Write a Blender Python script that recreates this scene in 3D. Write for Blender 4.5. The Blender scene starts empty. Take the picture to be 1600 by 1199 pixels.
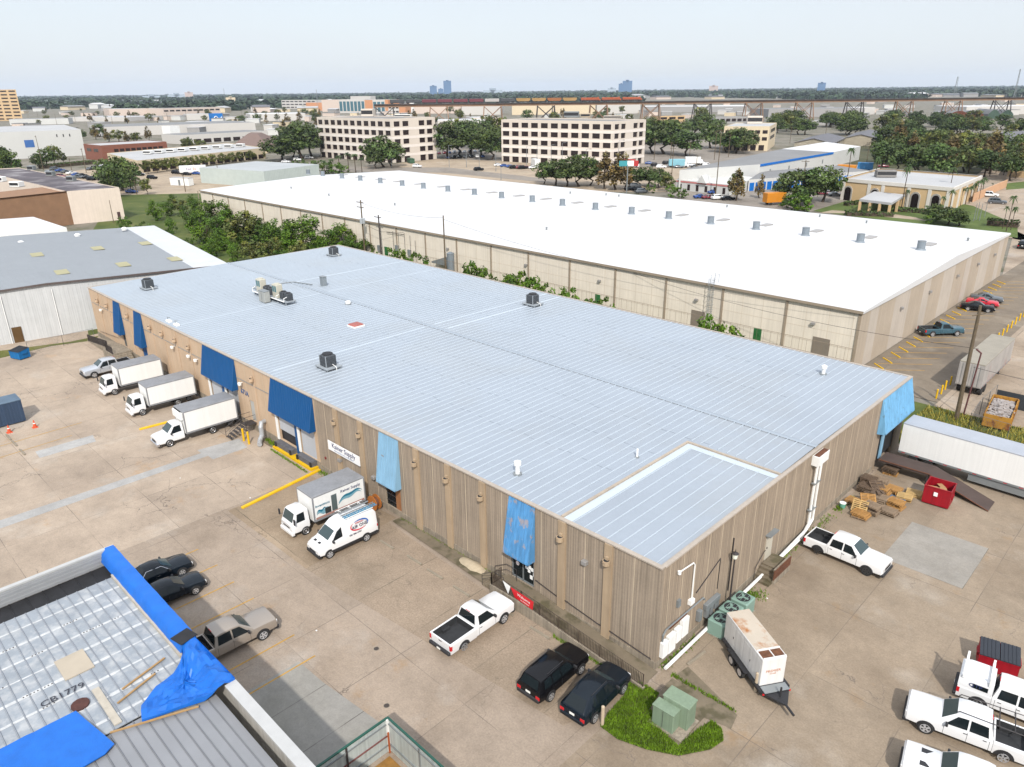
import bpy, math, random
from mathutils import Vector, Matrix
scene = bpy.context.scene
COL = scene.collection
PI = math.pi
rad = math.radians

# ------------------------------------------------------------------ survey camera (position and optics worked out from the photo)
CAM = Vector((19.004, -31.535, 33.222))
FOC = 1153.13
YAW, PIT, ROL = rad(-44.61056908), rad(21.5981232), rad(0.57898984)
_f = Vector((math.sin(YAW)*math.cos(PIT), math.cos(YAW)*math.cos(PIT), -math.sin(PIT)))
_r = Vector((math.cos(YAW), -math.sin(YAW), 0))
_d = _f.cross(_r)
_c, _s = math.cos(ROL), math.sin(ROL)
RIGHT = _c*_r + _s*_d
DOWN = -_s*_r + _c*_d
FWD = _f

def ray(u, v):
    return RIGHT*((u-800)/FOC) + DOWN*((v-599.5)/FOC) + FWD
def G(u, v, z=0.0):                    # surveyed point: where the sight line meets the level z
    d = ray(u, v)
    t = (z-CAM.z)/d.z
    return CAM + d*t
def XY(u, v, z=0.0):
    p = G(u, v, z)
    return (p.x, p.y)
def onY(u, v, y):                      # where the sight line meets a wall plane y = const -> (x, z)
    d = ray(u, v); p = CAM + d*((y-CAM.y)/d.y)
    return p.x, p.z
def onX(u, v, x):
    d = ray(u, v); p = CAM + d*((x-CAM.x)/d.x)
    return p.y, p.z
def row(P):
    q = Vector(P)-CAM
    return 599.5 + FOC*q.dot(DOWN)/q.dot(FWD)
def hgt(u, vb, vt):                    # height of an upright thing standing at pixel (u, vb) whose top is at row vt
    p = G(u, vb); lo, hi = 0.0, 32.0
    if row((p.x, p.y, hi)) > vt: hi = 400.0
    for _ in range(40):
        m = (lo+hi)/2
        if m < 33 or True:
            q = Vector((p.x, p.y, m))-CAM
            if 599.5 + FOC*q.dot(DOWN)/q.dot(FWD) > vt: lo = m
            else: hi = m
    return (lo+hi)/2

# ------------------------------------------------------------------ materials
_M = {}
def lin(c):
    c /= 255.0
    return c/12.92 if c <= .04045 else ((c+.055)/1.055)**2.4
def S(r, g, b, k=.5):                  # real-world reflectance from a sunlit sRGB value
    return tuple(min(.85, lin(x)*k) for x in (r, g, b))
def mat(key, col=(.5,.5,.5), rough=.6, metal=0.0, var=.12, scale=.6, streak=0.0, spec=.4, coat=0.0, fine=0.0, bump=0.0, alt=None, altscale=.2, altlo=.5, althi=.62, wave=None, emit=None, objco=True):
    if key in _M: return _M[key]
    m = bpy.data.materials.new(key); m.use_nodes = True
    nt = m.node_tree; N = nt.nodes; L = nt.links
    b = N['Principled BSDF']
    b.inputs['Roughness'].default_value = rough
    b.inputs['Metallic'].default_value = metal
    b.inputs['Specular IOR Level'].default_value = spec
    if coat: b.inputs['Coat Weight'].default_value = coat; b.inputs['Coat Roughness'].default_value = .06
    if emit: b.inputs['Emission Color'].default_value = (*col, 1); b.inputs['Emission Strength'].default_value = emit
    if var <= 0 and not streak and alt is None and not fine and wave is None:
        b.inputs['Base Color'].default_value = (*col, 1)
        _M[key] = m; return m
    tc = N.new('ShaderNodeTexCoord')
    co = tc.outputs['Object']
    def noise(sc, det=4, vec=None, rough_=.6):
        n = N.new('ShaderNodeTexNoise'); n.inputs['Scale'].default_value = sc; n.inputs['Detail'].default_value = det
        n.inputs['Roughness'].default_value = rough_
        L.new(vec or co, n.inputs['Vector']); return n.outputs['Fac']
    def mapping(s):
        mp = N.new('ShaderNodeMapping'); mp.inputs['Scale'].default_value = s; L.new(co, mp.inputs['Vector']); return mp.outputs['Vector']
    def mixc(a, bcol, fac, mode='MIX'):
        x = N.new('ShaderNodeMix'); x.data_type = 'RGBA'; x.blend_type = mode
        if isinstance(fac, float): x.inputs[0].default_value = fac
        else: L.new(fac, x.inputs[0])
        for i, q in ((6, a), (7, bcol)):
            if isinstance(q, tuple): x.inputs[i].default_value = (*q, 1)
            else: L.new(q, x.inputs[i])
        return x.outputs[2]
    def ramp(fac, lo, hi, a=0.0, c=1.0):
        x = N.new('ShaderNodeMapRange'); x.inputs[1].default_value = lo; x.inputs[2].default_value = hi
        x.inputs[3].default_value = a; x.inputs[4].default_value = c; L.new(fac, x.inputs[0]); return x.outputs[0]
    cur = col
    if alt is not None:
        cur = mixc(cur, alt, ramp(noise(altscale, 5), altlo, althi))
    def mult(cur, fac):                 # multiply by grey value
        x = N.new('ShaderNodeMix'); x.data_type = 'RGBA'; x.blend_type = 'MULTIPLY'; x.inputs[0].default_value = 1
        if isinstance(cur, tuple): x.inputs[6].default_value = (*cur, 1)
        else: L.new(cur, x.inputs[6])
        cr = N.new('ShaderNodeCombineColor'); 
        for i in range(3): L.new(fac, cr.inputs[i])
        L.new(cr.outputs[0], x.inputs[7]); return x.outputs[2]
    if var > 0: cur = mult(cur, ramp(noise(scale, 5), .3, .7, 1-var, 1+var*.6))
    if fine: cur = mult(cur, ramp(noise(scale*14, 3), .3, .7, 1-fine, 1+fine*.6))
    if streak: cur = mult(cur, ramp(noise(1.0, 4, mapping((4.6, 4.6, .10)), .7), .35, .62, 1-streak, 1+streak*.35))
    if wave:
        w = N.new('ShaderNodeTexWave'); w.wave_type = 'BANDS'; w.bands_direction = wave[0]
        w.inputs['Scale'].default_value = wave[1]; w.inputs['Distortion'].default_value = 0
        L.new(co, w.inputs['Vector'])
        cur = mult(cur, ramp(w.outputs['Fac'], 0, 1, 1-wave[2], 1+wave[2]*.3))
    L.new(cur, b.inputs['Base Color'])
    if bump:
        bp = N.new('ShaderNodeBump'); bp.inputs['Strength'].default_value = bump; bp.inputs['Distance'].default_value = .02
        L.new(noise(scale*10, 3), bp.inputs['Height']); L.new(bp.outputs[0], b.inputs['Normal'])
    _M[key] = m
    return m

# ------------------------------------------------------------------ mesh builder
class MB:
    def __init__(s): s.v = []; s.f = []; s.m = []
    def add(s, vs, fs, mi=0):
        o = len(s.v); s.v += [tuple(p) for p in vs]
        for f in fs: s.f.append([i+o for i in f]); s.m.append(mi)
        return s
    def box(s, x0, x1, y0, y1, z0, z1, mi=0):
        return s.add([(x0,y0,z0),(x1,y0,z0),(x1,y1,z0),(x0,y1,z0),(x0,y0,z1),(x1,y0,z1),(x1,y1,z1),(x0,y1,z1)],
            [(0,3,2,1),(4,5,6,7),(0,1,5,4),(1,2,6,5),(2,3,7,6),(3,0,4,7)], mi)
    def cbox(s, x0, x1, y0, y1, z0, z1, c=.05, mi=0):      # box with chamfered upright and top edges
        def ring(i, z): return [(x0+i+c,y0+i,z),(x1-i-c,y0+i,z),(x1-i,y0+i+c,z),(x1-i,y1-i-c,z),(x1-i-c,y1-i,z),(x0+i+c,y1-i,z),(x0+i,y1-i-c,z),(x0+i,y0+i+c,z)]
        return s.loft([ring(0, z0), ring(0, z1-c), ring(c, z1)], mi)
    def obox(s, cx, cy, z0, sx, sy, sz, rz=0.0, mi=0):
        c, n = math.cos(rz), math.sin(rz)
        P = [(cx+c*a-n*b, cy+n*a+c*b) for a, b in ((-sx/2,-sy/2),(sx/2,-sy/2),(sx/2,sy/2),(-sx/2,sy/2))]
        return s.prism(P, z0, z0+sz, mi)
    def prism(s, P, z0, z1, mi=0, top=True, mt=None):
        n = len(P)
        area = sum(P[i][0]*P[(i+1)%n][1]-P[(i+1)%n][0]*P[i][1] for i in range(n))
        if area < 0: P = P[::-1]
        z1 = z1 if isinstance(z1, (list, tuple)) else [z1]*n
        vs = [(x,y,z0) for x,y in P]+[(P[i][0],P[i][1],z1[i]) for i in range(n)]
        s.add(vs, [(i,(i+1)%n,(i+1)%n+n,i+n) for i in range(n)], mi)
        if top: s.add(vs[n:], [tuple(range(n))], mi if mt is None else mt)
        return s
    def poly(s, pts, mi=0): return s.add(pts, [tuple(range(len(pts)))], mi)
    def loft(s, rings, mi=0, cap=True):
        n = len(rings[0]); o = len(s.v)
        for r in rings: s.v += [tuple(p) for p in r]
        for i in range(len(rings)-1):
            for j in range(n):
                s.f.append([o+i*n+j, o+i*n+(j+1)%n, o+(i+1)*n+(j+1)%n, o+(i+1)*n+j]); s.m.append(mi)
        if cap:
            s.f.append([o+j for j in range(n)][::-1]); s.m.append(mi)
            s.f.append([o+(len(rings)-1)*n+j for j in range(n)]); s.m.append(mi)
        return s
    def cyl(s, c, r, h, n=12, axis='z', r2=None, mi=0):
        r2 = r if r2 is None else r2
        def P(a, rr, t):
            x, y = rr*math.cos(a), rr*math.sin(a)
            return {'z': (c[0]+x,c[1]+y,c[2]+t), 'y': (c[0]-x,c[1]+t,c[2]+y), 'x': (c[0]+t,c[1]+x,c[2]+y)}[axis]
        return s.loft([[P(2*PI*i/n, r, 0) for i in range(n)], [P(2*PI*i/n, r2, h) for i in range(n)]], mi)
    def tube(s, pts, r, n=6, mi=0):
        pts = [Vector(p) for p in pts]; rings = []
        for i, p in enumerate(pts):
            t = ((pts[i]-pts[i-1]).normalized() if i else Vector((0,0,0))) + ((pts[i+1]-pts[i]).normalized() if i < len(pts)-1 else Vector((0,0,0)))
            t.normalize()
            a = t.cross(Vector((0,0,1)) if abs(t.z) < .95 else Vector((1,0,0))).normalized(); b = t.cross(a)
            rr = r[i] if isinstance(r, (list, tuple)) else r
            rings.append([p + a*rr*math.cos(2*PI*k/n) + b*rr*math.sin(2*PI*k/n) for k in range(n)])
        return s.loft(rings, mi)
    def build(s, name, mats, parent=None, loc=None, smooth=None, world=False):
        me = bpy.data.meshes.new(name)
        vs = s.v
        if world and parent is not None:
            iv = parent.matrix_basis.inverted(); vs = [tuple(iv @ Vector(p)) for p in vs]
        me.from_pydata(vs, [], s.f)
        for m in (mats if isinstance(mats, (list, tuple)) else [mats]): me.materials.append(m)
        if any(s.m): me.polygons.foreach_set('material_index', s.m)
        if smooth is not None:
            me.polygons.foreach_set('use_smooth', [True]*len(me.polygons))
            me.set_sharp_from_angle(angle=rad(smooth))
        me.update()
        o = bpy.data.objects.new(name, me); COL.objects.link(o)
        if parent is not None: o.parent = parent
        if loc is not None: o.location = loc
        return o

def tag(o, label=None, cat=None, group=None, kind=None):
    if label: o['label'] = label
    if cat: o['category'] = cat
    if group: o['group'] = group
    if kind: o['kind'] = kind
    return o
def thing(name, label, cat, loc=(0,0,0), rz=0.0, group=None):
    o = bpy.data.objects.new(name, None); COL.objects.link(o)
    o.location = loc; o.rotation_euler = (0,0,rz); o.empty_display_size = .3
    o.matrix_basis = Matrix.Translation(Vector(loc)) @ Matrix.Rotation(rz, 4, 'Z')
    return tag(o, label, cat, group)
def put(name, mesh, parent, loc=(0,0,0), rz=0.0, m=None):        # another part that shares mesh data
    o = bpy.data.objects.new(name, mesh); COL.objects.link(o); o.parent = parent
    o.location = loc; o.rotation_euler = (0,0,rz)
    if m: o.material_slots[0].link = 'OBJECT'; o.material_slots[0].material = m
    return o
KIDS = {}
def kids(o):
    return [c for c in bpy.data.objects if c.parent == o] if o.name not in KIDS else KIDS[o.name]
def dup(root, loc, rz=0.0, label=None, group=None, paint=None, sc=None, cat=None):
    if root.name not in KIDS:
        ch = [c for c in bpy.data.objects if c.parent == root]
        KIDS[root.name] = ch
        for c in ch: KIDS[c.name] = [g for g in bpy.data.objects if g.parent == c]
    r = root.copy(); COL.objects.link(r)
    r.location = loc; r.rotation_euler = (0,0,rz)
    if sc is not None: r.scale = (sc, sc, sc) if not isinstance(sc, tuple) else sc
    if label: r['label'] = label
    if group: r['group'] = group
    if cat: r['category'] = cat
    def recol(o):
        if paint:
            for sl in o.material_slots:
                if sl.material and sl.material.name in paint:
                    nm = paint[sl.material.name]; sl.link = 'OBJECT'; sl.material = nm
    recol(r)
    for ch in KIDS[root.name]:
        c = ch.copy(); COL.objects.link(c); c.parent = r; recol(c)
        for g in KIDS.get(ch.name, []):
            d = g.copy(); COL.objects.link(d); d.parent = c; recol(d)
    return r
def words(body, size, m, parent, loc, rot, name='lettering', extrude=.01, align='CENTER', sx=1.0):
    cu = bpy.data.curves.new(name, 'FONT'); cu.body = body; cu.size = size; cu.extrude = extrude
    cu.align_x = align; cu.align_y = 'CENTER'; cu.resolution_u = 2
    cu.materials.append(m)
    tmp = bpy.data.objects.new('tmp', cu); COL.objects.link(tmp)
    me = bpy.data.meshes.new_from_object(tmp); bpy.data.objects.remove(tmp); me.name = name
    if not me.materials: me.materials.append(m)
    o = bpy.data.objects.new(name, me); COL.objects.link(o); o.parent = parent
    o.location = loc; o.rotation_euler = rot; o.scale = (sx, 1, 1)
    return o
# ------------------------------------------------------------------ ground
def ground_mat(key, base, dark, light, joint=None, jw=.03, crack=.0, stain=None, grain=.12, cell=(6.0, 4.6), off=(0,0), tint=.10):
    if key in _M: return _M[key]
    m = bpy.data.materials.new(key); m.use_nodes = True
    nt = m.node_tree; N = nt.nodes; L = nt.links; b = N['Principled BSDF']
    b.inputs['Roughness'].default_value = .85; b.inputs['Specular IOR Level'].default_value = .25
    tc = N.new('ShaderNodeTexCoord'); co = tc.outputs['Object']
    def math_(op, a, c=None, d=None):
        x = N.new('ShaderNodeMath'); x.operation = op
        for i, q in enumerate((a, c, d)):
            if q is None: continue
            if isinstance(q, (int, float)): x.inputs[i].default_value = q
            else: L.new(q, x.inputs[i])
        return x.outputs[0]
    def noise(sc, det=5, vec=None, r=.6):
        n = N.new('ShaderNodeTexNoise'); n.inputs['Scale'].default_value = sc; n.inputs['Detail'].default_value = det; n.inputs['Roughness'].default_value = r
        L.new(vec or co, n.inputs['Vector']); return n
    def mr(f, lo, hi, a=0., c=1.):
        x = N.new('ShaderNodeMapRange'); L.new(f, x.inputs[0])
        for i, q in enumerate((lo, hi, a, c)): x.inputs[i+1].default_value = q
        return x.outputs[0]
    def mix(a, c, f, mode='MIX'):
        x = N.new('ShaderNodeMix'); x.data_type = 'RGBA'; x.blend_type = mode
        if isinstance(f, float): x.inputs[0].default_value = f
        else: L.new(f, x.inputs[0])
        for i, q in ((6, a), (7, c)):
            if isinstance(q, tuple): x.inputs[i].default_value = (*q, 1)
            else: L.new(q, x.inputs[i])
        return x.outputs[2]
    def grey(f):
        c = N.new('ShaderNodeCombineColor')
        for i in range(3): L.new(f, c.inputs[i])
        return c.outputs[0]
    n1 = noise(.09, 6).outputs['Fac']; n2 = noise(.5, 6, r=.65).outputs['Fac']; n3 = noise(9, 3).outputs['Fac']
    cur = mix(base, dark, mr(n1, .46, .66)); cur = mix(cur, light, mr(noise(.16, 5).outputs['Fac'], .55, .72, 0, .8))
    cur = mix(cur, grey(mr(n2, .3, .7, .86, 1.1)), 1.0, 'MULTIPLY')
    cur = mix(cur, grey(mr(n3, .3, .7, 1-grain, 1+grain)), 1.0, 'MULTIPLY')
    if stain: cur = mix(cur, stain, mr(noise(.23, 6, r=.7).outputs['Fac'], .60, .74, 0, .75))
    cur = mix(cur, (.07,.06,.05), mr(noise(1.7, 3).outputs['Fac'], .70, .78, 0, .45)); cur = mix(cur, grey(mr(noise(2.6, 6, r=.75).outputs['Fac'], .3, .7, .90, 1.08)), 1.0, 'MULTIPLY')
    if joint:
        sep = N.new('ShaderNodeSeparateXYZ'); L.new(co, sep.inputs[0])
        fx = math_('DIVIDE', math_('ADD', sep.outputs[0], off[0]), cell[0]); fy = math_('DIVIDE', math_('ADD', sep.outputs[1], off[1]), cell[1])
        cx = N.new('ShaderNodeCombineXYZ'); L.new(math_('FLOOR', fx), cx.inputs[0]); L.new(math_('FLOOR', fy), cx.inputs[1])
        wn = N.new('ShaderNodeTexWhiteNoise'); wn.noise_dimensions = '3D'; L.new(cx.outputs[0], wn.inputs['Vector'])
        cur = mix(cur, grey(mr(wn.outputs['Value'], 0, 1, 1-tint, 1+tint*.7)), 1.0, 'MULTIPLY')
        def edge(f, w, c):
            fr = math_('FRACT', math_('ADD', f, math_('MULTIPLY', math_('SUBTRACT', n2, .5), .012)))
            return math_('LESS_THAN', math_('MINIMUM', fr, math_('SUBTRACT', 1.0, fr)), w/c)
        e = math_('MAXIMUM', edge(fx, jw, cell[0]), edge(fy, jw, cell[1]))
        gaps = mr(noise(.22, 4).outputs['Fac'], .40, .60, .12, 1.0)
        cur = mix(cur, joint, math_('MULTIPLY', e, gaps))
    if crack:
        wv = N.new('ShaderNodeVectorMath'); wv.operation = 'ADD'
        sc = N.new('ShaderNodeVectorMath'); sc.operation = 'SCALE'; sc.inputs[3].default_value = 1.6
        L.new(noise(.7, 4).outputs['Color'], sc.inputs[0]); L.new(co, wv.inputs[0]); L.new(sc.outputs[0], wv.inputs[1])
        vo = N.new('ShaderNodeTexVoronoi'); vo.feature = 'DISTANCE_TO_EDGE'; vo.inputs['Scale'].default_value = .21; L.new(wv.outputs[0], vo.inputs['Vector'])
        e = math_('LESS_THAN', vo.outputs['Distance'], .0042)
        cur = mix(cur, joint or dark, math_('MULTIPLY', e, mr(noise(.11, 4).outputs['Fac'], .5, .58, 0, crack)))
    L.new(cur, b.inputs['Base Color'])
    bp = N.new('ShaderNodeBump'); bp.inputs['Strength'].default_value = .25; bp.inputs['Distance'].default_value = .02
    L.new(n3, bp.inputs['Height']); L.new(bp.outputs[0], b.inputs['Normal'])
    _M[key] = m; return m

def sheet(name, P, z, m):
    o = MB().poly([(x, y, z) for x, y in (P if sum(P[i][0]*P[(i+1)%len(P)][1]-P[(i+1)%len(P)][0]*P[i][1] for i in range(len(P))) > 0 else P[::-1])]).build(name, m)
    return tag(o, kind='structure')
def R4(x0, x1, y0, y1): return [(x0,y0),(x1,y0),(x1,y1),(x0,y1)]

terrain_m = ground_mat('terrain', S(158,150,136), S(112,114,86), S(186,178,166), grain=.1)
sheet('ground', R4(-15850, 8850, -3850, 15850), -.05, terrain_m)
jn = (.13,.105,.085)
sheet('concrete_yard', R4(-37.4, .4, -120, 43.0), 0.0, ground_mat('yard_concrete', S(190,172,153,.53), S(168,150,131,.53), S(204,193,180,.53), joint=jn, jw=.022, crack=.9, stain=S(186,152,112,.53), off=(.4,.8), tint=.06))
sheet('west_yard', R4(-180, -37.4, -120, 43.0), 0.0, ground_mat('west_concrete', S(208,189,168,.53), S(188,170,151,.53), S(216,203,187,.53), joint=jn, jw=.022, crack=.95, stain=S(206,168,124,.53), off=(1.4,2.8), cell=(7.2,5.4), tint=.06))
sheet('east_yard', R4(.4, 90, -120, 43.0), 0.0, ground_mat('east_concrete', S(180,162,140,.53), S(160,142,121,.53), S(196,184,168,.53), joint=jn, jw=.022, crack=.85, stain=S(178,146,108,.53), off=(4.4,.9), cell=(5.6,7.2), tint=.06))
lotm = ground_mat('lot_asphalt', S(160,146,128), S(138,126,112), S(182,170,152), joint=(.10,.09,.075), jw=.022, crack=.7, grain=.12, cell=(9,12))
sheet('side_lot', R4(-11.2, -0.6, 57.0, 400), .004, lotm)
lane = ground_mat('lane_concrete', S(205,186,164), S(180,160,138), S(214,202,188), joint=(.12,.10,.08), jw=.04, crack=.5, cell=(5.5,4.5), stain=S(176,150,122))
sheet('concrete_lane', R4(-0.6, 60, 55.5, 400), .004, lane)
grassm = ground_mat('turf', S(112,124,58,.45), S(84,104,40,.45), S(150,146,88,.45), grain=.3)
sheet('grass_strip', R4(-11.0, 60, 43.0, 55.5), .004, grassm)
sheet('alley_grass', R4(-99.5, -11.2, 42.9, 59.6), .008, grassm)
sheet('grass_field', [XY(150,352), XY(178,300), XY(235,292), XY(330,300), XY(420,300), (-99.6, 62), (-99.6,-1), XY(120,400)], .012, grassm)
gv = ground_mat('verge', S(140,138,70,.45), S(96,112,44,.45), S(176,160,110,.45), grain=.3)
sheet('grass_verge', [XY(-60,572), XY(0,560), XY(80,541), XY(148,532), (-98.3,0), (-98.4,-4), XY(-60,556)], .012, gv)
# pale strip of new concrete across the yard and other repairs
patch = ground_mat('new_concrete', S(206,204,200), S(190,188,184), S(220,218,214), grain=.06)
sheet('repair_strip', [(-49.6,-30), (-48.0,-30), (-48.3,-6.2), (-47.2,-6.2), (-47.2,-2.6), (-49.8,-2.2), (-50.3,-6.4), (-49.4,-6.4)], .008, patch)
pg = ground_mat('grey_repair', S(186,180,170), S(172,164,152), S(196,190,182), grain=.08, joint=(.10,.09,.07), cell=(5.6,7.2), off=(-5.7,-21.7))
sheet('repair_slab', R4(5.75, 11.3, 21.7, 28.6), .008, pg)
sheet('apron_slab', [(-13.9,-14.8), (-8.4,-14.2), (-8.2,-22), (-16.5,-22), (-16.5,-14.9)], .008, ground_mat('apron', S(190,186,178), S(176,172,160), S(198,194,184), joint=(.1,.09,.08), cell=(3.4,20), grain=.06))
sheet('grey_yard_patch', [XY(55,706), XY(145,680), XY(150,690), XY(62,716)], .008, patch)
dk = ground_mat('worn_asphalt', S(188,166,140,.51), S(166,146,122,.51), S(200,180,154,.51), joint=(.08,.07,.05), crack=.8, grain=.16, cell=(11,9))
sheet('parking_bay', [(-37.0,-9.6), (-37.4,-1.4), (-25.6,-0.3), (-24.8,-9.4)], .006, dk)
dk2 = ground_mat('aggregate', S(186,166,144,.51), S(164,146,124,.51), S(200,182,160,.51), joint=(.09,.08,.06), crack=.6, grain=.2, cell=(5.4,30), off=(2.6,11), tint=.05)
sheet('front_bay', [(-24.8,-9.4), (-25.5,-1.2), (-12.8,-1.9), (0.5,-1.9), (-1.2,-7.2)], .006, dk2)
# painted lines
yel = mat('line_yellow', S(216,168,78,.56), .8, var=.3, scale=1.6); whi = mat('line_white', S(226,222,214), .8, var=.3, scale=1.5)
ln = MB()
def line(mb, a, b, w=.10, z=.012):
    a = Vector(a); b = Vector(b); n = Vector((-(b-a).y, (b-a).x)).normalized()*w/2
    mb.poly([(*(a-n), z), (*(b-n), z), (*(b+n), z), (*(a+n), z)])
for k, x in enumerate((-33.2, -30.1, -27.2, -24.4, -21.6, -18.9, -16.2)):
    line(ln, (x, -20.0), (x, -13.9 + .1*(k % 2)), .11)
line(ln, (-66.0,-20),(-66.2,-12.2), .1); line(ln, (-63.0,-21),(-63.4,-14), .1)
for k in range(22):
    y = 62.5+k*3.0
    line(ln, (-10.2, y), (-5.0, y+4.4), .12)
for k in range(10): line(ln, (-1.6, 131+k*3.1), (-6.8, 133+k*3.1), .12)
tag(ln.build('parking_lines', yel), kind='structure')
# ------------------------------------------------------------------ main warehouse
LB, WB, HB = 98.2, 42.4, 7.42
m_paint = mat('painted_concrete', S(216,188,158,.66), .85, var=.10, scale=.5, streak=.10, fine=.05, wave=('X', 5.0, .07))
m_weath = mat('weathered_concrete', S(172,156,137,.71), .9, var=.12, scale=.45, streak=.24, fine=.08, wave=('X', 1.5, .15))
m_weathy = mat('weathered_concrete_end', S(176,158,137,.66), .9, var=.12, scale=.45, streak=.22, fine=.08, wave=('Y', 1.5, .15))
m_pil = mat('pilaster_concrete', S(196,172,142,.62), .85, var=.10, streak=.12)
m_joint = mat('joint_sealant', S(216,198,172,.62), .8, var=.15)
m_base = mat('footing_concrete', S(168,156,138,.62), .9, var=.25, scale=1.5, streak=.3)
m_cope = mat('coping', S(214,200,184,.52), .55, var=.08, streak=.1)
m_roof = mat('roof_metal', S(196,207,219,.47), .36, var=.07, scale=.12, spec=.6, alt=S(200,209,218,.445), altscale=.09, fine=.03)
m_rib = mat('roof_rib', S(214,226,237,.56), .45, var=.04)
m_ridge = mat('ridge_metal', S(196,208,220,.46), .5, var=.05); m_dark = mat('black_rubber', (.02,.02,.022), .7, var=.2)
m_flash = mat('tan_flashing', S(214,198,178,.52), .6, var=.15, streak=.1)
m_blue = mat('navy_awning', S(0,88,150,.62), .55, var=.06, scale=.3, streak=.05)
m_lblue = mat('pale_awning', S(150,196,226,.64), .55, var=.06, streak=.12)
m_wblue = mat('faded_awning', S(96,164,220,.66), .65, var=.12, streak=.25, alt=S(178,176,186,.6), altscale=1.4, altlo=.56, althi=.64)
m_galv = mat('galvanised', S(176,182,184,.5), .45, metal=.3, var=.12); m_white = mat('white_paint', (.70,.70,.68), .5, var=.06, streak=.05)
m_steel = mat('black_steel', (.035,.03,.03), .55, var=.2); m_glass = mat('dark_glass', (.008,.012,.014), .08, var=0, spec=.3)
m_glass = _M['dark_glass']; m_door = mat('roller_door', S(206,210,216,.62), .5, var=.06, wave=('Z', 9, .10)); m_yel = mat('safety_yellow', S(250,200,20,.62), .5, var=.10, scale=2)
m_rust = mat('rust', S(132,84,58,.5), .85, var=.3, scale=2); m_tan = mat('tan_steel', S(216,196,168,.6), .6, var=.1)

mw = thing('main_warehouse', 'long warehouse with pale blue ribbed metal roof and ribbed concrete panel walls', 'warehouse', (0,0,0))
# front wall, painted and bare stretches
XS = -37.6
AW = {'navy': [(-88.4,-86.0,2.9), (-81.0,-78.5,2.8), (-60.7,-53.1,3.9), (-45.5,-37.8,3.95)], 'pale': [(-27.6,-25.0,2.9)], 'faded': [(-12.5,-10.05,3.1)]}
def front_wall(x0, x1, holes, name, m):
    b = MB(); x = x0
    for a, c, z0, z1 in sorted(holes):
        b.box(x, a, 0, .25, -.1, HB-.07); b.box(a, c, 0, .25, z1, HB-.07)
        if z0 > 0: b.box(a, c, 0, .25, -.1, z0)
        x = c
    b.box(x, x1, 0, .25, -.1, HB-.07)
    step = 3.78/2
    n0 = int((x0+1.9)//step); 
    for k in range(-60, 0):
        xx = k*step-.02
        if x0+.3 < xx < x1-.3 and not any(a-.4 < xx < c+.4 for a, c, *_ in AW['navy']+AW['pale']+AW['faded']):
            if k % 2: b.box(xx-.03, xx+.03, -.006, 0, .5, HB-.08, 1)
    b.box(x0, x1, -.05, -.002, -.1, .55, 2) if m is m_weath else b.box(x0, x1, -.03, -.002, -.1, .75, 2)
    return b.build(name, [m, m_joint, m_base], mw)
holes_r = [(-27.3,-25.2,.55,3.1), (-12.35,-10.15,.75,3.3)]
holes_l = [(-87.2,-86.2,1.0,3.2), (-80.6,-78.8,.1,3.2), (-60.2,-57.2,.8,4.3), (-56.2,-53.4,.8,4.3), (-45.05,-41.9,.75,4.3), (-41.0,-38.2,.75,4.3), (-50.9,-49.9,1.1,3.4)]
front_wall(XS, 0, holes_r, 'weathered_wall', m_weath)
front_wall(-LB, XS, holes_l, 'painted_wall', m_paint)
# end wall and hidden walls
b = MB(); b.box(-.25, 0, .26, 35.3, -.1, HB-.07); b.box(-.25, 0, 35.3, 40.2, 4.4, HB-.07); b.box(-.25, 0, 35.3, 36.0, -.1, 4.4); b.box(-.25, 0, 40.2, WB, -.1, HB-.07)
for k in range(27):
    y = .9+k*1.52
    if 34.6 < y < 42: continue
    b.box(0, .006, y-.028, y+.028, .3, HB-.08, 1)
b.box(0.002, .04, .0, 35.2, -.1, .5, 2)
b.build('end_wall', [m_weathy, m_joint, m_base], mw)
b = MB(); b.box(-LB+.01, -.26, WB-.25, WB, 0, HB-.07); b.box(-LB+.005, -LB+.25, .26, WB-.26, 0, HB-.07); b.build('rear_wall', m_weath, mw)
MB().box(-LB+.3, -.3, .6, WB-.3, .6, .7).build('floor_slab', m_base, mw)
# pilasters with rain heads
bays = [-3.8-3.78*k for k in range(26)]
for i, x in enumerate(bays):
    if x > -97 and not any(a-.3 < x < c+.3 for a, c, *_ in AW['navy']+AW['pale']+AW['faded']):
        p = MB(); right = x > XS
        w_ = .30 if right else .2
        if right: p.box(x-w_, x+w_, -.16, -.003, -.1, HB-.08)
        else: p.box(x-w_, x+w_, -.07, -.003, .75, HB-.08)
        p.build('pilaster', m_pil if right else m_paint, mw)
        hd = MB(); hd.cyl((x, -.30, 5.85), .13, .12, 10, r2=.25); hd.cyl((x, -.30, 5.97), .25, .32, 10); hd.box(x-.11, x+.11, -.30, -.16, 6.28, 6.5); hd.box(x-.10, x+.10, -.56, -.10, 6.20, 6.26)
        h = hd.build('rain_head', m_pil if right else m_paint, mw)
        MB().cyl((x, -.30, 6.292), .19, .004, 10).build('opening', m_dark, h)
# coping
c = MB(); c.box(-LB-.03, .03, -.10, .22, HB-.07, HB+.03); c.box(-.22, .10, .22, WB+.03, HB-.072, HB+.032); c.box(-LB-.08, -LB+.2, .22, WB+.03, HB-.072, HB+.032); c.box(-LB+.2, -.22, WB-.2, WB+.06, HB-.07, HB+.03)
c.build('coping', m_cope, mw)
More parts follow.
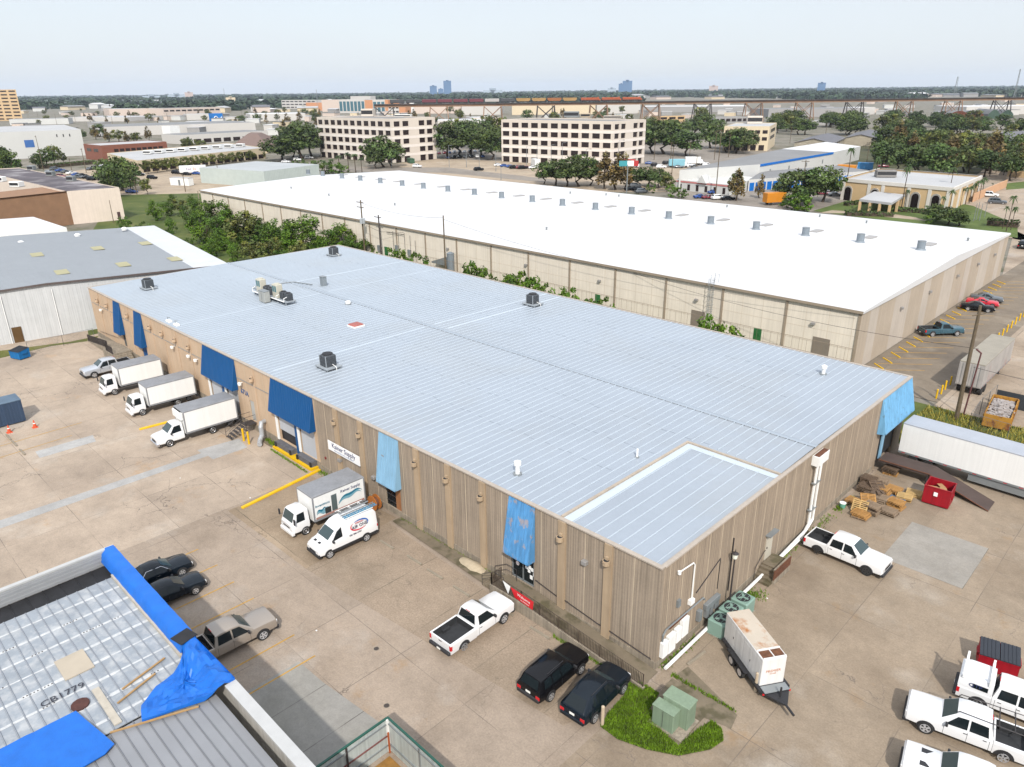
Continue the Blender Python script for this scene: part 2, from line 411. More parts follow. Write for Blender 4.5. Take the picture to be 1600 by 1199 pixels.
# roof: two shallow slopes, standing seams
RY, ZE, ZR = 21.2, HB-.03, HB+.12
CX0, CX1, CY0, CY1 = -7.75, -.25, .22, 15.2          # lowered corner bay
r = MB()
r.poly([(-LB+.2,.2,ZE),(-7.9,.2,ZE),(-7.9,RY,ZR),(-LB+.2,RY,ZR)]); r.poly([(-7.9,15.35,ZE+.105),(-.2,15.35,ZE+.105),(-.2,RY,ZR),(-7.9,RY,ZR)])
r.poly([(-LB+.2,RY,ZR),(-.2,RY,ZR),(-.2,WB-.2,ZE),(-LB+.2,WB-.2,ZE)])
zc = lambda y: HB-.28+.10*(y/15.0)
r.poly([(CX0,CY0,zc(CY0)),(CX1,CY0,zc(CY0)),(CX1,CY1,zc(CY1)),(CX0,CY1,zc(CY1))])
def rib(x, y0, z0, y1, z1, w=.028, h=.065):
    r.add([(x-w,y0,z0),(x+w,y0,z0),(x+w*.5,y0,z0+h),(x-w*.5,y0,z0+h),(x-w,y1,z1),(x+w,y1,z1),(x+w*.5,y1,z1+h),(x-w*.5,y1,z1+h)],
        [(0,1,2,3),(7,6,5,4),(0,3,7,4),(1,5,6,2),(3,2,6,7)], 1)
zs = lambda y: ZE+(ZR-ZE)*(y-.2)/(RY-.2) if y < RY else ZR-(ZR-ZE)*(y-RY)/(WB-.2-RY)
x = -LB+.6; k = 0
while x < -.4:
    if x < -8.0: rib(x, .24, zs(.24), RY-.2, zs(RY-.2))
    else: rib(x, 15.6, zs(15.6), RY-.2, zs(RY-.2))
    rib(x, RY+.2, zs(RY+.2), WB-.25, zs(WB-.25))
    x += .762; k += 1
x = CX0+.55
while x < CX1-.2: rib(x, CY0+.25, zc(CY0+.25), CY1-.1, zc(CY1-.1)); x += .92
# lap seams between sheets
for yy in (7.4, 11.6, 15.8, 29.0, 35.4):
    for k in range(120):
        x0 = -LB+.9+k*.762
        if x0 > -8.6 and yy < 15: continue
        if (k*7+int(yy*3)) % 5 < 3: r.box(x0-.28, x0+.28, yy-.008+.1*(k % 3), yy+.008+.1*(k % 3), zs(yy)+.0, zs(yy)+.012, 2)
for x0, y0, y1 in ((-46.7,22,42),(-44.3,22,42),(-46.7,1,20.5),(-69.5,1,20.5),(-69.5,22,42),(-78.0,22,42)):
    rib(x0, y0, zs(y0), y1, zs(y1), .11, .07)
r.build('roof', [m_roof, m_rib, mat('lap_seam', S(150,160,172,.5), .6, var=.1)], mw)
rc = MB(); rc.add([(-LB+.2,RY-.26,ZR+.045),(-.1,RY-.26,ZR+.045),(-.1,RY,ZR+.095),(-LB+.2,RY,ZR+.095),(-LB+.2,RY+.26,ZR+.045),(-.1,RY+.26,ZR+.045)], [(0,1,2,3),(3,2,5,4)])
x = -LB+.6+.381
while x < -.4:
    rc.box(x-.2, x+.2, RY-.275, RY-.25, zs(RY-.27)+.001, ZR+.06, 1); x += .762
rc.build('ridge_cap', [m_ridge, mat('closure_strip', (.26,.28,.30), .8, var=.2)], mw)
cb = MB(); cb.box(-7.95, -7.75, .22, 15.4, HB-.3, HB+.10); cb.box(-7.75, -.22, 15.2, 15.4, HB-.3, HB+.10)
o_ = MB(); o_.poly([(-7.75,.22,HB-.02),(-7.3,.22,zc(.2)+.01),(-7.3,14.8,zc(15)+.01),(-7.75,15.2,HB-.02)]); o_.poly([(-7.75,15.2,HB-.02),(-7.3,14.8,zc(15)+.01),(-.25,14.8,zc(15)+.01),(-.25,15.2,HB-.02)])
cb.build('roof_curb', m_flash, mw); o_.build('curb_flashing', m_rib, mw)

# awnings: a sloping sheet with two closed cheeks
def awning(x0, x1, zb, d, m, zt=7.28, name='awning', label=None):
    q = MB()
    t = .05
    q.add([(x0,-.02,zt),(x1,-.02,zt),(x1,-d,zb),(x0,-d,zb)], [(3,2,1,0)])
    q.add([(x0,-.02,zt),(x1,-.02,zt),(x1,-d+.06,zb),(x0,-d+.06,zb)], [(0,1,2,3)])
    for xx, f in ((x0, (0,1,2,3)), (x1, (3,2,1,0))):
        q.add([(xx,-.02,zt),(xx,-d,zb),(xx,-d,zb-.10),(xx,-.02,zb-.10)], [f])
    q.box(x0, x1, -d, -d+.05, zb-.12, zb)
    n = max(2, int((x1-x0)/.30))
    for i in range(1, n):
        xx = x0+(x1-x0)*i/n
        q.add([(xx-.015,-.02,zt),(xx+.015,-.02,zt),(xx+.008,-.055,zt),(xx-.008,-.055,zt),(xx-.015,-d,zb),(xx+.015,-d,zb),(xx+.008,-d-.03,zb),(xx-.008,-d-.03,zb)], [(0,3,7,4),(1,5,6,2),(3,2,6,7),(4,7,6,5)])
    o = q.build(name, m, mw)
    if label: o['label'] = label
    return o
for (x0, x1, zb) in AW['navy']: awning(x0, x1, zb+.1, .72 if x1-x0 < 3 else .70, m_blue, label='deep blue sloping metal awning')
for (x0, x1, zb) in AW['pale']: awning(x0, x1, zb+.05, .68, m_lblue, label='pale blue clean awning over side door')
for (x0, x1, zb) in AW['faded']: awning(x0, x1, zb+.0, .72, m_wblue, label='faded blue peeling awning over the shop entrance')
# end wall dock canopy (dark blue cheeks, pale blue face)
q = MB(); y0, y1 = 34.9, 42.6
q.poly([(.02,y0,7.28),(.76,y0,4.15),(.76,y1,4.15),(.02,y1,7.28)]); q.poly([(.02,y1,7.28),(.70,y1,4.15),(.70,y0,4.15),(.02,y0,7.28)])
q.poly([(.02,y0,7.28),(.02,y0,3.9),(.76,y0,4.0),(.76,y0,4.15)]); q.poly([(.02,y1,7.28),(.76,y1,4.15),(.76,y1,4.0),(.02,y1,3.9)]); q.box(.71,.76,y0,y1,4.0,4.15)
for i in range(1, 26):
    yy = y0+(y1-y0)*i/26
    q.add([(.02,yy-.015,7.28),(.02,yy+.015,7.28),(.055,yy+.008,7.28),(.055,yy-.008,7.28),(.76,yy-.015,4.15),(.76,yy+.015,4.15),(.79,yy+.008,4.15),(.79,yy-.008,4.15)], [(0,4,7,3),(1,2,6,5),(3,7,6,2),(4,5,6,7)])
o = q.build('awning', mat('sky_awning', S(128,190,232,.66), .6, var=.08, streak=.2, alt=S(120,160,180,.6), altscale=2, altlo=.62, althi=.7), mw); o['label'] = 'sky blue dock canopy on the end wall'
# dock doors
def dock(x0, x1, open_=0.0, z0=.75, z1=4.3):
    d = MB().box(x0+.05, x1-.05, .10, .16, z0+open_, z1).build('dock_door', m_door, mw)
    MB().box(x0, x1, -.62, -.02, z0-.55, z0-.02).build('dock_leveller', mat('leveller_steel', (.10,.10,.11), .7, var=.3, scale=3), d)
    f = MB(); f.box(x0-.32, x0-.02, -.14, -.004, z0, z1); f.build('door_frame', m_white, d)
    for xx in (x0, x1-.25): MB().box(xx, xx+.25, -.74, -.625, z0-.5, z0-.05).build('dock_bumper', m_dark, d)
    return d
dock(-45.05, -41.95, 1.15); dock(-40.9, -38.25); dock(-60.1, -57.3); dock(-56.0, -53.5)
MB().box(-41.85, -41.25, -.05, -.004, .2, 4.2).build('blue_panel', m_blue, mw); MB().box(-57.2, -56.35, -.05, -.004, .2, 4.2).build('blue_panel', m_blue, mw)
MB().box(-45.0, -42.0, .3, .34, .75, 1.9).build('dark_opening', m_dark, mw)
MB().box(-80.55, -78.85, .08, .14, .1, 3.2).build('blue_door', m_blue, mw)
d = MB().box(-87.15, -86.25, .1, .14, 1.0, 3.2).build('glass_door', m_glass, mw)
f = MB()
for xx in (-87.2, -86.73, -86.25): f.box(xx, xx+.06, .06, .1, 1.0, 3.2)
f.build('door_frame', m_galv, d)
MB().box(-50.88, -49.92, .08, .12, 1.1, 3.4).build('grey_door', mat('grey_door', S(196,196,190,.6), .6), mw)
# side entrance under pale awning
d = MB().box(-27.25, -26.0, .1, .14, .55, 3.1).build('glass_door', m_glass, mw)
f = MB()
for zz in (1.0, 1.6, 2.2): f.box(-27.25, -26.0, .06, .1, zz, zz+.05)
f.build('security_bars', m_steel, d)
MB().box(-26.0, -25.2, .08, .13, .55, 3.1).build('wooden_panel', mat('plywood', S(176,120,76,.6), .8, var=.2, scale=3), mw)
# shop entrance
d = MB().box(-12.33, -10.17, .14, .18, .75, 3.3).build('shop_front', m_glass, mw)
f = MB()
for xx in (-12.33, -11.3, -10.24): f.box(xx, xx+.07, .06, .14, .75, 3.3)
f.box(-12.33, -10.17, .06, .139, .75, .84); f.build('door_frame', m_galv, d)
pa = mat('paper_notice', (.75,.75,.73), .8, var=0)
rn = random.Random(3)
for (x, z, w_, h) in ((-12.0,2.55,.34,.3), (-11.62,2.45,.2,.3), (-11.1,2.1,.26,.2), (-10.8,2.3,.24,.3), (-10.55,2.2,.24,.28), (-10.85,1.95,.24,.26), (-10.65,1.55,.26,.32), (-10.35,1.85,.12,.3)):
    MB().box(x, x+w_, .125, .136, z-h, z).build('notice', pa, d)
MB().cyl((-11.85, .125, 1.95), .17, .01, 16, 'y').build('round_notice', mat('pale_pink_paper', (.75,.66,.64), .8, var=0), d)
MB().box(-12.05, -11.45, .125, .136, 2.18, 2.26).build('teal_strip', mat('teal_vinyl', (.02,.35,.38), .6, var=0), d)
# black handrails fixed to the wall
for x0, x1, z0, z1 in ((-9.9,-7.85,1.62,1.3), (-7.2,-4.15,1.35,1.0), (-3.45,-.25,1.0,.7)):
    q = MB(); q.tube([(x0,-.12,z0),(x1,-.12,z1)], .03)
    for t in (.05, .95): q.tube([(x0+(x1-x0)*t,-.12,z0+(z1-z0)*t),(x0+(x1-x0)*t,0,z0+(z1-z0)*t-.05)], .02, 4)
    q.build('wall_handrail', m_steel, mw)
# conduit and small flood lights on the painted stretch
q = MB(); q.tube([(-97.8,-.04,5.3),(-46.3,-.04,5.35)], .035, 5); q.build('conduit', m_galv, mw)
for x, z in ((-93.5,5.0), (-69.0,5.1), (-62.6,5.0), (-51.9,5.0), (-64.5, 5.05)):
    q = MB(); q.box(x-.04,x+.04,-.25,0,z,z+.08); q.cbox(x-.18,x+.18,-.48,-.2,z-.16,z+.12,.03); q.build('wall_light', m_white, mw)
for x, z in ((-5.6,5.2), (-26.9,5.3), (-28.7,2.6), (-33.9, 2.4)):
    q = MB(); q.cbox(x-.2,x+.2,-.32,-.0,z-.14,z+.14,.03); q.build('wall_light', mat('grey_box', (.22,.21,.2), .6), mw)
# sign
sg = MB().box(-35.5, -30.55, -.24, -.18, 3.0, 3.92).build('sign_board', mat('sign_white', (.72,.72,.72), .5, var=0), mw)
navy = mat('navy_lettering', (.02,.03,.10), .5, var=0)
words('Kainer Supply', .66, navy, sg, (-33.02,-.245,3.60), (PI/2,0,0), sx=1.0)
words('WHOLESALE A/C & HEATING', .21, mat('grey_lettering', (.25,.3,.4), .5, var=0), sg, (-33.02,-.245,3.18), (PI/2,0,0), sx=1.1)
for xx in (-35, -31): MB().box(xx-.03, xx+.03, -.18, 0, 3.1, 3.8).build('bracket', m_steel, sg)
words('671A', .82, m_blue, mw, (-51.7,-.02,3.95), (PI/2,0,0), name='street_number', sx=.95, extrude=.02)
MB().cyl((-36.6,-.06,1.6), .13, .06, 12, 'y').build('alarm_bell', mat('alarm_red', S(150,50,50,.5), .5), mw)
# yellow kerb under the docks
q = MB(); q.box(-45.2, -38.0, -.9, -.06, -.05, .22); q.build('dock_kerb', m_yel, mw)

# scupper box and twin downpipes on the end wall
q = MB(); q.box(.002, .55, 20.3, 22.2, 6.35, 7.15); sc_ = q.build('collector_box', m_white, mw)
MB().box(.1, .5, 20.4, 22.1, 7.16, 7.2).build('box_rim', m_rust, sc_)
q = MB()
q.tube([(.30,20.85,6.4),(.30,20.85,.9),(.42,19.4,.42),(.55,.3,.22)], .115, 8); q.build('downpipe', m_white, mw)
q = MB(); q.tube([(.30,21.55,6.4),(.30,21.55,1.1),(.40,20.2,.72),(.46,15.6,.50)], .115, 8); q.build('downpipe', m_white, mw)
q = MB()
for zz in (4.6, 2.2): q.box(.1, .42, 20.65, 21.75, zz, zz+.08)
q.build('pipe_strap', m_galv, mw)
# end wall: door, conduits, meters, canopy light arm
dd = MB().box(.004, .07, 13.9, 14.9, .95, 3.0).build('pale_door', mat('cream_door', S(222,214,196,.6), .6, var=.1), mw)
MB().box(.002, .4, 13.7, 15.1, 3.08, 3.16).build('door_canopy', m_galv, dd); MB().box(.07,.12,14.0,14.06,1.9,2.05).build('handle', m_steel, dd)
q = MB(); q.tube([(.12,3.55,3.3),(.12,3.55,5.9),(.12,3.35,6.15),(.12,1.75,6.3)], .05, 6); q.cyl((.12,1.75,6.18), .12, .2, 8); q.box(.0,.25,3.3,3.75,3.0,3.35); q.build('white_conduit', m_white, mw)
MB().box(.002, .16, 1.9, 2.2, 3.6, 4.1).build('wall_box', m_galv, mw)
q = MB(); q.tube([(.10,.5,.9),(.10,.5,2.35),(.10,.8,2.6),(.10,5.1,2.55),(.10,5.3,2.3)], .06, 6); q.build('grey_conduit', m_galv, mw)
q = MB(); q.tube([(.05,4.2,3.4),(.05,7.0,4.6),(.05,7.0,2.2)], .035, 5); q.tube([(.06,8.6,5.4),(.06,8.6,1.2)], .05, 5); q.build('dark_conduit', m_steel, mw)
for i, (y, z, w_, h, mm) in enumerate(((.35,.75,.55,1.1,m_white), (1.0,.7,.75,1.25,m_white), (1.85,1.0,.55,1.0,m_white), (2.5,1.0,.7,1.35,m_white), (4.5,1.05,.35,.8,m_galv), (5.35,1.45,1.75,.4,m_galv), (5.45,.8,.32,.65,m_galv), (5.95,.8,.32,.65,m_galv), (6.5,.95,.5,.55,m_galv))):
    MB().cbox(.004, .30, y, y+w_, z, z+h, .02).build('meter_box', mm, mw)
MB().box(.01, .12, 1.2, 3.2, 2.36, 2.44).build('rusty_rail', m_rust, mw)
# dock opening at the far end of the end wall
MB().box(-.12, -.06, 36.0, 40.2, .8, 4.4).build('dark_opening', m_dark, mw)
MB().box(.0, .12, 36.5, 37.1, .8, 4.2).build('blue_panel', m_lblue, mw)

# ------------------------------------------------------------------ things standing on the roof
zr = lambda y: zs(y)
ac_dark = mat('condenser_grille', (.055,.062,.07), .6, var=.3, scale=6, wave=('Z', 14, .4)); ac_frame = mat('grey_skid', S(190,198,204,.5), .5, var=.1)
def condenser(name, label, loc, group, s=1.25, h=1.15):
    t = thing(name, label, 'air conditioner', loc, 0, group)
    q = MB(); q.box(-1.1, 1.1, -.9, .9, .18, .30)
    for a in (-.95, .95):
        for c_ in (-.75, .75): q.box(a-.05, a+.05, c_-.05, c_+.05, 0, .18)
    q.build('skid', ac_frame, t)
    o = MB().cbox(-s/2, s/2, -s/2, s/2, .32, .32+h, .12).build('casing', ac_dark, t)
    MB().cyl((0,0,.325+h), s*.42, .10, 16).build('fan_guard', m_dark, t)
    q = MB()
    for a in (-1, 1): q.box(a*s*.46-.04, a*s*.46+.04, -s/2-.012, -s/2+.04, .34, .30+h)
    q.build('corner_post', ac_frame, t)
    q = MB(); q.tube([(s/2,.1,.5),(1.3,.1,.35),(1.3,.1,0)], .04, 5); q.build('pipe', m_white, t)
    return t
condenser('rooftop_condenser', 'dark square air conditioner on pale skid at the near left end of the roof', (-90.3,5.6,zr(5.6)), 'lone condensers on the blue roof')
condenser('rooftop_condenser', 'dark air conditioner at the far left corner of the roof, by the green trees', (-90.3,36.4,zr(36.4)), 'lone condensers on the blue roof')
condenser('rooftop_condenser', 'dark air conditioner nearest the front eave, right of the red roof hatch', (-43.3,5.3,zr(5.3)), 'lone condensers on the blue roof')
condenser('rooftop_condenser', 'dark air conditioner close to the rear eave, with the cream warehouse wall behind', (-44.1,36.4,zr(36.4)), 'lone condensers on the blue roof')
sk_ = thing('equipment_skid', 'long grey steel platform with white pipe carrying cream and black units on the roof', 'platform', (-71.6,15.0,zr(15)))
q = MB(); q.box(-4.3,4.3,-.75,.75,.35,.5)
for a in (-4.1,-2,0,2,4.1):
    for c_ in (-.65,.65): q.box(a-.06,a+.06,c_-.06,c_+.06,0,.35)
q.build('platform', ac_frame, sk_)
q = MB(); q.tube([(-4.2,-.95,.55),(4.2,-.95,.55)], .07, 6)
for a in (-4.2,-1.7,2.2,4.2): q.tube([(a,-.95,.55),(a,-.95,1.0),(a,-.5,1.1)], .05, 5)
q.build('pipe_run', m_white, sk_)
cream = mat('cream_casing', S(228,224,206,.55), .5, var=.05); tealg = mat('coil_teal', (.10,.20,.22), .5, var=.2, wave=('Z', 12, .3))
for i, (x, lab) in enumerate(((-3.4, 'tall cream heat pump at the left end of the roof platform'), (1.0, 'tall cream heat pump in the middle of the roof platform'))):
    t = thing('heat_pump', lab, 'heat pump', (-71.6+x,15.0,zr(15)+.5), 0, 'cream units on the platform')
    MB().cbox(-.62,.62,-.45,.45,0,1.75,.05).build('casing', cream, t); MB().cyl((0,0,1.75), .38, .10, 14).build('fan_guard', cream, t)
    MB().box(-.52,-.04,-.458,-.45,.75,1.55).build('coil', tealg, t); MB().box(.06,.52,-.458,-.45,.75,1.55).build('coil', tealg, t)
for i, (x, lab) in enumerate(((-2.0,'small black air conditioner left of the middle on the roof platform'),(-.7,'small black air conditioner tucked behind the grey cabinet on the roof platform'),(2.4,'small black air conditioner right of the second cream heat pump'),(3.6,'small black air conditioner at the right end of the roof platform'))):
    t = thing('small_condenser', lab, 'air conditioner', (-71.6+x,15.1,zr(15)+.5), 0, 'black units on the platform')
    MB().cbox(-.45,.45,-.42,.42,0,.95,.08).build('casing', ac_dark, t); MB().cyl((0,0,.955), .33, .07, 14).build('fan_guard', m_dark, t)
t = thing('electrical_cabinet', 'pale grey cabinet standing in front of the roof platform', 'cabinet', (-71.3,13.4,zr(13.4)))
MB().cbox(-.8,.8,-.4,.4,.1,1.5,.03).build('cabinet_body', mat('cabinet_grey', S(206,208,202,.5), .5), t); MB().box(-.82,.82,-.43,.43,1.5,1.56).build('cabinet_top', m_galv, t); MB().box(-.02,.02,-.412,-.4,.2,1.4).build('door_gap', m_dark, t)
t = thing('wall_louvre', 'upright grey louvred box beyond the roof ridge', 'louvre', (-72.9,23.4,zr(23.4)))
MB().cbox(-.45,.45,-.3,.3,0,1.35,.03).build('louvre_body', mat('louvre_grey', S(172,182,188,.5), .5, wave=('Z', 8, .25)), t); MB().box(-.5,.5,-.36,.36,1.35,1.4).build('louvre_cap', m_galv, t)
q = MB(); q.tube([(-74.3,22.4,zr(22)+.14),(-77.8,21.4,ZR+.14),(-79.5,16.0,zr(16)+.14),(-76.0,15.2,zr(15)+.16)], .07, 6)
tag(q.build('roof_pipe', m_galv), 'thin grey pipe looping over the ridge to the roof platform', 'pipe')
t = thing('roof_hatch', 'square red hatch lid on a white curb on the roof', 'hatch', (-53.1,15.3,zr(15.3)))
MB().box(-.75,.75,-.75,.75,0,.18).build('curb', m_white, t); MB().cbox(-.68,.68,-.68,.68,.18,.3,.06).build('lid', mat('hatch_red', S(206,120,108,.5), .6, var=.2), t)
def pipe_vent(lab, loc, r_, h, cap=True):
    t = thing('vent_pipe', lab, 'vent', loc, 0, 'white pipes through the blue roof')
    MB().cyl((0,0,0), r_, h, 10).build('pipe', m_white, t)
    if cap: MB().cyl((0,0,h), r_*1.6, .28, 10).cyl((0,0,h+.28), r_*1.6, .12, 10, r2=.02).build('cap', m_white, t)
    MB().cyl((0,0,0), r_*2, .08, 10).build('boot', m_galv, t)
pipe_vent('thick white capped vent pipe near the front eave', (-14.0,2.4,zr(2.4)), .17, .75)
pipe_vent('thin white pipe without a cap beside the sunken roof bay', (-9.2,10.4,zr(10.4)), .08, .7, False)
pipe_vent('white capped vent pipe near the far right corner of the roof', (-6.4,37.2,zr(37.2)), .17, .6)
pipe_vent('white mushroom vent near the ridge, right of the roof platform', (-62.0,20.2,zr(20.2)), .22, .1)
for dx, lab in ((0,'small white vent cluster piece at the front eave, the farther one'),(2.2,'small white vent cluster piece at the front eave, the nearer one')):
    t = thing('eave_vent', lab, 'vent', (-71.9+dx,.95,zr(1)), 0, 'small vents at the front eave')
    MB().cbox(-.5,.5,-.25,.25,0,.22,.06).build('hood', m_white, t); MB().tube([(-.3,0,.2),(-.3,0,.5),(.2,.1,.55)], .05, 5).build('pipe', m_galv, t)
# ------------------------------------------------------------------ vehicles
p_white = mat('car_white', (.62,.62,.62), .28, var=0, spec=.5, coat=.5); p_silver = mat('car_silver', (.42,.44,.47), .3, metal=.4, var=0, coat=.5)
p_black = mat('car_black', (.005,.005,.006), .16, var=0, spec=.22, coat=.08); p_pewter = mat('car_pewter', (.30,.26,.22), .3, metal=.4, var=0, coat=.5)
p_navy = mat('car_navy', (.005,.009,.014), .16, var=0, spec=.25, coat=.08); p_teal = mat('car_teal', (.03,.075,.10), .25, var=0, coat=.5); p_red = mat('car_red', (.42,.015,.03), .25, var=0, coat=.5)
p_grey = mat('car_grey', (.09,.10,.11), .28, metal=.3, var=0, coat=.5); p_blue = mat('car_blue', (.02,.06,.22), .25, var=0, coat=.5); p_maroon = mat('car_maroon', (.14,.02,.03), .25, var=0, coat=.5)
m_wscr = mat('windscreen_glass', (.035,.055,.058), .08, var=0, spec=.45); m_tyre = mat('tyre', (.018,.018,.018), .85, var=0); m_rim = mat('alloy_rim', (.55,.55,.56), .3, metal=.6, var=0); m_brim = mat('black_rim', (.03,.03,.03), .4, var=0); m_srim = mat('steel_rim', (.42,.42,.43), .45, metal=.3, var=0)  # windscreens paler and teal: a reflection put into the glass colour
m_trim = mat('black_trim', (.02,.02,.022), .6, var=0); m_chrome = mat('chrome', (.6,.6,.62), .18, metal=.9, var=0); m_lamp = mat('headlamp', (.55,.55,.55), .15, var=0, spec=.6); m_tail = mat('taillamp', (.45,.01,.015), .2, var=0)
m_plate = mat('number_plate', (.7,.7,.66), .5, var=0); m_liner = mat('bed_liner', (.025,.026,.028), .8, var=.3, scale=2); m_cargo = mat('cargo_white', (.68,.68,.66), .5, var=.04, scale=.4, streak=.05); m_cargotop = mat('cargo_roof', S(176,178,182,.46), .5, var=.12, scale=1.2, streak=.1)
m_amber = mat('amber_lamp', (.6,.22,.02), .3, var=0)
def section(st):
    x, zb, zs_, zt, wb, wt = st
    h = [(0,zb),(wb*.86,zb),(wb,zb+.12),(wb,zs_-.12),(wb-.04,zs_),(wt,zt-.06),(wt-.10,zt),(0,zt+.025)]
    return [(x, y, z) for y, z in h] + [(x, -y, z) for y, z in h[-2:0:-1]]
def at_x(sts, x):
    for a, b in zip(sts, sts[1:]):
        lo, hi = min(a[0],b[0]), max(a[0],b[0])
        if lo <= x <= hi:
            t = (x-a[0])/(b[0]-a[0]) if b[0] != a[0] else 0
            return tuple(p+(q-p)*t for p, q in zip(a, b))
    return sts[0] if x > sts[0][0] else sts[-1]
def side_pt(sts, x, a, s, off=.012):
    st = at_x(sts, x); y = (st[4]-.04)+(st[5]-(st[4]-.04))*a; z = st[2]+(st[3]-.06-st[2])*a
    return (x, s*(y+off), z)
def car_parts(t, sts, paint, wheels, side_wins, wind, rear=None, rim=m_rim, tw=.25, arch=True, lamps=True, head_z=None, tail=True, mirror=True, bumper=m_trim, grille=True):
    """sts: stations from nose to tail"""
    MB().loft([section(s) for s in sts]).build('body', paint, t, smooth=32)
    for s in (1, -1):
        for (x0, x1, xa, xb) in side_wins:       # belt x range, roof x range
            pts = [side_pt(sts, x0, .10, s), side_pt(sts, x1, .10, s), side_pt(sts, xb, .9, s), side_pt(sts, xa, .9, s)]
            st0 = [Vector(p) for p in pts]
            MB().poly(pts if s > 0 else pts[::-1]).build('side_window', m_glass, t)
    def screen(x0, x1, nm, ins=.10, f0=.10, f1=.92):
        a = at_x(sts, x0+(x1-x0)*f0); b_ = at_x(sts, x0+(x1-x0)*f1)
        P0 = [(a[0], y, a[3]+.028-.012*abs(k)) for k, y in ((-1,-(a[5]-ins)),(0,0),(1,a[5]-ins))]
        P1 = [(b_[0], y, b_[3]+.030-.012*abs(k)) for k, y in ((-1,-(b_[5]-ins-.02)),(0,0),(1,b_[5]-ins-.02))]
        f = [(0,1,4,3),(1,2,5,4)]
        if x1 > x0: f = [q[::-1] for q in f]
        MB().add(P0+P1, f).build(nm, m_wscr if nm == 'windscreen' else m_glass, t, smooth=60)
    screen(wind[0], wind[1], 'windscreen')
    if rear: screen(rear[0], rear[1], 'rear_window')
    for (x, r_) in wheels:
        for s in (1, -1):
            w_ = at_x(sts, x)[4]
            wh = bpy.data.objects.new('wheel', None); COL.objects.link(wh); wh.parent = t; wh.location = (x, s*(w_-tw+.035), r_); wh.rotation_euler = (0, 0, 0 if s > 0 else PI)
            q = MB(); rings = []
            for yy, rr in ((0,.6),(0,.96),(.05,1),(tw-.05,1),(tw,.95),(tw,.66)):
                rings.append([(r_*rr*math.cos(2*PI*i/18), yy, r_*rr*math.sin(2*PI*i/18)) for i in range(18)])
            q.loft(rings).build('tyre', m_tyre, wh, smooth=40)
            q = MB(); R = r_*.68
            q.loft([[(R*math.cos(2*PI*i/18), tw-.02, R*math.sin(2*PI*i/18)) for i in range(18)], [(R*.98*math.cos(2*PI*i/18), tw+.012, R*.98*math.sin(2*PI*i/18)) for i in range(18)], [(R*.84*math.cos(2*PI*i/18), tw+.004, R*.84*math.sin(2*PI*i/18)) for i in range(18)]], cap=False)
            for k in range(5):
                a0 = 2*PI*k/5
                q.add([(R*.86*math.cos(a0+d), tw+.006, R*.86*math.sin(a0+d)) for d in (-.26,.26)]+[(R*.2*math.cos(a0+d), tw+.012, R*.2*math.sin(a0+d)) for d in (1.0,-1.0)], [(3,2,1,0)])
            q.build('rim', rim, wh)
            if arch:
                R = r_+.075; zb = at_x(sts, x)[1]; y = w_*s+.005*s
                th0 = math.asin(max(-1, min(1, (zb-r_)/R)))
                P = [(x+R*math.cos(th0+(PI-2*th0)*i/14), y, r_+R*math.sin(th0+(PI-2*th0)*i/14)) for i in range(15)]
                MB().poly(P if s < 0 else P[::-1]).build('wheel_arch', m_trim, t)
    n, e = sts[0], sts[-1]
    n1 = sts[1]
    if lamps:
        hz = head_z or (n1[2]-.14)
        for s in (1, -1):
            MB().cbox(n1[0]-.24, n[0]+.012, min(s*n[4]*.60,s*(n[4]+.03)), max(s*n[4]*.60,s*(n[4]+.03)), hz-.10, hz+.09, .03).build('headlight', m_lamp, t)
    if grille: MB().box(n[0]-.1, n[0]+.016, -n[4]*.56, n[4]*.56, n[1]+.16, n[2]-.05).build('grille', m_trim, t)
    if bumper:
        MB().cbox(n[0]-.25, n[0]+.07, -n[4]*1.0, n[4]*1.0, n[1]-.12, n[1]+.13, .05).build('front_bumper', bumper, t)
        MB().cbox(e[0]-.07, e[0]+.22, -e[4]*.98, e[4]*.98, e[1]-.06, e[1]+.17, .05).build('rear_bumper', bumper, t)
    if tail:
        for s in (1, -1):
            MB().cbox(e[0]-.016, e[0]+.16, min(s*e[4]*.66,s*(e[4]+.012)), max(s*e[4]*.66,s*(e[4]+.012)), e[2]-.26, e[2]-.04, .02).build('taillight', m_tail, t)
        MB().box(e[0]-.02, e[0]-.0, -.17, .17, e[1]+.24, e[1]+.38).build('number_plate', m_plate, t)
    if mirror:
        x = wind[0]-.45*(wind[0]-wind[1]) ; st = at_x(sts, x)
        for s in (1, -1):
            y0, y1 = sorted((s*(st[4]-.05), s*(st[4]+.20)))
            MB().cbox(x-.06, x+.06, y0, y1, st[2]+.02, st[2]+.2, .03).build('mirror', m_trim, t)
def handles(t, sts, xs, z, m):
    for x in xs:
        for s in (1, -1):
            w_ = at_x(sts, x)[4]; y0, y1 = sorted((s*(w_-.01), s*(w_+.022)))
            MB().box(x-.09, x+.09, y0, y1, z-.016, z+.016).build('door_handle', m, t)
def seams(t, sts, xs, z0, z1):
    for x in xs:
        for s in (1, -1):
            w_ = at_x(sts, x)[4]; y0, y1 = sorted((s*(w_-.01), s*(w_+.003)))
            MB().box(x-.009, x+.009, y0, y1, z0, z1).build('door_gap', m_trim, t)

